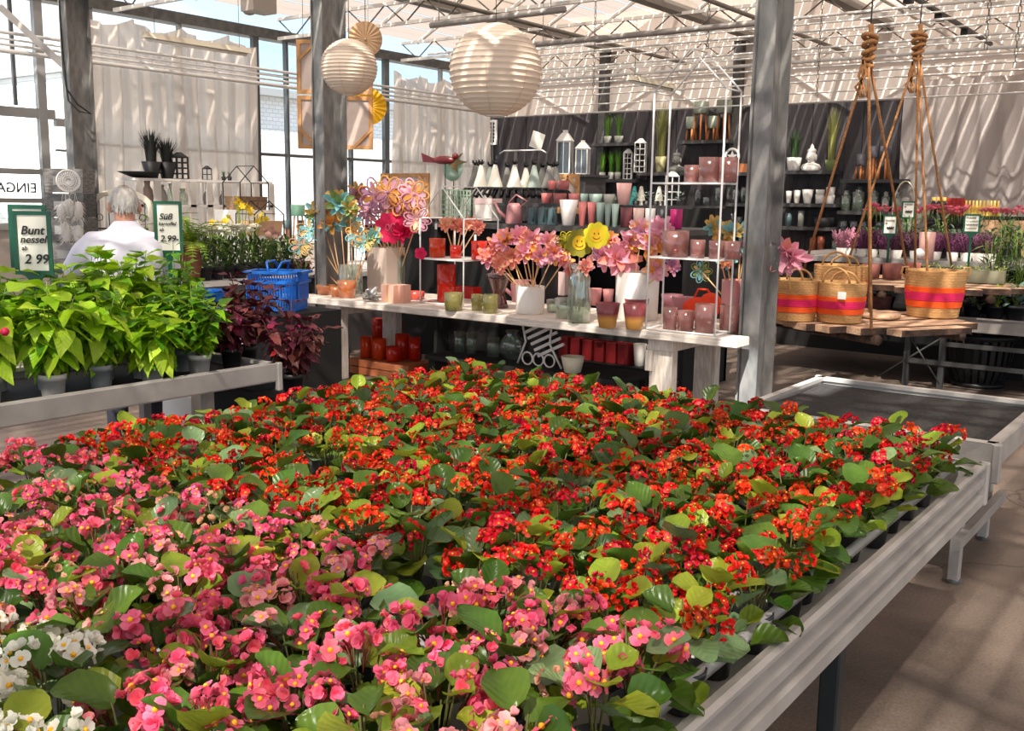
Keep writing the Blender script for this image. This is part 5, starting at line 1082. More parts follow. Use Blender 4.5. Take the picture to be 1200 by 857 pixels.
def bust(x, y, z, h, m, lab, rz=0):
    p = AY(x,y,SY); s = mpp(p); H = h*s; t = thing('buddha_bust', lab, 'bust', (p.x,SY,z), rz); g = G()
    g.lathe([(.30,0),(.34,.04),(.36,.12),(.30,.22),(.14,.27),(.11,.33),(.13,.36)],16, M=Matrix.Diagonal((H*1.05,H*.6,H,1))); g.ball((0,-.02*H,.52*H),(.17*H,.19*H,.22*H),14,10)
    g.ball((0,0,.70*H),(.17*H,.18*H,.12*H),12,8); g.lathe([(.08,0),(.07,.07),(.02,.16),(.0,.18)],10,(0,0,.80), M=Matrix.Scale(H,4)); g.ball((0,-.205*H,.5*H),(.025*H,.03*H,.05*H),6,5)
    for q in (-1,1): g.ball((q*.175*H,0,.48*H),(.03*H,.05*H,.11*H),6,5); g.ball((q*.07*H,-.17*H,.55*H),(.045*H,.02*H,.015*H),6,4)
    g.ball((0,-.185*H,.42*H),(.05*H,.02*H,.015*H),6,4); obj('head', g, m, t)
bust(950,199,Z6,32,CER,'white Buddha style bust on the wall shelf right of the steel post'); bust(793,200,Z3,28,mat('grey stone', (130,128,122), .7),'grey Buddha style bust on the wall shelf, seen through the wire house')
def tripod(x0,x1,yt,yb,yl,z,m,lab,dy=0,scale=1):
    p = AY((x0+x1)/2,yl,SY+dy); s = mpp(p); w = (x1-x0)*s; hl = (yl-yb)*s; hp = (yb-yt)*s; t = thing('tripod_planter', lab, 'planter', (p.x,SY+dy,z), 0, 'tripod planters')
    g = G(); g.lathe([(w*.45,0),(w*.5,.01),(w*.5,hp),(w*.44,hp),(w*.43,hp*.3),(0,hp*.3)],18,(0,0,hl)); obj('pot', g, m, t)
    for k in range(3): a = -PI/2+.5+k*2*PI/3; g = G(); g.tube([(w*.36*math.cos(a),w*.36*math.sin(a),hl+.03),(w*.5*math.cos(a),w*.5*math.sin(a),0.0)],.017,6); obj('leg', g, mat('orange beech', (196,118,66), .5), t)
SAGE = mat('sage ceramic', (128,134,120), .5); DKG = mat('slate ceramic', (78,74,82), .5)
tripod(811,829,121,135,165,Z4,SAGE,'left tall sage tripod planter on the wall shelf',-.06); tripod(838,856,119,134,164,Z4,SAGE,'right tall sage tripod planter on the wall shelf',-.06); tripod(803,817,137,151,165,Z4,SAGE,'left low sage tripod planter on the wall shelf',.16); tripod(828,843,137,151,165,Z4,SAGE,'right low sage tripod planter on the wall shelf',.16)
tripod(1002,1012,180,194,209,Z7,DKG,'low slate tripod planter, leftmost of the three at the right'); tripod(1015,1027,171,185,209,Z7,DKG,'middle tall slate tripod planter at the right'); tripod(1029,1042,171,185,209,Z7,DKG,'rightmost tall slate tripod planter')
WH = mat('white tin', (226,224,220), .5)
def house(x0,x1,yt,yb,z,nx,nz,lab,Y=SY):
    p = AY((x0+x1)/2,yb,Y); s = mpp(p); w = (x1-x0)*s; h = (yb-yt)*s; lattice((p.x,Y,z),w*.85,h*.86,nx,nz,WH,lab,h*.14,'house_lantern',dark=BLACKM,rz=.35)
house(730,741,174,209,Z2,2,5,'left narrow white house lantern with small windows'); house(743,757,163,202,Z3,2,5,'right larger white house lantern with arched door')
p = AY(858,182,SY); s = mpp(p); t = thing('star_ornament', 'round white ornament with a star on the wall shelf', 'ornament', (p.x,SY,Z5)); r = 8.5*s
g = G(); g.tube([(r*math.cos(a),0,r+.02+r*math.sin(a)+.12) for a in [2*PI*i/28 for i in range(28)]],.022,6,closed=True); obj('ring', g, WH, t)
g = G(); st = [((r*.8 if i % 2 == 0 else r*.32)*math.sin(PI*i/5),(r*.8 if i % 2 == 0 else r*.32)*math.cos(PI*i/5)) for i in range(10)]; g.prism(st, lambda q: (q[0],-.01,r+.14+q[1]), lambda q: (q[0],.01,r+.14+q[1])); obj('star', g, WH, t); g = G(); g.bb((-.12,-.06,0),(.12,.06,.13)); obj('base', g, mat('grey block', (90,88,86), .6), t)
g = G(); g.bb((-.2,-.1,0),(.2,.1,.14)); tag(obj('wooden_box', g, mat('orange wood box', (170,104,64), .6), loc=(AY(874,200,SY).x,SY,Z5)), 'orange wooden box on the shelf left of the right-hand post', 'box')
for k,(a,b,c,l) in enumerate(((920,928,224,'first'),(929,938,223,'second'),(939,953,222,'wide third'),(955,966,228,'fourth'),(967,978,228,'fifth'))):
    p = AY((a+b)/2,238,SY); s = mpp(p); tumbler('bowl', l+' white bowl on the bowl shelf', (p.x,SY,Z8), (b-a)*s*.95, (238-c)*s, CER, 'bowl', taper=.6 if k < 3 else .9, group='white bowls')
    if k > 2: tumbler('bowl', l+' stacked upper white bowl on the bowl shelf', (p.x,SY,Z8+(238-c)*s+.001), (b-a)*s*.95, (238-c)*s*(.9 if k == 4 else .6), CER, 'bowl', taper=.9, group='white bowls')
for k,(a,b,c) in enumerate(((985,996,228),(998,1012,224),(1016,1029,224),(1032,1042,229),(1044,1056,229))):
    p = AY((a+b)/2,246,SY); s = mpp(p); t = tumbler('glass_jar', ORD[k]+' glass jar from the left on the jar shelf', (p.x,SY,Z9), (b-a)*s*.95, (246-c)*s, CLG, 'jar', taper=.97, group='glass jars on the wall shelf'); g = G(); g.lathe([((b-a)*s*.3,0),((b-a)*s*.3,.03),(.03,.04),(.04,.07),(0,.08)],14,(0,0,(246-c)*s+.001)); obj('lid', g, CLG, t)
for k,(a,b,c,m,l) in enumerate(((919,928,250,'teal','round teal grey vase'),(934,942,247,'grey','square grey vase'),(952,978,254,'black','wide black box'))):
    p = AY((a+b)/2,265,SY); s = mpp(p); tumbler('vase', l+' on the dark vase shelf', (p.x,SY,Z10), (b-a)*s*.9, (265-c)*s, CP[m], 'vase', taper=.9, group='dark vases')
for k,x in enumerate((988,1000,1012,1030,1044)): p = AY(x,272,SY); tumbler('glass_tumbler', ORD[k]+' grey glass on the lowest shelf behind the heathers', (p.x,SY,Z11), .13, .17, glass('grey glass', (150,156,160), .3, .05, .3, (110,116,120)), 'glass', group='grey glasses')
for k,(a,b,c) in enumerate(((948,956,279),(957,966,277))):
    p = AY((a+b)/2,293,SY); s = mpp(p); tumbler('copper_pot', ['left','right'][k]+' copper pot on the bottom shelf', (p.x,SY,Z15), (b-a)*s, (293-c)*s, mat('copper', (190,110,84), .35, .5), 'pot', group='copper pots')
for k,x in enumerate((978,988,996)): p = AY(x,293,SY); tumbler('glass_tumbler', ORD[k]+' clear glass on the bottom shelf, right of the copper pots', (p.x,SY,Z15), .11, .16, CLG, 'glass', group='clear glasses bottom shelf')
for k,(x,z,h,zz) in enumerate(((818,0,.26,Z12),(828,0,.14,Z12),(842,0,.30,Z12),(862,0,.22,Z13),(872,0,.26,Z13),(882,0,.2,Z13))):
    p = AY(x,240,SY); tumbler('glass_bottle', ORD[k]+' dark glass vessel on the shelves behind the wire house', (p.x,SY,zz), .14, h, glass('grey glass', (150,156,160), .3), 'vase', group='dark glass vessels', taper=.9)
for k in range(8): p = AY(812+k*9,265,SY); tumbler('glass_bottle', ORD[k]+' small grey glass on the low shelf behind the teal flowers', (p.x,SY,Z14), .1, .18+.04*(k%3), glass('grey glass', (150,156,160), .3), 'vase', group='small grey glasses', taper=.9)
for k,(x,h) in enumerate(((697,.16),(706,.18),(713,.18),(720,.22),(733,.2),(748,.24))): p = AY(x,241,SY); tumbler('vase', ORD[k]+' pale vessel on the wall shelf behind the display stand', (p.x,SY,Z16), .12, h, [CER,CLG][k % 2], 'vase', group='pale vessels', taper=.8)
# house lantern and silver plants seen through the wire house on a further stand
p = AY(785,232,12.0); s = mpp(p); g = G(); g.bb((p.x-.9,11.8,0),(p.x+.75,12.3,AY(785,243,11.8).z-.001)); tag(obj('cabinet', g, BLACKM), 'black cabinet carrying small silver plants and cones', 'cabinet'); ZC = AY(785,243,11.8).z
lattice((p.x,12.05,ZC), .17, .4, 2, 4, WH, 'small white house lantern among the silver plants', .07, 'house_lantern', dark=BLACKM)
SIL = leafmat('silver leaf', (120,134,124), (170,182,172), .5, .1); sl = leaf_mesh('leaf', .06, .04, SIL, .2, .2, 4, 2, 'ovate')
for k,x in enumerate((745,757,768,779,797)):
    q = AY(x,240,12.0); t = thing('silver_plant', ORD[k]+' small silver-leaved plant from the left on the black cabinet', 'plant', (q.x,12.0,ZC), 0, 'silver plants'); g = G(); g.lathe([(.04,0),(.05,.08),(.04,.08)],10); obj('pot', g, CP['black'], t); R = random.Random(k)
    for j in range(16): a = j*2.4; put('leaf', sl, t, M=Matrix.Translation((.03*math.cos(a),.03*math.sin(a),.07+.008*j)) @ Matrix.Rotation(a,4,'Z') @ Matrix.Rotation(R.uniform(-1,.2),4,'Y'))
for k,(x,m) in enumerate(((743,'teal'),(751,'white'),(772,'white'))): q = AY(x,238,12.2); g = G(); g.lathe([(.075,0),(.02,.27),(0,.28)],14); tag(obj('cone_decoration', g, [mat('teal cloth', (50,150,146), .6),CON[1]][m == 'white'], loc=(q.x,12.2,ZC)), ['teal cloth cone on the black cabinet','left white cloth cone on the black cabinet','right white cloth cone on the black cabinet'][k], 'decoration')
# ================================================================ hanging plank trays on ropes, with straw baskets
LOG = mat('split log', (206,172,142), .75, col2=(176,136,104), scale=9, stretch=(1,8,8), bump=.3, bscale=30); BARK = mat('bark', (84,60,46), .9, col2=(52,38,32), scale=20, bump=.5); ROPE = mat('jute rope', (166,116,70), .9, col2=(136,90,52), scale=60, bump=.4, bscale=200)
def log_tray(name, label, c, r, rot, n, knot, ends, ztop):
    t = thing(name, label, 'hanging shelf', c, rot); R = random.Random(int(r*100)+n); w = 2*r/n
    for k in range(n):
        y0 = -r+k*w; ym = y0+w/2; L = math.sqrt(max(.02, r*r-ym*ym)); a, b = -L*R.uniform(.93,1.06), L*R.uniform(.93,1.06); g = G(); hh = R.uniform(.0,.008)
        m = 8; top = [(a+(b-a)*i/m) for i in range(m+1)]
        vs = []; fs = []
        for x in top:
            d0, d1 = R.uniform(0,.012), R.uniform(0,.012); vs += [(x,y0+.004+d0,-.045),(x,y0+.004+d0,0+hh),(x,y0+w-.004-d1,0+hh),(x,y0+w-.004-d1,-.045)]
        for i in range(m):
            for q in range(4): j = (q+1) % 4; fs.append((i*4+q,i*4+j,i*4+4+j,i*4+4+q))
        fs += [(3,2,1,0),(m*4,m*4+1,m*4+2,m*4+3)]; g.add(vs, fs)
        for f in range(len(g.f)):
            if f < m*4 and f % 4 in (0,2): g.m[f] = 1
        obj('log_plank', g, [LOG, BARK], t)
    for x in (-r*.55, r*.55): g = G(); g.tube([(x,-r*.8,-.085),(x+.03,0,-.09),(x,r*.8,-.085)], .04, 7); obj('cross_log', g, BARK, t)
    Rz = Matrix.Rotation(-rot,4,'Z')
    for e in ends:
        g = G(); p0 = Rz @ (V(knot)-V(c)); p1 = Rz @ (V(e)-V(c)); g.tube([p0, p0+(p1-p0)*.5, p1], .011, 6); obj('rope', g, ROPE, t)
    g = G(); p0 = Rz @ (V(knot)-V(c))
    for k in range(5):
        h = .05*k; g.tube([(p0.x+.035*math.cos(a)*(1+.2*k%2), p0.y+.03*math.sin(a), p0.z-.06+h+.02*math.sin(a+k)) for a in [2*PI*i/10 for i in range(10)]], .018, 6, closed=True)
    g.tube([p0+V((0,0,-.08)), p0+V((.02,0,.1)), p0+V((0,0,.24))], .02, 6); obj('knot', g, ROPE, t)
    g = G(); g.tube([p0+V((0,0,.2)), (p0.x,p0.y,ztop-c[2])], .006, 5); obj('hook_wire', g, STEELD, t)
    return t
C1 = V((-2.50, 8.12, .76)); K1 = AY(1018,66,8.05)
log_tray('log_tray', 'round tray of split logs hung on ropes, carrying the striped straw baskets', C1, .76, math.radians(60), 9, K1, [AZ(1021,386,.765), AZ(930,356,.765), AZ(1070,354,.765), AZ(1019,372,.765)], 4.0)
C2 = V((-2.50, 10.0, .94)); K2 = AY(1076,60,9.9)
log_tray('log_tray', 'farther round tray of split logs hung on ropes, carrying terracotta pots', C2, .82, math.radians(20), 9, K2, [AZ(986,330,.945), AZ(1088,345,.945), AZ(1118,330,.945), AZ(1072,328,.945)], 4.0)
def rope_tails(p, lab):
    g = G(); 
    for k in range(3): g.tube([(0,0,0),(.03-.03*k,0,-.12),(-.05+.05*k,.0,-.2-.03*k),(.02*k,0,-.28)], .012, 5)
    tag(obj('rope_tail', g, ROPE, loc=p), lab, 'rope')
rope_tails(AY(1070,72,9.85), 'loose rope tail hanging from the right-hand rope knot'); rope_tails(AY(1012,70,8.0), 'loose rope bundle at the left-hand rope knot')
STRAW = mat('woven straw', (206,160,104), .85, col2=(180,130,78), scale=50, stretch=(1,1,6), bump=.5, bscale=160); OBAND = mat('orange yarn', (234,84,18), .85, bump=.3, bscale=150); PBAND = mat('magenta yarn', (206,22,84), .85, bump=.3, bscale=150)
def basket(px0, px1, pyt, pyb, z, lab, dy=0, handle='side', tagp=False, soft=0):
    p = AZ((px0+px1)/2, pyb-4, z); s = mpp(p); r = (px1-px0)/2*s; h = (pyb-pyt)*s*.97; t = thing('straw_basket', lab, 'basket', (p.x,p.y+r*.7+dy,z)); rb = r*.84
    def rad(u): return rb+(r-rb)*min(1,u*1.25)+(.0 if u < .85 else soft*(u-.85))
    def band(n, u0, u1, m, off, rings):
        g = G(); pf = []
        for k in range(rings*3+1):
            u = u0+(u1-u0)*k/(rings*3); pf.append((rad(u)+off+.004*abs(math.sin(PI*k/3)), h*u))
        g.lathe(pf, 28, cap=False); return obj(n, g, m, t)
    g = G(); pf = []
    for k in range(55):
        u = k/54; pf.append((rad(u)+.004*abs(math.sin(PI*k/3)), h*u))
    pf += [(rad(1)-.012,h),(rad(.5)-.012,h*.5),(rb-.012,.01),(0,.01)]; g.lathe([(0,0)]+pf, 28, cap=False); obj('body', g, STRAW, t)
    band('orange_band', .22, .36, OBAND, .006, 4); band('magenta_band', .36, .54, PBAND, .009, 4); band('orange_band', .54, .66, OBAND, .006, 3)
    if handle == 'side':
        for q in (-1,1): g = G(); b = YAW; c = V((q*rad(1)*math.cos(b), q*rad(1)*math.sin(b), h-.03)); g.tube([c+V((q*.02*math.cos(b)+.0, q*.02*math.sin(b), -.03)) , c+V((q*.05*math.cos(b),q*.05*math.sin(b),.0)), c+V((q*.04*math.cos(b),q*.04*math.sin(b),.05)), c+V((0,0,.05)), c+V((-q*.0,0,0))], .010, 6); obj('handle', g, STRAW, t)
    else:
        for q in (-1,1): g = G(); g.tube([(rad(1)*.6*math.cos(a)*.9, q*r*.5-.02, h+.12*math.sin(a)*(1 if q < 0 else .7)-.01) for a in [PI*i/10 for i in range(11)]], .009, 6); obj('handle', g, STRAW, t)
    if tagp: g = G(); g.bb((r*.25,-r-.012,h*.62),(r*.25+.06,-r-.006,h*.62+.055)); obj('price_tag', g, mat('tag paper', (236,230,222), .7), t)
    return t
basket(1058,1124,319,375,.772,'striped straw basket at the right end of the hanging log tray', -.12); basket(953,1011,333,381,.772,'small striped straw basket with a white price tag, arched handles', -.12, 'arch', True); basket(900,956,330,379,.772,'striped straw basket next to the steel post', -.1, 'arch')
basket(925,988,316,372,.772,'tall straw basket standing behind the two striped ones at the left', .38, 'arch', soft=.0)
t = thing('log_slice', 'thin split log slice lying on the tray between the baskets', 'log', AZ(1030,372,.775), .5); g = G(); g.lathe([(.16,0),(.17,.01),(.165,.03),(0,.03)], 14, wob=lambda a, j: 1+.1*math.sin(a*3)); obj('slice', g, LOG, t)
# white beam end between post and tray
TC = mat('terracotta', (150,92,82), .8, col2=(120,70,66), scale=9, vv=.15); TCP = mat('pink terracotta', (190,116,104), .8)
for a,b,c,d,m,l,tp in ((985,1012,309,329,TC,'wide dark terracotta pot at the left on the farther log tray',.8),(1003,1018,315,331,TC,'small dark terracotta pot in front of the wide one',.8),(1010,1031,303,320,TC,'rough dark terracotta pot behind the small one',.85),(1033,1057,303,321,TC,'rough dark terracotta pot in the middle of the farther tray',.85),(1060,1078,302,320,TCP,'pink terracotta pot left of the lime window box',.8)):
    p = AZ((a+b)/2, d+6, .952); s = mpp(p); tumbler('terracotta_pot', l, (p.x,p.y,.952), (b-a)*s, (d-c)*s, m, 'pot', taper=tp, group='terracotta pots')
p = AZ(1125,331,.952); wb = thing('window_box', 'long grey box of lime green creeping plant on the farther log tray', 'planter', (p.x,p.y+.1,.952), .12); g = G(); L = .36
g.prism([(-.09,0),(.09,0),(.11,.12),(.1,.12),(.085,.02),(-.085,.02),(-.1,.12),(-.11,.12)], lambda q: (-L,q[0],q[1]), lambda q: (L,q[0],q[1])); g.bb((-L,-.1,0),(-L+.01,.1,.12)); g.bb((L-.01,-.1,0),(L,.1,.12)); obj('box', g, mat('grey green trough', (150,150,126), .7), wb)
PLM = leafmat('pale lime leaf', (170,186,90), (206,212,140), .5, .2); pl = leaf_mesh('leaf', .04, .018, PLM, .2, .3, 3, 2, 'lance'); R = random.Random(9)
for k in range(150): put('leaf', pl, wb, M=Matrix.Translation((R.uniform(-L,L),R.uniform(-.1,.1),.11+R.uniform(0,.04))) @ Matrix.Rotation(R.uniform(0,6),4,'Z') @ Matrix.Rotation(R.uniform(-1.2,.3),4,'Y'))
# ================================================================ right-hand plant bench
RB = thing('plant_bench', 'grey metal plant bench at the right with crossed braces', 'bench', (-1.6, 10.3, 0)); f = AY(1110,370,9.55); zt = f.z
for a, b in (((-2.4,-.75,zt-.13),(3.0,-.72,zt)),((-2.4,-.77,zt-.13),(3.0,-.72,zt-.115)),((-2.4,-.77,zt-.012),(3.0,-.72,zt))): pass
g = G(); g.bb((-2.4,-.75,zt-.13),(3.0,-.73,zt)); g.bb((-2.4,-.77,zt-.014),(3.0,-.73,zt)); g.bb((-2.4,-.765,zt-.13),(3.0,-.73,zt-.112)); obj('front_rail', g, ALUD, RB)
g = G(); g.bb((-2.4,-.73,zt-.08),(3.0,.8,zt-.05)); obj('bench_top', g, BLACKM, RB)
g = G(); g.bb((-2.4,.5,0),(3.0,.55,zt-.08)); obj('back_panel', g, BLACKM, RB) if False else None
LEGB = mat('grey bench leg', (74,74,74), .5, .4)
lx = [AY(1062,430,9.62).x+1.6, AY(1103,430,9.62).x+1.6]
for x in (lx[0], lx[1], 2.6): g = G(); g.box((x,-.68,(zt-.13)/2),(.05,.05,zt-.13)); obj('leg', g, LEGB, RB); g = G(); g.box((x,.7,(zt-.08)/2),(.05,.05,zt-.08)); obj('leg', g, LEGB, RB)
for (a, b) in (((lx[0],-.70,zt-.2),(lx[1],-.70,.05)),((lx[1],-.70,zt-.2),(lx[0]-.25,-.70,.05))): g = G(); g.tube([a,b],.009,5); obj('brace', g, LEGB, RB)
for z in (.40,.22): g = G(); g.bb((lx[1] if z > .3 else lx[0],-.72,z),(3.0,-.70,z+.04)); obj('cross_bar', g, LEGB, RB)
# black slatted tub under the bench
p = AY(1140,456,9.95); t = thing('slatted_tub', 'big black slatted tub under the right-hand bench', 'tub', (p.x,10.08,0)); r1, r0, H = .31, .22, .50
for k in range(26): a = 2*PI*k/26; q = V((-math.sin(a),math.cos(a),0))*.022; g = G(); pts = [(r0,0.02),(r0+.05,.15),(r1-.015,.35),(r1,H-.04)]; vs = []; [vs.extend([(r*math.cos(a)-q.x,r*math.sin(a)-q.y,z),(r*math.cos(a)+q.x,r*math.sin(a)+q.y,z)]) for r, z in pts]; g.add(vs,[(0,1,3,2),(2,3,5,4),(4,5,7,6)],0,True); obj('slat', g, BLACK, t)
g = G(); g.lathe([(r1-.01,0),(r1+.02,0),(r1+.02,.05),(r1-.01,.05)],28,(0,0,H-.05),cap=False); obj('rim', g, BLACK, t); g = G(); g.lathe([(0,0),(r0+.02,0),(r0+.02,.04),(0,.04)],28); obj('base', g, BLACK, t)
g = G(); g.box((0,0,.3),(.42,.02,.16)); tag(obj('white_board', g, WHITEP, loc=(p.x+.1,10.55,.25)), 'white panel standing behind the black slatted tub', 'panel'); g = G(); g.bb((-.2,-.02,0),(.2,.02,.47)); tag(obj('board_stand', g, BLACKM, loc=(p.x+.1,10.62,0)), 'dark panel stand behind the white panel', 'panel')
RBZ = zt-.048
DKL = leafmat('grey green leaf', (60,80,52), (98,116,84), .45, .1, .02, .3); NDL = leafmat('narrow green leaf', (70,98,46), (112,140,76), .45, .15, .02, .3); BLU = leafmat('blue green leaf', (84,112,98), (120,146,128), .5, .1); DKV = leafmat('dark variegated leaf', (44,48,36), (96,98,72), .45, .05); LMM = leafmat('lime hosta leaf', (160,190,60), (196,214,90), .45, .2)
def mound(px, py, z, Y, r, h, n, m, lab, leaf=(.07,.05,'round'), grp=None, pot=True, cat='plant', up=.3, name='potted_plant', flowers=None, fh=0, nf=0, potm=None, seed=None, lsc=1, stemflow=True):
    p = AY(px, py, Y); R = random.Random(seed or int(px*7+Y*3)); t = thing(name, lab, cat, (p.x, Y, z), R.uniform(0,6), grp); z0 = 0
    if pot: g = G(); g.lathe([(r*.42,0),(r*.55,r*.75),(r*.58,r*.75),(r*.58,r*.9),(r*.5,r*.9)],14); obj('pot', g, potm or CP['black'], t); z0 = r*.85
    key = (m.name, leaf)
    if key not in mound.c: mound.c[key] = leaf_mesh('leaf', leaf[0], leaf[1], m, .25, .25, 4, 2, leaf[2])
    for k in range(n):
        u = k/n; a = k*2.4+R.uniform(-.4,.4); q = r*R.uniform(.1,.75)*(1-.5*u); zz = z0+h*(u*.85+.05); put('leaf', mound.c[key], t, M=Matrix.Translation((q*math.cos(a),q*math.sin(a),zz)) @ Matrix.Rotation(a,4,'Z') @ Matrix.Rotation(R.uniform(-up-.9,.35),4,'Y') @ Matrix.Rotation(R.uniform(-.6,.6),4,'X') @ Matrix.Scale(lsc*R.uniform(.8,1.2),4))
    g = G()
    for k in range(6): a = k*1.05; g.tube([(0,0,z0-.02),(r*.25*math.cos(a),r*.25*math.sin(a),z0+h*.5),(r*.4*math.cos(a),r*.4*math.sin(a),z0+h*.85)],.004,4)
    obj('stem', g, mat('green stem', (112,140,48), .5), t)
    if flowers:
        for k in range(nf):
            a = k*2.4+.3; q = r*.6*math.sqrt((k+.4)/nf); g2 = flowers[k % len(flowers)]; put('flower', g2, t, M=Matrix.Translation((q*math.cos(a),q*math.sin(a),z0+fh*R.uniform(.85,1.05))) @ Matrix.Rotation(R.uniform(0,6),4,'Z') @ Matrix.Rotation(R.uniform(-.4,.4),4,'X') @ Matrix.Scale(R.uniform(.8,1.2),4))
            if stemflow:
                pass
    return t
mound.c = {}
mound(1140,362,RBZ,9.95,.15,.16,26,DKV,'dark variegated potted plant at the bench front, right of the basket',(.08,.06,'round')); mound(1166,362,RBZ,9.95,.15,.2,34,LMM,'lime green potted plant at the bench front',(.05,.03,'round')); mound(1190,362,RBZ,9.95,.16,.2,30,BLU,'blue green potted plant at the right edge of the bench front',(.07,.05,'round'))
mound(1118,362,RBZ,10.1,.14,.14,20,DKV,'dark potted plant half hidden behind the right straw basket',(.07,.05,'round')); mound(1040,352,RBZ,10.4,.13,.10,14,DKL,'dark plant in the shade under the farther log tray',(.06,.04,'round'))
p = AY(1030,362,9.95); tumbler('terracotta_pot', 'dark terracotta pot on the bench under the farther log tray', (p.x,9.95,RBZ), .24, .16, TC, 'pot', taper=.8)
for k,(x,y,h,l) in enumerate(((1160,340,.62,'left'),(1176,340,.72,'middle'),(1193,340,.75,'right'),(1205,345,.7,'rightmost, cut by the frame'))): mound(x,y,RBZ,10.55+.12*(k%2),.2,h,100,NDL,'tall narrow-leaved green shrub, '+l,(.12,.018,'lance'),'tall green shrubs at the right edge',name='green_shrub',up=.6)
# raised tier with heathers and cyclamens
TZ2 = AY(1060,303,11.6).z-.0; g = G(); g.bb((-4.6,11.35,TZ2-.06),(1.0,13.2,TZ2)); tier = thing('tier_bench', 'raised bench tier of heathers and cyclamens behind the log trays', 'bench', (0,0,0)); obj('top', g, ALUD, tier)
g = G(); g.bb((-4.55,11.45,0),(.95,11.5,TZ2-.06)); obj('skirt', g, BLACKM, tier); g = G(); g.bb((-4.55,13.1,0),(.95,13.15,TZ2-.06)); obj('skirt', g, BLACKM, tier)
PUR = [mat('heather '+n, c, .7, vv=.2) for n, c in (('purple',(124,66,104)),('plum',(100,58,80)),('pink',(186,122,142)))]
def heather(px, m, lab):
    p = AY(px, 303, 11.6); t = thing('heather', lab, 'plant', (p.x,11.6,TZ2+.001), 0, 'potted heathers'); g = G(); g.lathe([(.05,0),(.065,.09),(.06,.09)],12); obj('pot', g, POTM if False else CER, t); R = random.Random(px)
    g = G()
    for k in range(34):
        a = k*2.4; q = .13*math.sqrt(R.random()); b = V((q*.4*math.cos(a),q*.4*math.sin(a),.08)); e = V((q*1.1*math.cos(a),q*1.1*math.sin(a),.30+R.uniform(-.07,.06)-q*.4)); g.tube([b,(b+e)/2+V((0,0,.02)),e],[.004,.012,.004],4)
        for j in range(6): c = b.lerp(e,.35+.11*j)+V((R.uniform(-.014,.014),R.uniform(-.014,.014),0)); g.ball(c,.010,4,3)
    o = obj('flower_spikes', g, m, t); o['kind'] = 'stuff'
for k,(x,m) in enumerate(((986,2),(997,2),(1010,0),(1022,1),(1036,0),(1050,1),(1072,1),(1096,0),(1116,0),(1132,0),(1146,1),(1160,1))): heather(x, PUR[m], '%s heather in a white pot, %s from the left in its row' % (['purple','plum coloured','pink'][m], ORD[k]))
p = AY(1085,300,11.5); tumbler('flower_pot', 'tall pale pink pot between the heathers', (p.x,11.5,TZ2+.001), .17, .30, CP['pink'], 'pot', taper=.9)
p = AY(1077,303,11.42); g = G(); g.ball((0,0,.07),(.07,.05,.055),10,8); g.ball((.05,0,.13),(.035,.03,.035),8,6); tag(obj('bird_figure', g, CER, loc=(p.x,11.45,TZ2+.001)), 'small white ceramic bird beside the pale pink pot', 'figurine')
CYP = mat('cyclamen petal', (250,138,158), .5, transl=.3, vv=.12); CYW = leafmat('cyclamen leaf', (56,84,60), (120,140,120), .45, .1)
g = G(); R = random.Random(2)
for k in range(6): petal(g, .05, .03, k*1.05, .9, 0, (0,0,0), 1.0)
g.tube([(0,0,0),(0,0,-.12)],.003,3,1); CYF = g.mesh('flower', [CYP, mat('green stem', (112,140,48), .5)])
for k,x in enumerate((1019,1031,1052,1078,1092,1108,1122,1155,1168,1187)): mound(x, 290, TZ2+.001, 12.4, .17, .2, 24, CYW, 'pink cyclamen, %s from the left in the rear row' % ORD[k], (.07,.06,'round'), 'pink cyclamens', name='cyclamen', flowers=[CYF], fh=.40, nf=9)
for k,x in enumerate((1062,1100,1142,1175)): mound(x, 300, TZ2+.001, 12.0, .17, .34, 50, DKL, 'green filler plant, %s from the left between heathers and cyclamens' % ORD[k], (.09,.025,'lance'), 'green filler plants')
def rsign(px0,px1,py0,py1,Y,lab,ls,post):
    a = AY(px0,py1,Y); b = AY(px1,py0,Y); w = b.x-a.x; w = (px1-px0)*mpp(a); sign(lab, ((a.x+b.x)/2,Y,a.z), w, b.z-a.z, .3, ls, post)
rsign(1035,1051,252,275,11.3,'green-framed price sign left of the bare twigs, among the heathers',[(None,-.045,.155,.03,.09),(None,-.045,.125,.02,.02),(None,-.03,.075,.05,.07)],.42); rsign(1057,1072,236,256,12.2,'highest green-framed price sign, at the edge of the pleated curtain',[(None,-.045,.165,.03,.09),(None,-.045,.135,.02,.02),(None,-.03,.08,.05,.07)],.62); rsign(1130,1148,251,273,10.9,'green-framed sign with four lines of text at the right',[(None,-.055,.155,.03,.09),(None,-.055,.12,.022,.11),(None,-.055,.085,.03,.11),(None,-.055,.05,.022,.10)],.5)
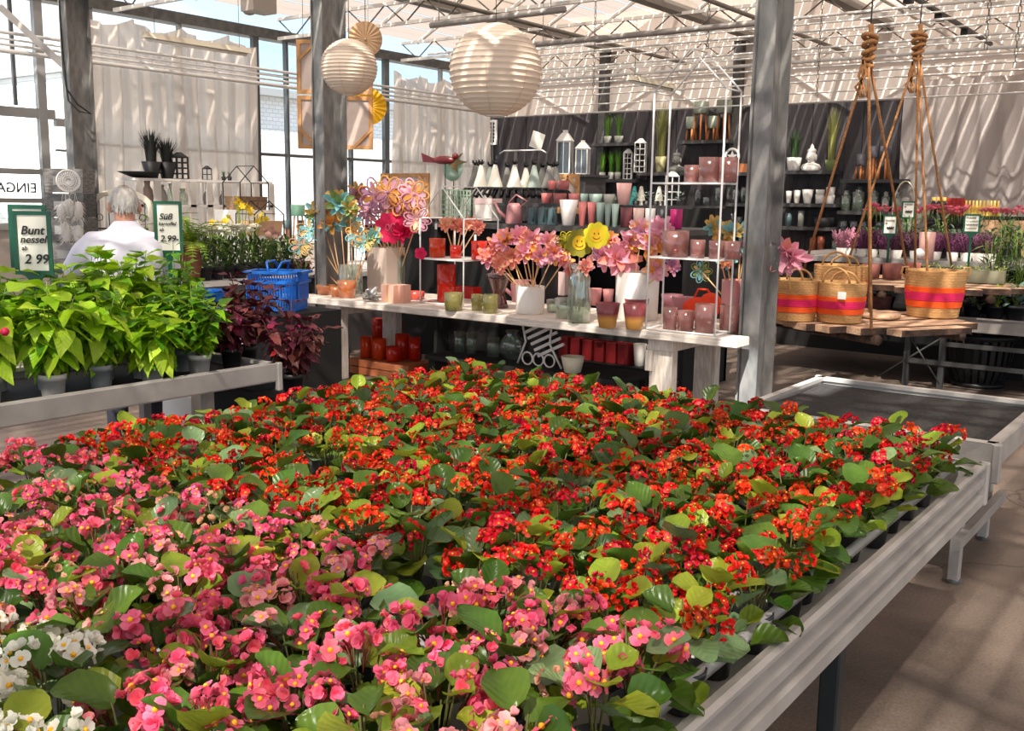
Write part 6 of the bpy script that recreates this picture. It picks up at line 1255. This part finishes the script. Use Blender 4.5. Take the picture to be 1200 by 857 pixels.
# bottles and feeders on a dark sideboard by the curtain
a = AY(1085,252,15.0); g = G(); g.bb((a.x,15.0,0),(1.0,15.45,a.z)); tag(obj('sideboard', g, BLACKM), 'long black sideboard in front of the pleated curtain', 'cabinet'); BZ2 = a.z+.001
g = G(); g.bb((AY(1150,262,14.7).x,14.6,AY(1150,275,14.6).z),(1.0,14.9,AY(1150,258,14.6).z)); g.bb((AY(1150,262,14.7).x+.05,14.62,0),(.95,14.88,AY(1150,275,14.6).z)); tag(obj('wooden_counter', g, mat('counter wood', (196,156,120), .6)), 'pale wooden counter below the yellow bottles', 'counter')
for k,x in enumerate((1093,1099,1105)): p = AY(x,250,15.15); t = thing('bottle', 'black bottle with yellow cap, %s of three' % ORD[k], 'bottle', (p.x,15.15,BZ2), 0, 'black bottles'); g = G(); g.lathe([(.035,0),(.035,.16),(.015,.2)],10); obj('body', g, BLACK, t); g = G(); g.lathe([(.03,.2),(.03,.25),(0,.25)],10); obj('cap', g, mat('yellow plastic', (236,190,90), .5), t)
for k,x in enumerate((1112,1117,1122,1126)): p = AY(x,250,15.15); g = G(); g.lathe([(.04,0),(.045,.2),(.03,.24),(0,.24)],10); tag(obj('candle', g, mat('red wax', (176,30,26), .5), loc=(p.x,15.15,BZ2)), 'red grave candle, %s of four' % ORD[k], 'candle', 'red candles')
for k in range(10): p = AY(1131+k*4.2,252,15.15); t = thing('bottle', 'yellow bottle, %s of the row of ten' % ORD[k], 'bottle', (p.x,15.15,BZ2), 0, 'yellow bottles'); g = G(); g.lathe([(.028,0),(.03,.1),(.014,.16),(.014,.21),(0,.21)],8); obj('body', g, mat('yellow plastic', (236,190,90), .5), t)
p = AY(1058,246,15.6); g = G(); g.tube([(.16*math.cos(b),0,.42*math.sin(b)+.0) for b in [PI*i/14 for i in range(15)]]+[(-.16,0,-.6),(.16,0,-.6)],.014,5,closed=True); tag(obj('mirror_frame', g, mat('pale gold metal', (200,186,160), .3, .7), loc=(p.x,15.65,p.z)), 'narrow arched pale metal frame leaning at the end of the wall shelves', 'frame')
# ================================================================ left background: white rack, plant table, gate
rk = thing('white_rack', 'white slatted rack in front of the left curtain, black lanterns on top', 'rack', (-11.0, 8.0, 0)); zt = 1.853; RKW = mat('grey white rack slat', (206,198,190), .6)
g = G(); g.bb((-.2,-1.0,zt-.03),(.2,1.08,zt)); obj('shelf', g, WHITEP, rk); g = G(); g.bb((-.2,-1.0,1.51),(.2,1.08,1.54)); obj('shelf', g, WHITEP, rk); g = G(); g.bb((-.2,-1.0,1.0),(.2,1.08,1.03)); obj('shelf', g, WHITEP, rk)
for k in range(9): g = G(); y = -.98+k*.25; g.bb((.17,y,0),(.2,y+.085,zt-.03)) if k % 1 == 0 else None; obj('slat', g, RKW, rk)
rt = zt+.001
def rp(px, X=-10.95): return AX(px, 205, X)
p = rp(164); g = G(); g.lathe([(.08,0),(.1,.01),(.26,.07),(.25,.075),(0,.03)],20); tag(obj('bowl', g, BLACK, loc=(-10.95,p.y,rt)), 'wide flat black bowl at the left on the white rack', 'bowl')
BGR = mat('black grass', (36,38,34), .7)
for k,(x,hh) in enumerate(((178,.52),(196,.42))):
    p = rp(x); t = thing('potted_grass', ['taller left','shorter right'][k]+' black potted grass on the white rack', 'plant', (-10.95,p.y,rt), 0, 'black potted grasses'); g = G(); g.lathe([(.07,0),(.12,.2),(.11,.2),(0,.12)],16); obj('pot', g, BLACK, t); grass(t, hh*.95, .2, 170, BGR, .12, random.Random(x), w=.008)
p = AX(211,210,-10.95); lattice((-10.95,p.y,rt), .20, .27, 3, 4, BLACK, 'larger black house lantern on the white rack', .06, 'house_lantern', rz=.9); p = AX(243,212,-10.95); lattice((-10.95,p.y,rt), .11, .14, 2, 2, BLACK, 'small black lantern on the white rack', .04, 'house_lantern', rz=.9)
for k,x in enumerate((262,269)): p = rp(x); t = thing('small_plant', ['left','right'][k]+' tiny potted plant on the white rack', 'plant', (-10.95,p.y,rt), 0, 'tiny plants'); g = G(); g.lathe([(.025,0),(.03,.05),(0,.05)],10); obj('pot', g, BLACK, t); grass(t, .1, .05, 24, GRD, .04, random.Random(x), w=.004)
for k,(x,h,m,zz) in enumerate(((200,.26,CLG,1.541),(213,.2,CLG,1.541),(243,.22,mat('grey stoneware', (160,152,146), .7),1.541),(262,.18,mat('grey stoneware', (160,152,146), .7),1.541),(172,.28,mat('brown stoneware', (150,130,118), .7),1.541),(188,.24,mat('grey stoneware', (160,152,146), .7),1.541))):
    p = rp(x); g = G(); r = .07; g.lathe([(r*.8,0),(r,h*.3),(r*.9,h*.6),(r*.45,h*.8),(r*.55,h),(r*.45,h),(0,h*.3)],16); tag(obj('vase', g, m, loc=(-10.95,p.y,zz)), ['left clear bottle','right clear bottle','grey vase right of the bottles','small grey vase at the right','brown vase at the left','grey vase left of the bottles'][k]+' on the middle board of the white rack', 'vase')
# wire terrarium houses with boxes
def terr(px0,px1,pyt,pyb,X,lab,boxm,m=BLACK,zs=None):
    a = AX(px0,pyb,X); b = AX(px1,pyb,X); s = mpp(a); h = (pyb-pyt)*s; w = abs(b.y-a.y); z0 = zs if zs else a.z
    t = thing('wire_terrarium', lab, 'terrarium', (X,(a.y+b.y)/2,z0)); g = G(); d = .16; e = h*.62
    for q in (-1,1):
        g.tube([(q*d,-w/2,0),(q*d,-w/2,e),(q*d,0,h),(q*d,w/2,e),(q*d,w/2,0)],.007,4)
        g.tube([(-d,q*w/2,e),(d,q*w/2,e)],.006,4)
    g.tube([(-d,0,h),(d,0,h)],.006,4); obj('frame', g, m, t); g = G(); g.prism([(-d*.8,0),(d*.8,0),(d,.16),(-d,.16)], lambda q: (q[0],-w*.47,q[1]), lambda q: (q[0],w*.47,q[1])); obj('trough', g, boxm, t); return t
WIC = mat('brown wicker', (150,120,90), .8, col2=(110,84,60), scale=40); LW_ = mat('light crate wood', (196,158,120), .7)
PTZ = .86
pt_ = thing('plant_table', 'white plant table behind the blue baskets', 'table', (-8.6, 7.4, 0)); g = G(); g.bb((-.75,-1.9,PTZ-.05),(.75,1.9,PTZ)); obj('top', g, WHITEP, pt_)
g = G(); g.bb((.70,-1.85,.0),(.74,1.85,PTZ-.05)); obj('skirt', g, mat('grey skirt', (90,88,88), .7), pt_)
for x in (-.7,.6): 
    for y in (-1.8,1.75): g = G(); g.bb((x,y,0),(x+.05,y+.05,PTZ-.05)); obj('leg', g, ALUD, pt_)
# risers
def riser(x,y,w,d,z,lab,m=None): g = G(); g.bb((x-w/2,y-d/2,0 if (z > 1.5 or x < -9.4) else PTZ+.001),(x+w/2,y+d/2,z)); tag(obj('riser', g, m or WHITEP), lab, 'riser')
a = AX(273,246,-9.9); riser(-9.95,(a.y+AX(304,246,-9.9).y)/2,.4,.55,a.z,'white riser under the wicker trough'); terr(272,305,195,246,-9.9,'black wire terrarium with a brown wicker trough, near the tall window',WIC)
a = AX(290,276,-9.0); riser(-9.05,AX(306,276,-9.0).y,.35,.5,a.z,'white riser under the pale wooden crate'); terr(288,322,236,276,-9.0,'black wire terrarium with a pale wooden crate, right of the wicker one',LW_)
# sage tripod planters on a riser
a = AX(350,284,-9.0); riser(-9.0,a.y,.4,.9,a.z,'white riser under the green tripod planters')
for k,(x,hp,hl,w) in enumerate(((350,.13,.30,.16),(344,.09,.16,.08),(361,.09,.16,.08))):
    y = AX(x,284,-9.0).y; t = thing('tripod_planter', ['tall sage green tripod planter right of the window bar','small dark green tripod planter at the left','small dark green tripod planter at the right'][k], 'planter', (-9.0-.12*(k > 0),y,a.z+.001)); g = G(); g.lathe([(w*.48,0),(w*.5,hp),(w*.44,hp),(0,hp*.4)],16,(0,0,hl)); obj('pot', g, mat('mint ceramic', (120,168,142), .5) if k == 0 else CP['teal'], t)
    for j in range(3): q = j*2.1+.4; g = G(); g.tube([(w*.3*math.cos(q),w*.3*math.sin(q),hl+.02),(w*.5*math.cos(q),w*.5*math.sin(q),0)],.010,5); obj('leg', g, mat('orange beech', (196,118,66), .5), t)
# plants on the table: white cyclamens, orchid, daffodils, ferns
WF = mat('white flower', (236,232,216), .5, transl=.2); g = G()
for k in range(6): petal(g, .045, .03, k*1.05, .8, 0)
g.tube([(0,0,0),(0,0,-.1)],.003,3,1); WFM = g.mesh('flower', [WF, mat('green stem', (112,140,48), .5)])
GRNL = leafmat('mid green leaf', (48,78,30), (84,112,50), .45, .15, .02, .3)
k = 0
for (x, X) in ((240,-8.0),(254,-8.0),(268,-8.05),(282,-8.0),(296,-8.1),(312,-8.05),(328,-8.1),(343,-8.05),(247,-8.4),(262,-8.45),(276,-8.4),(290,-8.45),(306,-8.4),(320,-8.45),(336,-8.4),(356,-8.2)):
    y = AX(x,318,X).y; p = V((X,y,PTZ)); R = random.Random(k)
    white = x < 300
    t = mound(600,300,PTZ+.001,y,.13,.26,44,GRNL if k % 3 else DKL,('white-flowered potted plant' if white else 'leafy green potted plant')+', %s on the white plant table' % ORD[k],(.10,.03,'lance'),'plants on the white plant table',name='potted_plant',flowers=[WFM] if white else None,fh=.36,nf=8 if white else 0,seed=k+50,up=.6); t.location = (X,y,PTZ+.001); k += 1
# pink orchid and yellow daffodils
OR_ = mat('pale orchid', (226,170,166), .5, transl=.2); g = G()
for j in range(5): petal(g, .035, .03, j*1.25, .4, 0)
ORM = g.mesh('flower', [OR_]); YF = mat('daffodil yellow', (240,206,40), .5, transl=.2); g = G()
for j in range(6): petal(g, .04, .022, j*1.05, .3, 0)
YFM = g.mesh('flower', [YF])
for (x,yy,X,fm,lab,h) in ((318,270,-8.2,ORM,'pale pink orchid above the leafy plants',.30),(283,240,-8.6,YFM,'yellow daffodils in front of the wicker trough',.5),(296,250,-8.7,YFM,'short yellow daffodils right of the tall ones',.42),(262,262,-8.6,YFM,'yellow primroses left of the daffodils',.3)):
    q = AX(x,yy,X); t = thing('flowering_plant', lab, 'plant', (X,q.y,PTZ+.001)); hh = q.z-PTZ; g = G(); g.lathe([(.05,0),(.065,.1),(.06,.1)],12); obj('pot', g, TC, t); R = random.Random(int(x)); g = G()
    for j in range(5):
        e = V((R.uniform(-.05,.05),R.uniform(-.12,.12),hh+R.uniform(-.06,.06))); g.tube([(0,0,.08),(e.x*.4,e.y*.4,hh*.6),e],.004,4); put('flower', fm, t, M=Matrix.Translation(e) @ Matrix.Rotation(R.uniform(0,6),4,'Z') @ Matrix.Rotation(.9,4,'Y'))
        put('flower', fm, t, M=Matrix.Translation(e+V((.02,.03,-.05))) @ Matrix.Rotation(R.uniform(0,6),4,'Z') @ Matrix.Rotation(1.1,4,'X'))
    obj('stem', g, mat('green stem', (112,140,48), .5), t); grass(t, hh*.6, .09, 16, NDL, .08, R, 'leaf', w=.012)
# ferns
FERN = leafmat('fern', (96,128,34), (140,164,52), .5, .25, .02, .2)
def frond_mesh(L, w, n=13):
    g = G(); R = random.Random(3)
    def P(u): return V((L*u*(1-.12*u), 0, L*(.55*u-.85*u*u)))
    for i in range(n):
        u = .1+.9*i/n; c = P(u); wl = w*math.sin(PI*min(1,u*.95+.05))**.7
        for s in (-1,1): e = c+V((wl*.35,s*wl,-.01)); d = (P(min(1,u+.05))-c)*.9; g.add([c-d*.5,c+d*.5,e],[(0,1,2)],0)
    g.tube([P(k/6) for k in range(7)],.003,3); return g.mesh('frond', FERN)
FRM = frond_mesh(.42,.07)
for (x,yy,X,sc,lab) in ((222,272,-7.9,1.15,'large fern in a terracotta pot right of the green price sign'),(188,262,-8.6,1.0,'fern between the person and the green price sign')):
    q = AX(x,yy,X); z0 = q.z-.12; t = thing('fern', lab, 'plant', (X,q.y,PTZ+.001 if q.y > 5.5 else z0-.3)); base = t.location.z; hh = max(.18,z0-base); g = G(); g.lathe([(.07,0),(.1,hh*.5),(.085,hh*.8),(.11,hh),(.1,hh),(0,hh-.03)],16); obj('pot', g, mat('brown terracotta', (120,70,50), .8), t); R = random.Random(int(x))
    for j in range(34): put('frond', FRM, t, M=Matrix.Translation((0,0,hh)) @ Matrix.Rotation(j*2.4,4,'Z') @ Matrix.Rotation(-R.uniform(-.1,1.0),4,'Y') @ Matrix.Scale(sc*R.uniform(.75,1.1),4))
    if t.location.z < PTZ: g = G(); g.bb((X-.3,q.y-.3,0),(X+.3,q.y+.3,base-.002)); tag(obj('plinth', g, BLACKM), 'black plinth under the fern beside the person', 'plinth')
# burgundy plant in front of the middle post
mound(352,340,.72,5.35,.2,.20,60,DRED2,'small burgundy leaved plant behind the left end of the white table',(.06,.03,'ovate'),name='burgundy_plant'); bp_ = bpy.data.objects['burgundy_plant']; qq = AY(356,345,6.95); bp_.location = (qq.x,6.95,qq.z); g = G(); g.bb((qq.x-.22,6.75,0),(qq.x+.22,7.15,qq.z-.002)); tag(obj('plinth', g, mat('grey plinth', (150,146,142), .7)), 'grey plinth under the small burgundy plant', 'plinth')
# blue shopping baskets, nested stack
BLUE = mat('blue plastic', (20,104,196), .35, vv=.08)
q = AX(325,322,-6.2); SZ0 = .78
g = G(); g.bb((-6.5,q.y-.4,0),(-5.8,q.y+.3,SZ0-.002)); tag(obj('basket_rack', g, BLACKM), 'black plinth carrying the stacked blue shopping baskets', 'plinth')
for k in range(2):
    t = thing('shopping_basket', ['lower','upper'][k]+' blue slatted plastic shopping basket in the stack', 'basket', (-6.15+.02*k, q.y-.05, SZ0+.075*k+.001), .5+.05*k, 'stacked blue shopping baskets'); g = G(); L, Wd, h = .23, .155, .21
    for s in (-1,1):
        for j in range(20): u = -1+2*j/19; g.bb((u*L*.86-.004, s*(Wd*.82)-.003, .01),(u*L*.86+.004, s*(Wd*.82)+.003, h)) 
        for j in range(13): u = -1+2*j/12; g.bb((s*L*.86-.003, u*Wd*.82-.004, .01),(s*L*.86+.003, u*Wd*.82+.004, h))
    g.bb((-L*.86,-Wd*.82,0),(L*.86,Wd*.82,.012)); obj('body', g, BLUE, t); g = G(); 
    g.bb((-L,-Wd,h),(L,-Wd*.8,h+.02)); g.bb((-L,Wd*.8,h),(L,Wd,h+.02)); g.bb((-L,-Wd,h),(-L*.85,Wd,h+.02)); g.bb((L*.85,-Wd,h),(L,Wd,h+.02)); obj('rim', g, BLUE, t)
    if k == 1: 
        for s in (-1,1): g = G(); g.tube([(s*.03,-Wd*.9,h+.01),(s*.06,-Wd*.6,h+.09),(s*.06,Wd*.6,h+.09),(s*.03,Wd*.9,h+.01)],.009,6); obj('handle', g, BLUE, t)
# lower, smaller blue baskets with paper beside the stack
for k,(x,yy) in enumerate(((290,338),(310,344))):
    qq = AX(x,yy,-5.5); t = thing('shopping_basket', ['left low','right low'][k]+' blue basket in front of the stack, behind the green shrubs', 'basket', (-5.62, qq.y-.35, .90), .4, 'stacked blue shopping baskets'); g = G(); g.lathe([(.10,0),(.13,.13),(.125,.13),(.095,.01),(0,.01)],4,sm=False); o = obj('body', g, BLUE, t); o.rotation_euler = (0,0,PI/4)
    g = G(); g.bb((-5.62-.16,qq.y-.35-.16,0),(-5.62+.16,qq.y-.35+.16,.898)); tag(obj('plinth', g, WHITEP), ['left','right'][k]+' white plinth under a low blue basket', 'plinth')
# arched white garden gate behind the person
a = AD(108,275,9.0); b = AD(178,275,9.0); gt = thing('arched_gate', 'arched white frame with black wrought iron, behind the person', 'gate', ((a.x+b.x)/2,(a.y+b.y)/2,0), math.atan2(b.y-a.y,b.x-a.x)); w = (b-a).length/2; zt = AD(142,222,9.0).z
arc = [(-w,0,0),(-w,0,zt-.16)]+[(-w*math.cos(PI*i/10),0,zt-.16+.14*math.sin(PI*i/10)) for i in range(1,10)]+[(w,0,zt-.16),(w,0,0)]
g = G(); g.tube(arc,.03,4,sm=False); obj('frame', g, mat('cream frame', (206,196,180), .6), gt); g = G()
for k in range(5): x = -w*.8+k*w*.4; g.tube([(x,0,.1),(x,0,zt-.12)],.005,5)
for z in (.5,1.0,zt-.35): g.tube([(-w,0,z),(w,0,z)],.008,5)
for s in (-1,1): g.tube([(s*w*.72+.03*math.cos(c),0,zt-.25+.03*math.sin(c)) for c in [2*PI*i/10 for i in range(10)]],.004,4,closed=True)
obj('ironwork', g, BLACK, gt)
# stack of printed crates with a dreamcatcher in front
CRM = [mat('crate print '+str(k), c, .7, col2=c2, scale=14, stretch=(1,1,5)) for k,(c,c2) in enumerate((((60,60,62),(92,90,90)),((128,124,122),(90,86,84)),((112,92,82),(84,70,64)),((120,116,114),(146,142,140)),((84,96,90),(60,72,68)),((142,138,136),(108,104,102)),((110,106,104),(84,80,80))))]
zc = .0; a = AD(58,197,8.6); b = AD(104,197,8.6); ztop = a.z; n = 9; dh = ztop/n; rzz = math.atan2(b.y-a.y,b.x-a.x)
for k in range(n):
    o = thing('storage_box', 'grey printed storage box, %s from the top of the stack by the left post' % ORD[n-1-k], 'box', ((a.x+b.x)/2,(a.y+b.y)/2,dh*k+.001), rzz+.04*((k*7)%3-1), 'stacked printed boxes'); w = (b-a).length/2; g = G(); g.prism([(-w*.92,0),(w*.92,0),(w,dh-.008),(-w,dh-.008)], lambda q: (q[0],-.14,q[1]), lambda q: (q[0],.14,q[1])); obj('box', g, CRM[k % 7], o)
    g = G(); g.bb((-w*.5,-.148,dh*.3),(w*.5,-.141,dh*.65)); obj('label_plate', g, mat('label plate', (150,148,146), .5), o)
p = AD(80,212,8.2); q = (CAM-p).to_track_quat('Z','Y').to_matrix().to_4x4(); t = thing('dreamcatcher', 'round white lace dreamcatcher with feathers beside the left post', 'decoration', p); r = 12.5*mpp(p); g = G()
for rr, th in ((1,.008),(.86,.003),(.7,.003),(.5,.003),(.28,.003)): g.tube([(r*rr*math.cos(c),r*rr*math.sin(c),0) for c in [2*PI*i/24 for i in range(24)]],th,5,closed=True)
for k in range(24): c = 2*PI*k/24; g.tube([(r*.1*math.cos(c),r*.1*math.sin(c),0),(r*math.cos(c),r*math.sin(c),0)],.0035,3)
obj('lace_ring', g, WHITEP, t, M=q); FEA = mat('white feathers', (226,220,212), .9, transl=.2); R = random.Random(8)
for k,(dx,dz,L) in enumerate(((-.07,-.26,.12),(0,-.22,.13),(.07,-.24,.13),(-.04,-.42,.15),(.06,-.44,.14))):
    g = G(); g.ball((0,0,0),(.045,.035,L*.6),9,7)
    for j in range(70): c = R.uniform(0,6.28); z = R.uniform(-L*.6,L*.55); g.add([(.03*math.cos(c),.03*math.sin(c),z),(.03*math.cos(c)+.01,.03*math.sin(c),z),(.065*math.cos(c),.065*math.sin(c),z-.04)],[(0,1,2)])
    g.tube([(0,0,L*.4),(-dx*.5,0,-dz-.1)],.002,3); obj('feather', g, FEA, t, (dx*.8,dx*.6,dz))
g = G(); g.tube([(0,0,r),(0,0,4.0-p.z)],.002,3); obj('cord', g, WHITEP, t)
# ================================================================ the person
SKIN = mat('skin', (206,150,124), .55, col2=(190,128,104), scale=20); SHIRT = mat('white shirt', (222,218,230), .8, bump=.4, bscale=14); TROU = mat('dark trousers', (52,54,66), .85); HAIR = mat('white grey hair', (206,200,194), .85, col2=(170,163,156), scale=30, stretch=(1,1,.3), bump=.6, bscale=60); SHOE = mat('dark shoe', (40,36,34), .6)
def skin(name, V_, E_, m, parent, sub=2, root=0):
    me = bpy.data.meshes.new(name); me.from_pydata([v[:3] for v in V_], E_, []); o = bpy.data.objects.new(name, me); COL.objects.link(o)
    sk = o.modifiers.new('skin','SKIN'); sk.use_smooth_shade = True
    if not me.skin_vertices: bpy.context.view_layer.objects.active = o; o.select_set(True)
    for i, v in enumerate(V_):
        d = me.skin_vertices[0].data[i]; rr = v[3]; d.radius = rr if isinstance(rr, tuple) else (rr, rr); d.use_root = (i == root)
    s = o.modifiers.new('sub','SUBSURF'); s.levels = sub; s.render_levels = sub
    dg = bpy.context.evaluated_depsgraph_get(); me2 = bpy.data.meshes.new_from_object(o.evaluated_get(dg)); bpy.data.objects.remove(o); me2.materials.clear(); me2.materials.append(m); me2.name = name
    for p in me2.polygons: p.use_smooth = True
    return put(name, me2, parent)
hp = AD(150,240,6.05); pr = thing('person', 'white-haired person in a white shirt seen from behind, head bowed, left arm out', 'person', (hp.x,hp.y-.02,0), math.atan2(hp.y,hp.x)-PI/2+.06)
HZ = hp.z      # head centre height
# local: x right, y away from the camera (the way the person faces), z up
BV = [(0,-.02,.98,(.15,.11)),(0,0,1.12,(.145,.10)),(0,.0,1.24,(.14,.09)),(0,.03,1.36,(.09,.06)),(0,.05,HZ-.13,(.052,.052)),(0,.09,HZ-.05,(.070,.080)),(0,.10,HZ+.02,(.076,.092)),(0,.09,HZ+.075,(.055,.07)),
 (-.15,.03,1.33,.05),(-.255,.12,1.26,.044),(-.33,.36,1.15,.036),(-.34,.44,1.14,(.022,.036)),
 (.15,.03,1.33,.05),(.235,.07,1.2,.044),(.20,.30,1.04,.036),(.19,.38,1.03,(.022,.036)),
 (-.09,0,.88,.088),(-.10,.02,.50,.06),(-.10,-.02,.09,.042),(-.10,.12,.035,.036),(.09,0,.88,.088),(.10,.02,.50,.06),(.10,-.02,.09,.042),(.10,.12,.035,.036)]
BE = [(0,1),(1,2),(2,3),(3,4),(4,5),(5,6),(6,7),(3,8),(8,9),(9,10),(10,11),(3,12),(12,13),(13,14),(14,15),(0,16),(16,17),(17,18),(18,19),(0,20),(20,21),(21,22),(22,23)]
for base, sgn in ((11,-1),(15,1)):
    hx_, hy_, hz_ = BV[base][:3]
    for f in range(4):
        dx = (-.024+.016*f); L = (.036,.042,.040,.030)[f]; i0 = len(BV)
        BV += [(hx_+dx, hy_+.035, hz_, .0085),(hx_+dx, hy_+.035+L, hz_-.008, .0078),(hx_+dx, hy_+.045+L, hz_-.032, .007)]; BE += [(base,i0),(i0,i0+1),(i0+1,i0+2)]
    i0 = len(BV); BV += [(hx_-sgn*.038, hy_+.005, hz_-.008, .010),(hx_-sgn*.046, hy_+.04, hz_-.02, .0085)]; BE += [(base,i0),(i0,i0+1)]
body = skin('body', BV, BE, SKIN, pr, 2)
def fused(name, g, m, parent, vox=.014, it=6):     # one closed surface from overlapping volumes
    me = g.mesh(name, m); o = bpy.data.objects.new(name, me); COL.objects.link(o); md = o.modifiers.new('r','REMESH'); md.mode = 'VOXEL'; md.voxel_size = vox; sm = o.modifiers.new('s','SMOOTH'); sm.iterations = it; sm.factor = .5
    dg = bpy.context.evaluated_depsgraph_get(); me2 = bpy.data.meshes.new_from_object(o.evaluated_get(dg)); bpy.data.objects.remove(o); me2.materials.clear(); me2.materials.append(m)
    for p in me2.polygons: p.use_smooth = True
    me2.name = name; return put(name, me2, parent)
g = G(); rings = [(.84,-.02,.185,.135),(.95,-.02,.185,.135),(1.08,-.02,.182,.13),(1.2,-.015,.198,.135),(1.30,-.005,.21,.132),(1.37,.01,.20,.115),(1.415,.02,.15,.09),(1.455,.035,.095,.075),(1.495,.05,.066,.062)]
vs = []; n = 28
for z, cy, rx, ry in rings:
    for i in range(n):
        a = 2*PI*i/n; c, s_ = math.cos(a), math.sin(a); f = (abs(c)**2.6+abs(s_)**2.6)**(-1/2.6); fold = 1+.018*math.sin(a*9+z*14)+.012*math.sin(a*17-z*20); vs.append((rx*c*f*fold, cy+ry*s_*f*fold, z))
fs = [(j*n+i, j*n+(i+1)%n, (j+1)*n+(i+1)%n, (j+1)*n+i) for j in range(len(rings)-1) for i in range(n)]+[tuple(range(n))[::-1], tuple((len(rings)-1)*n+i for i in range(n))]
g.add(vs, fs, 0, True)
g.tube([(-.10,.02,1.365),(-.18,.03,1.355),(-.245,.09,1.29),(-.285,.17,1.215),(-.30,.22,1.185)],[.07,.084,.078,.074,.076],14)
g.tube([(.10,.02,1.365),(.185,.03,1.35),(.235,.06,1.26),(.25,.10,1.13),(.25,.14,1.07)],[.07,.084,.078,.074,.076],14)
shirt = fused('shirt', g, SHIRT, pr)
TV = [(0,-.02,.92,(.165,.12)),(-.09,0,.82,.105),(-.10,.02,.50,.078),(-.10,-.02,.10,.06),(.09,0,.82,.105),(.10,.02,.50,.078),(.10,-.02,.10,.06)]
skin('trousers', TV, [(0,1),(1,2),(2,3),(0,4),(4,5),(5,6)], TROU, pr, 2)
for s in (-1,1): g = G(); g.ball((s*.10,.06,.045),(.05,.14,.045),12,8); obj('shoe', g, SHOE, pr)
g = G(); R = random.Random(6); hc = V((0,.085,HZ+.012))
nu, nv = 24, 14
def hf(u, v):
    a = 2*PI*u; t_ = PI*(.0+.70*v)   # crown to nape
    low = .70 if math.sin(a) < .3 else .42
    t_ = PI*low*v; w = 1+.03*math.sin(a*11+v*9)+.025*math.sin(a*23)
    return (hc.x+.084*w*math.sin(t_)*math.cos(a), hc.y+.100*w*math.sin(t_)*math.sin(a), hc.z+.100*w*math.cos(t_))
g.grid(hf, 40, 14)
for k in range(240):
    a = R.uniform(PI*.85,2.15*PI); t_ = PI*R.uniform(.15,.66); d = V((math.sin(t_)*math.cos(a),math.sin(t_)*math.sin(a),math.cos(t_))); p0 = hc+V((d.x*.083,d.y*.099,d.z*.099)); p1 = p0+d*.008+V((0,0,-.03)); q = V((-math.sin(a),math.cos(a),0))*.006; g.add([p0-q,p0+q,p1],[(0,1,2)],0,True)
obj('hair', g, HAIR, pr)
for s in (-1,1): g = G(); g.ball((s*.086,.075,HZ-.02),(.014,.024,.034),8,6); obj('ear', g, SKIN, pr)
g = G(); g.ball((0,.20,HZ-.02),(.016,.024,.028),8,6); obj('nose', g, SKIN, pr)
for s in (-1,1): g = G(); g.ball((s*.034,.175,HZ+.012),(.014,.01,.009),8,6); obj('eye', g, WHITEP, pr); 
g = G(); g.ball((0,.178,HZ-.06),(.026,.01,.007),8,6); obj('mouth', g, mat('lips', (170,96,86), .5), pr)

# orange cloth bag and wooden disc behind the rose glasses
p = AY(822,348,7.12); t = thing('cloth_bag', 'orange red cloth bag on the table behind the rose glasses', 'bag', (p.x,7.12,DZ)); g = G(); g.ball((0,0,.09),(.16,.07,.09),14,9); g.ball((.08,0,.15),(.09,.05,.07),12,8); obj('bag', g, mat('orange red cloth', (236,66,26), .8, bump=.5, bscale=12), t); g = G(); g.tube([(-.06,0,.17),(-.03,0,.24),(.05,0,.24),(.08,0,.2)],.009,6); obj('handle', g, mat('orange red cloth', (236,66,26), .8), t)
p = AY(800,352,6.98); g = G(); g.lathe([(.09,0),(.10,.006),(.10,.016),(0,.016)],20); tag(obj('wooden_disc', g, LOG, loc=(p.x-.02,6.98,DZ)), 'thin round wooden disc in front of the orange bag', 'board')
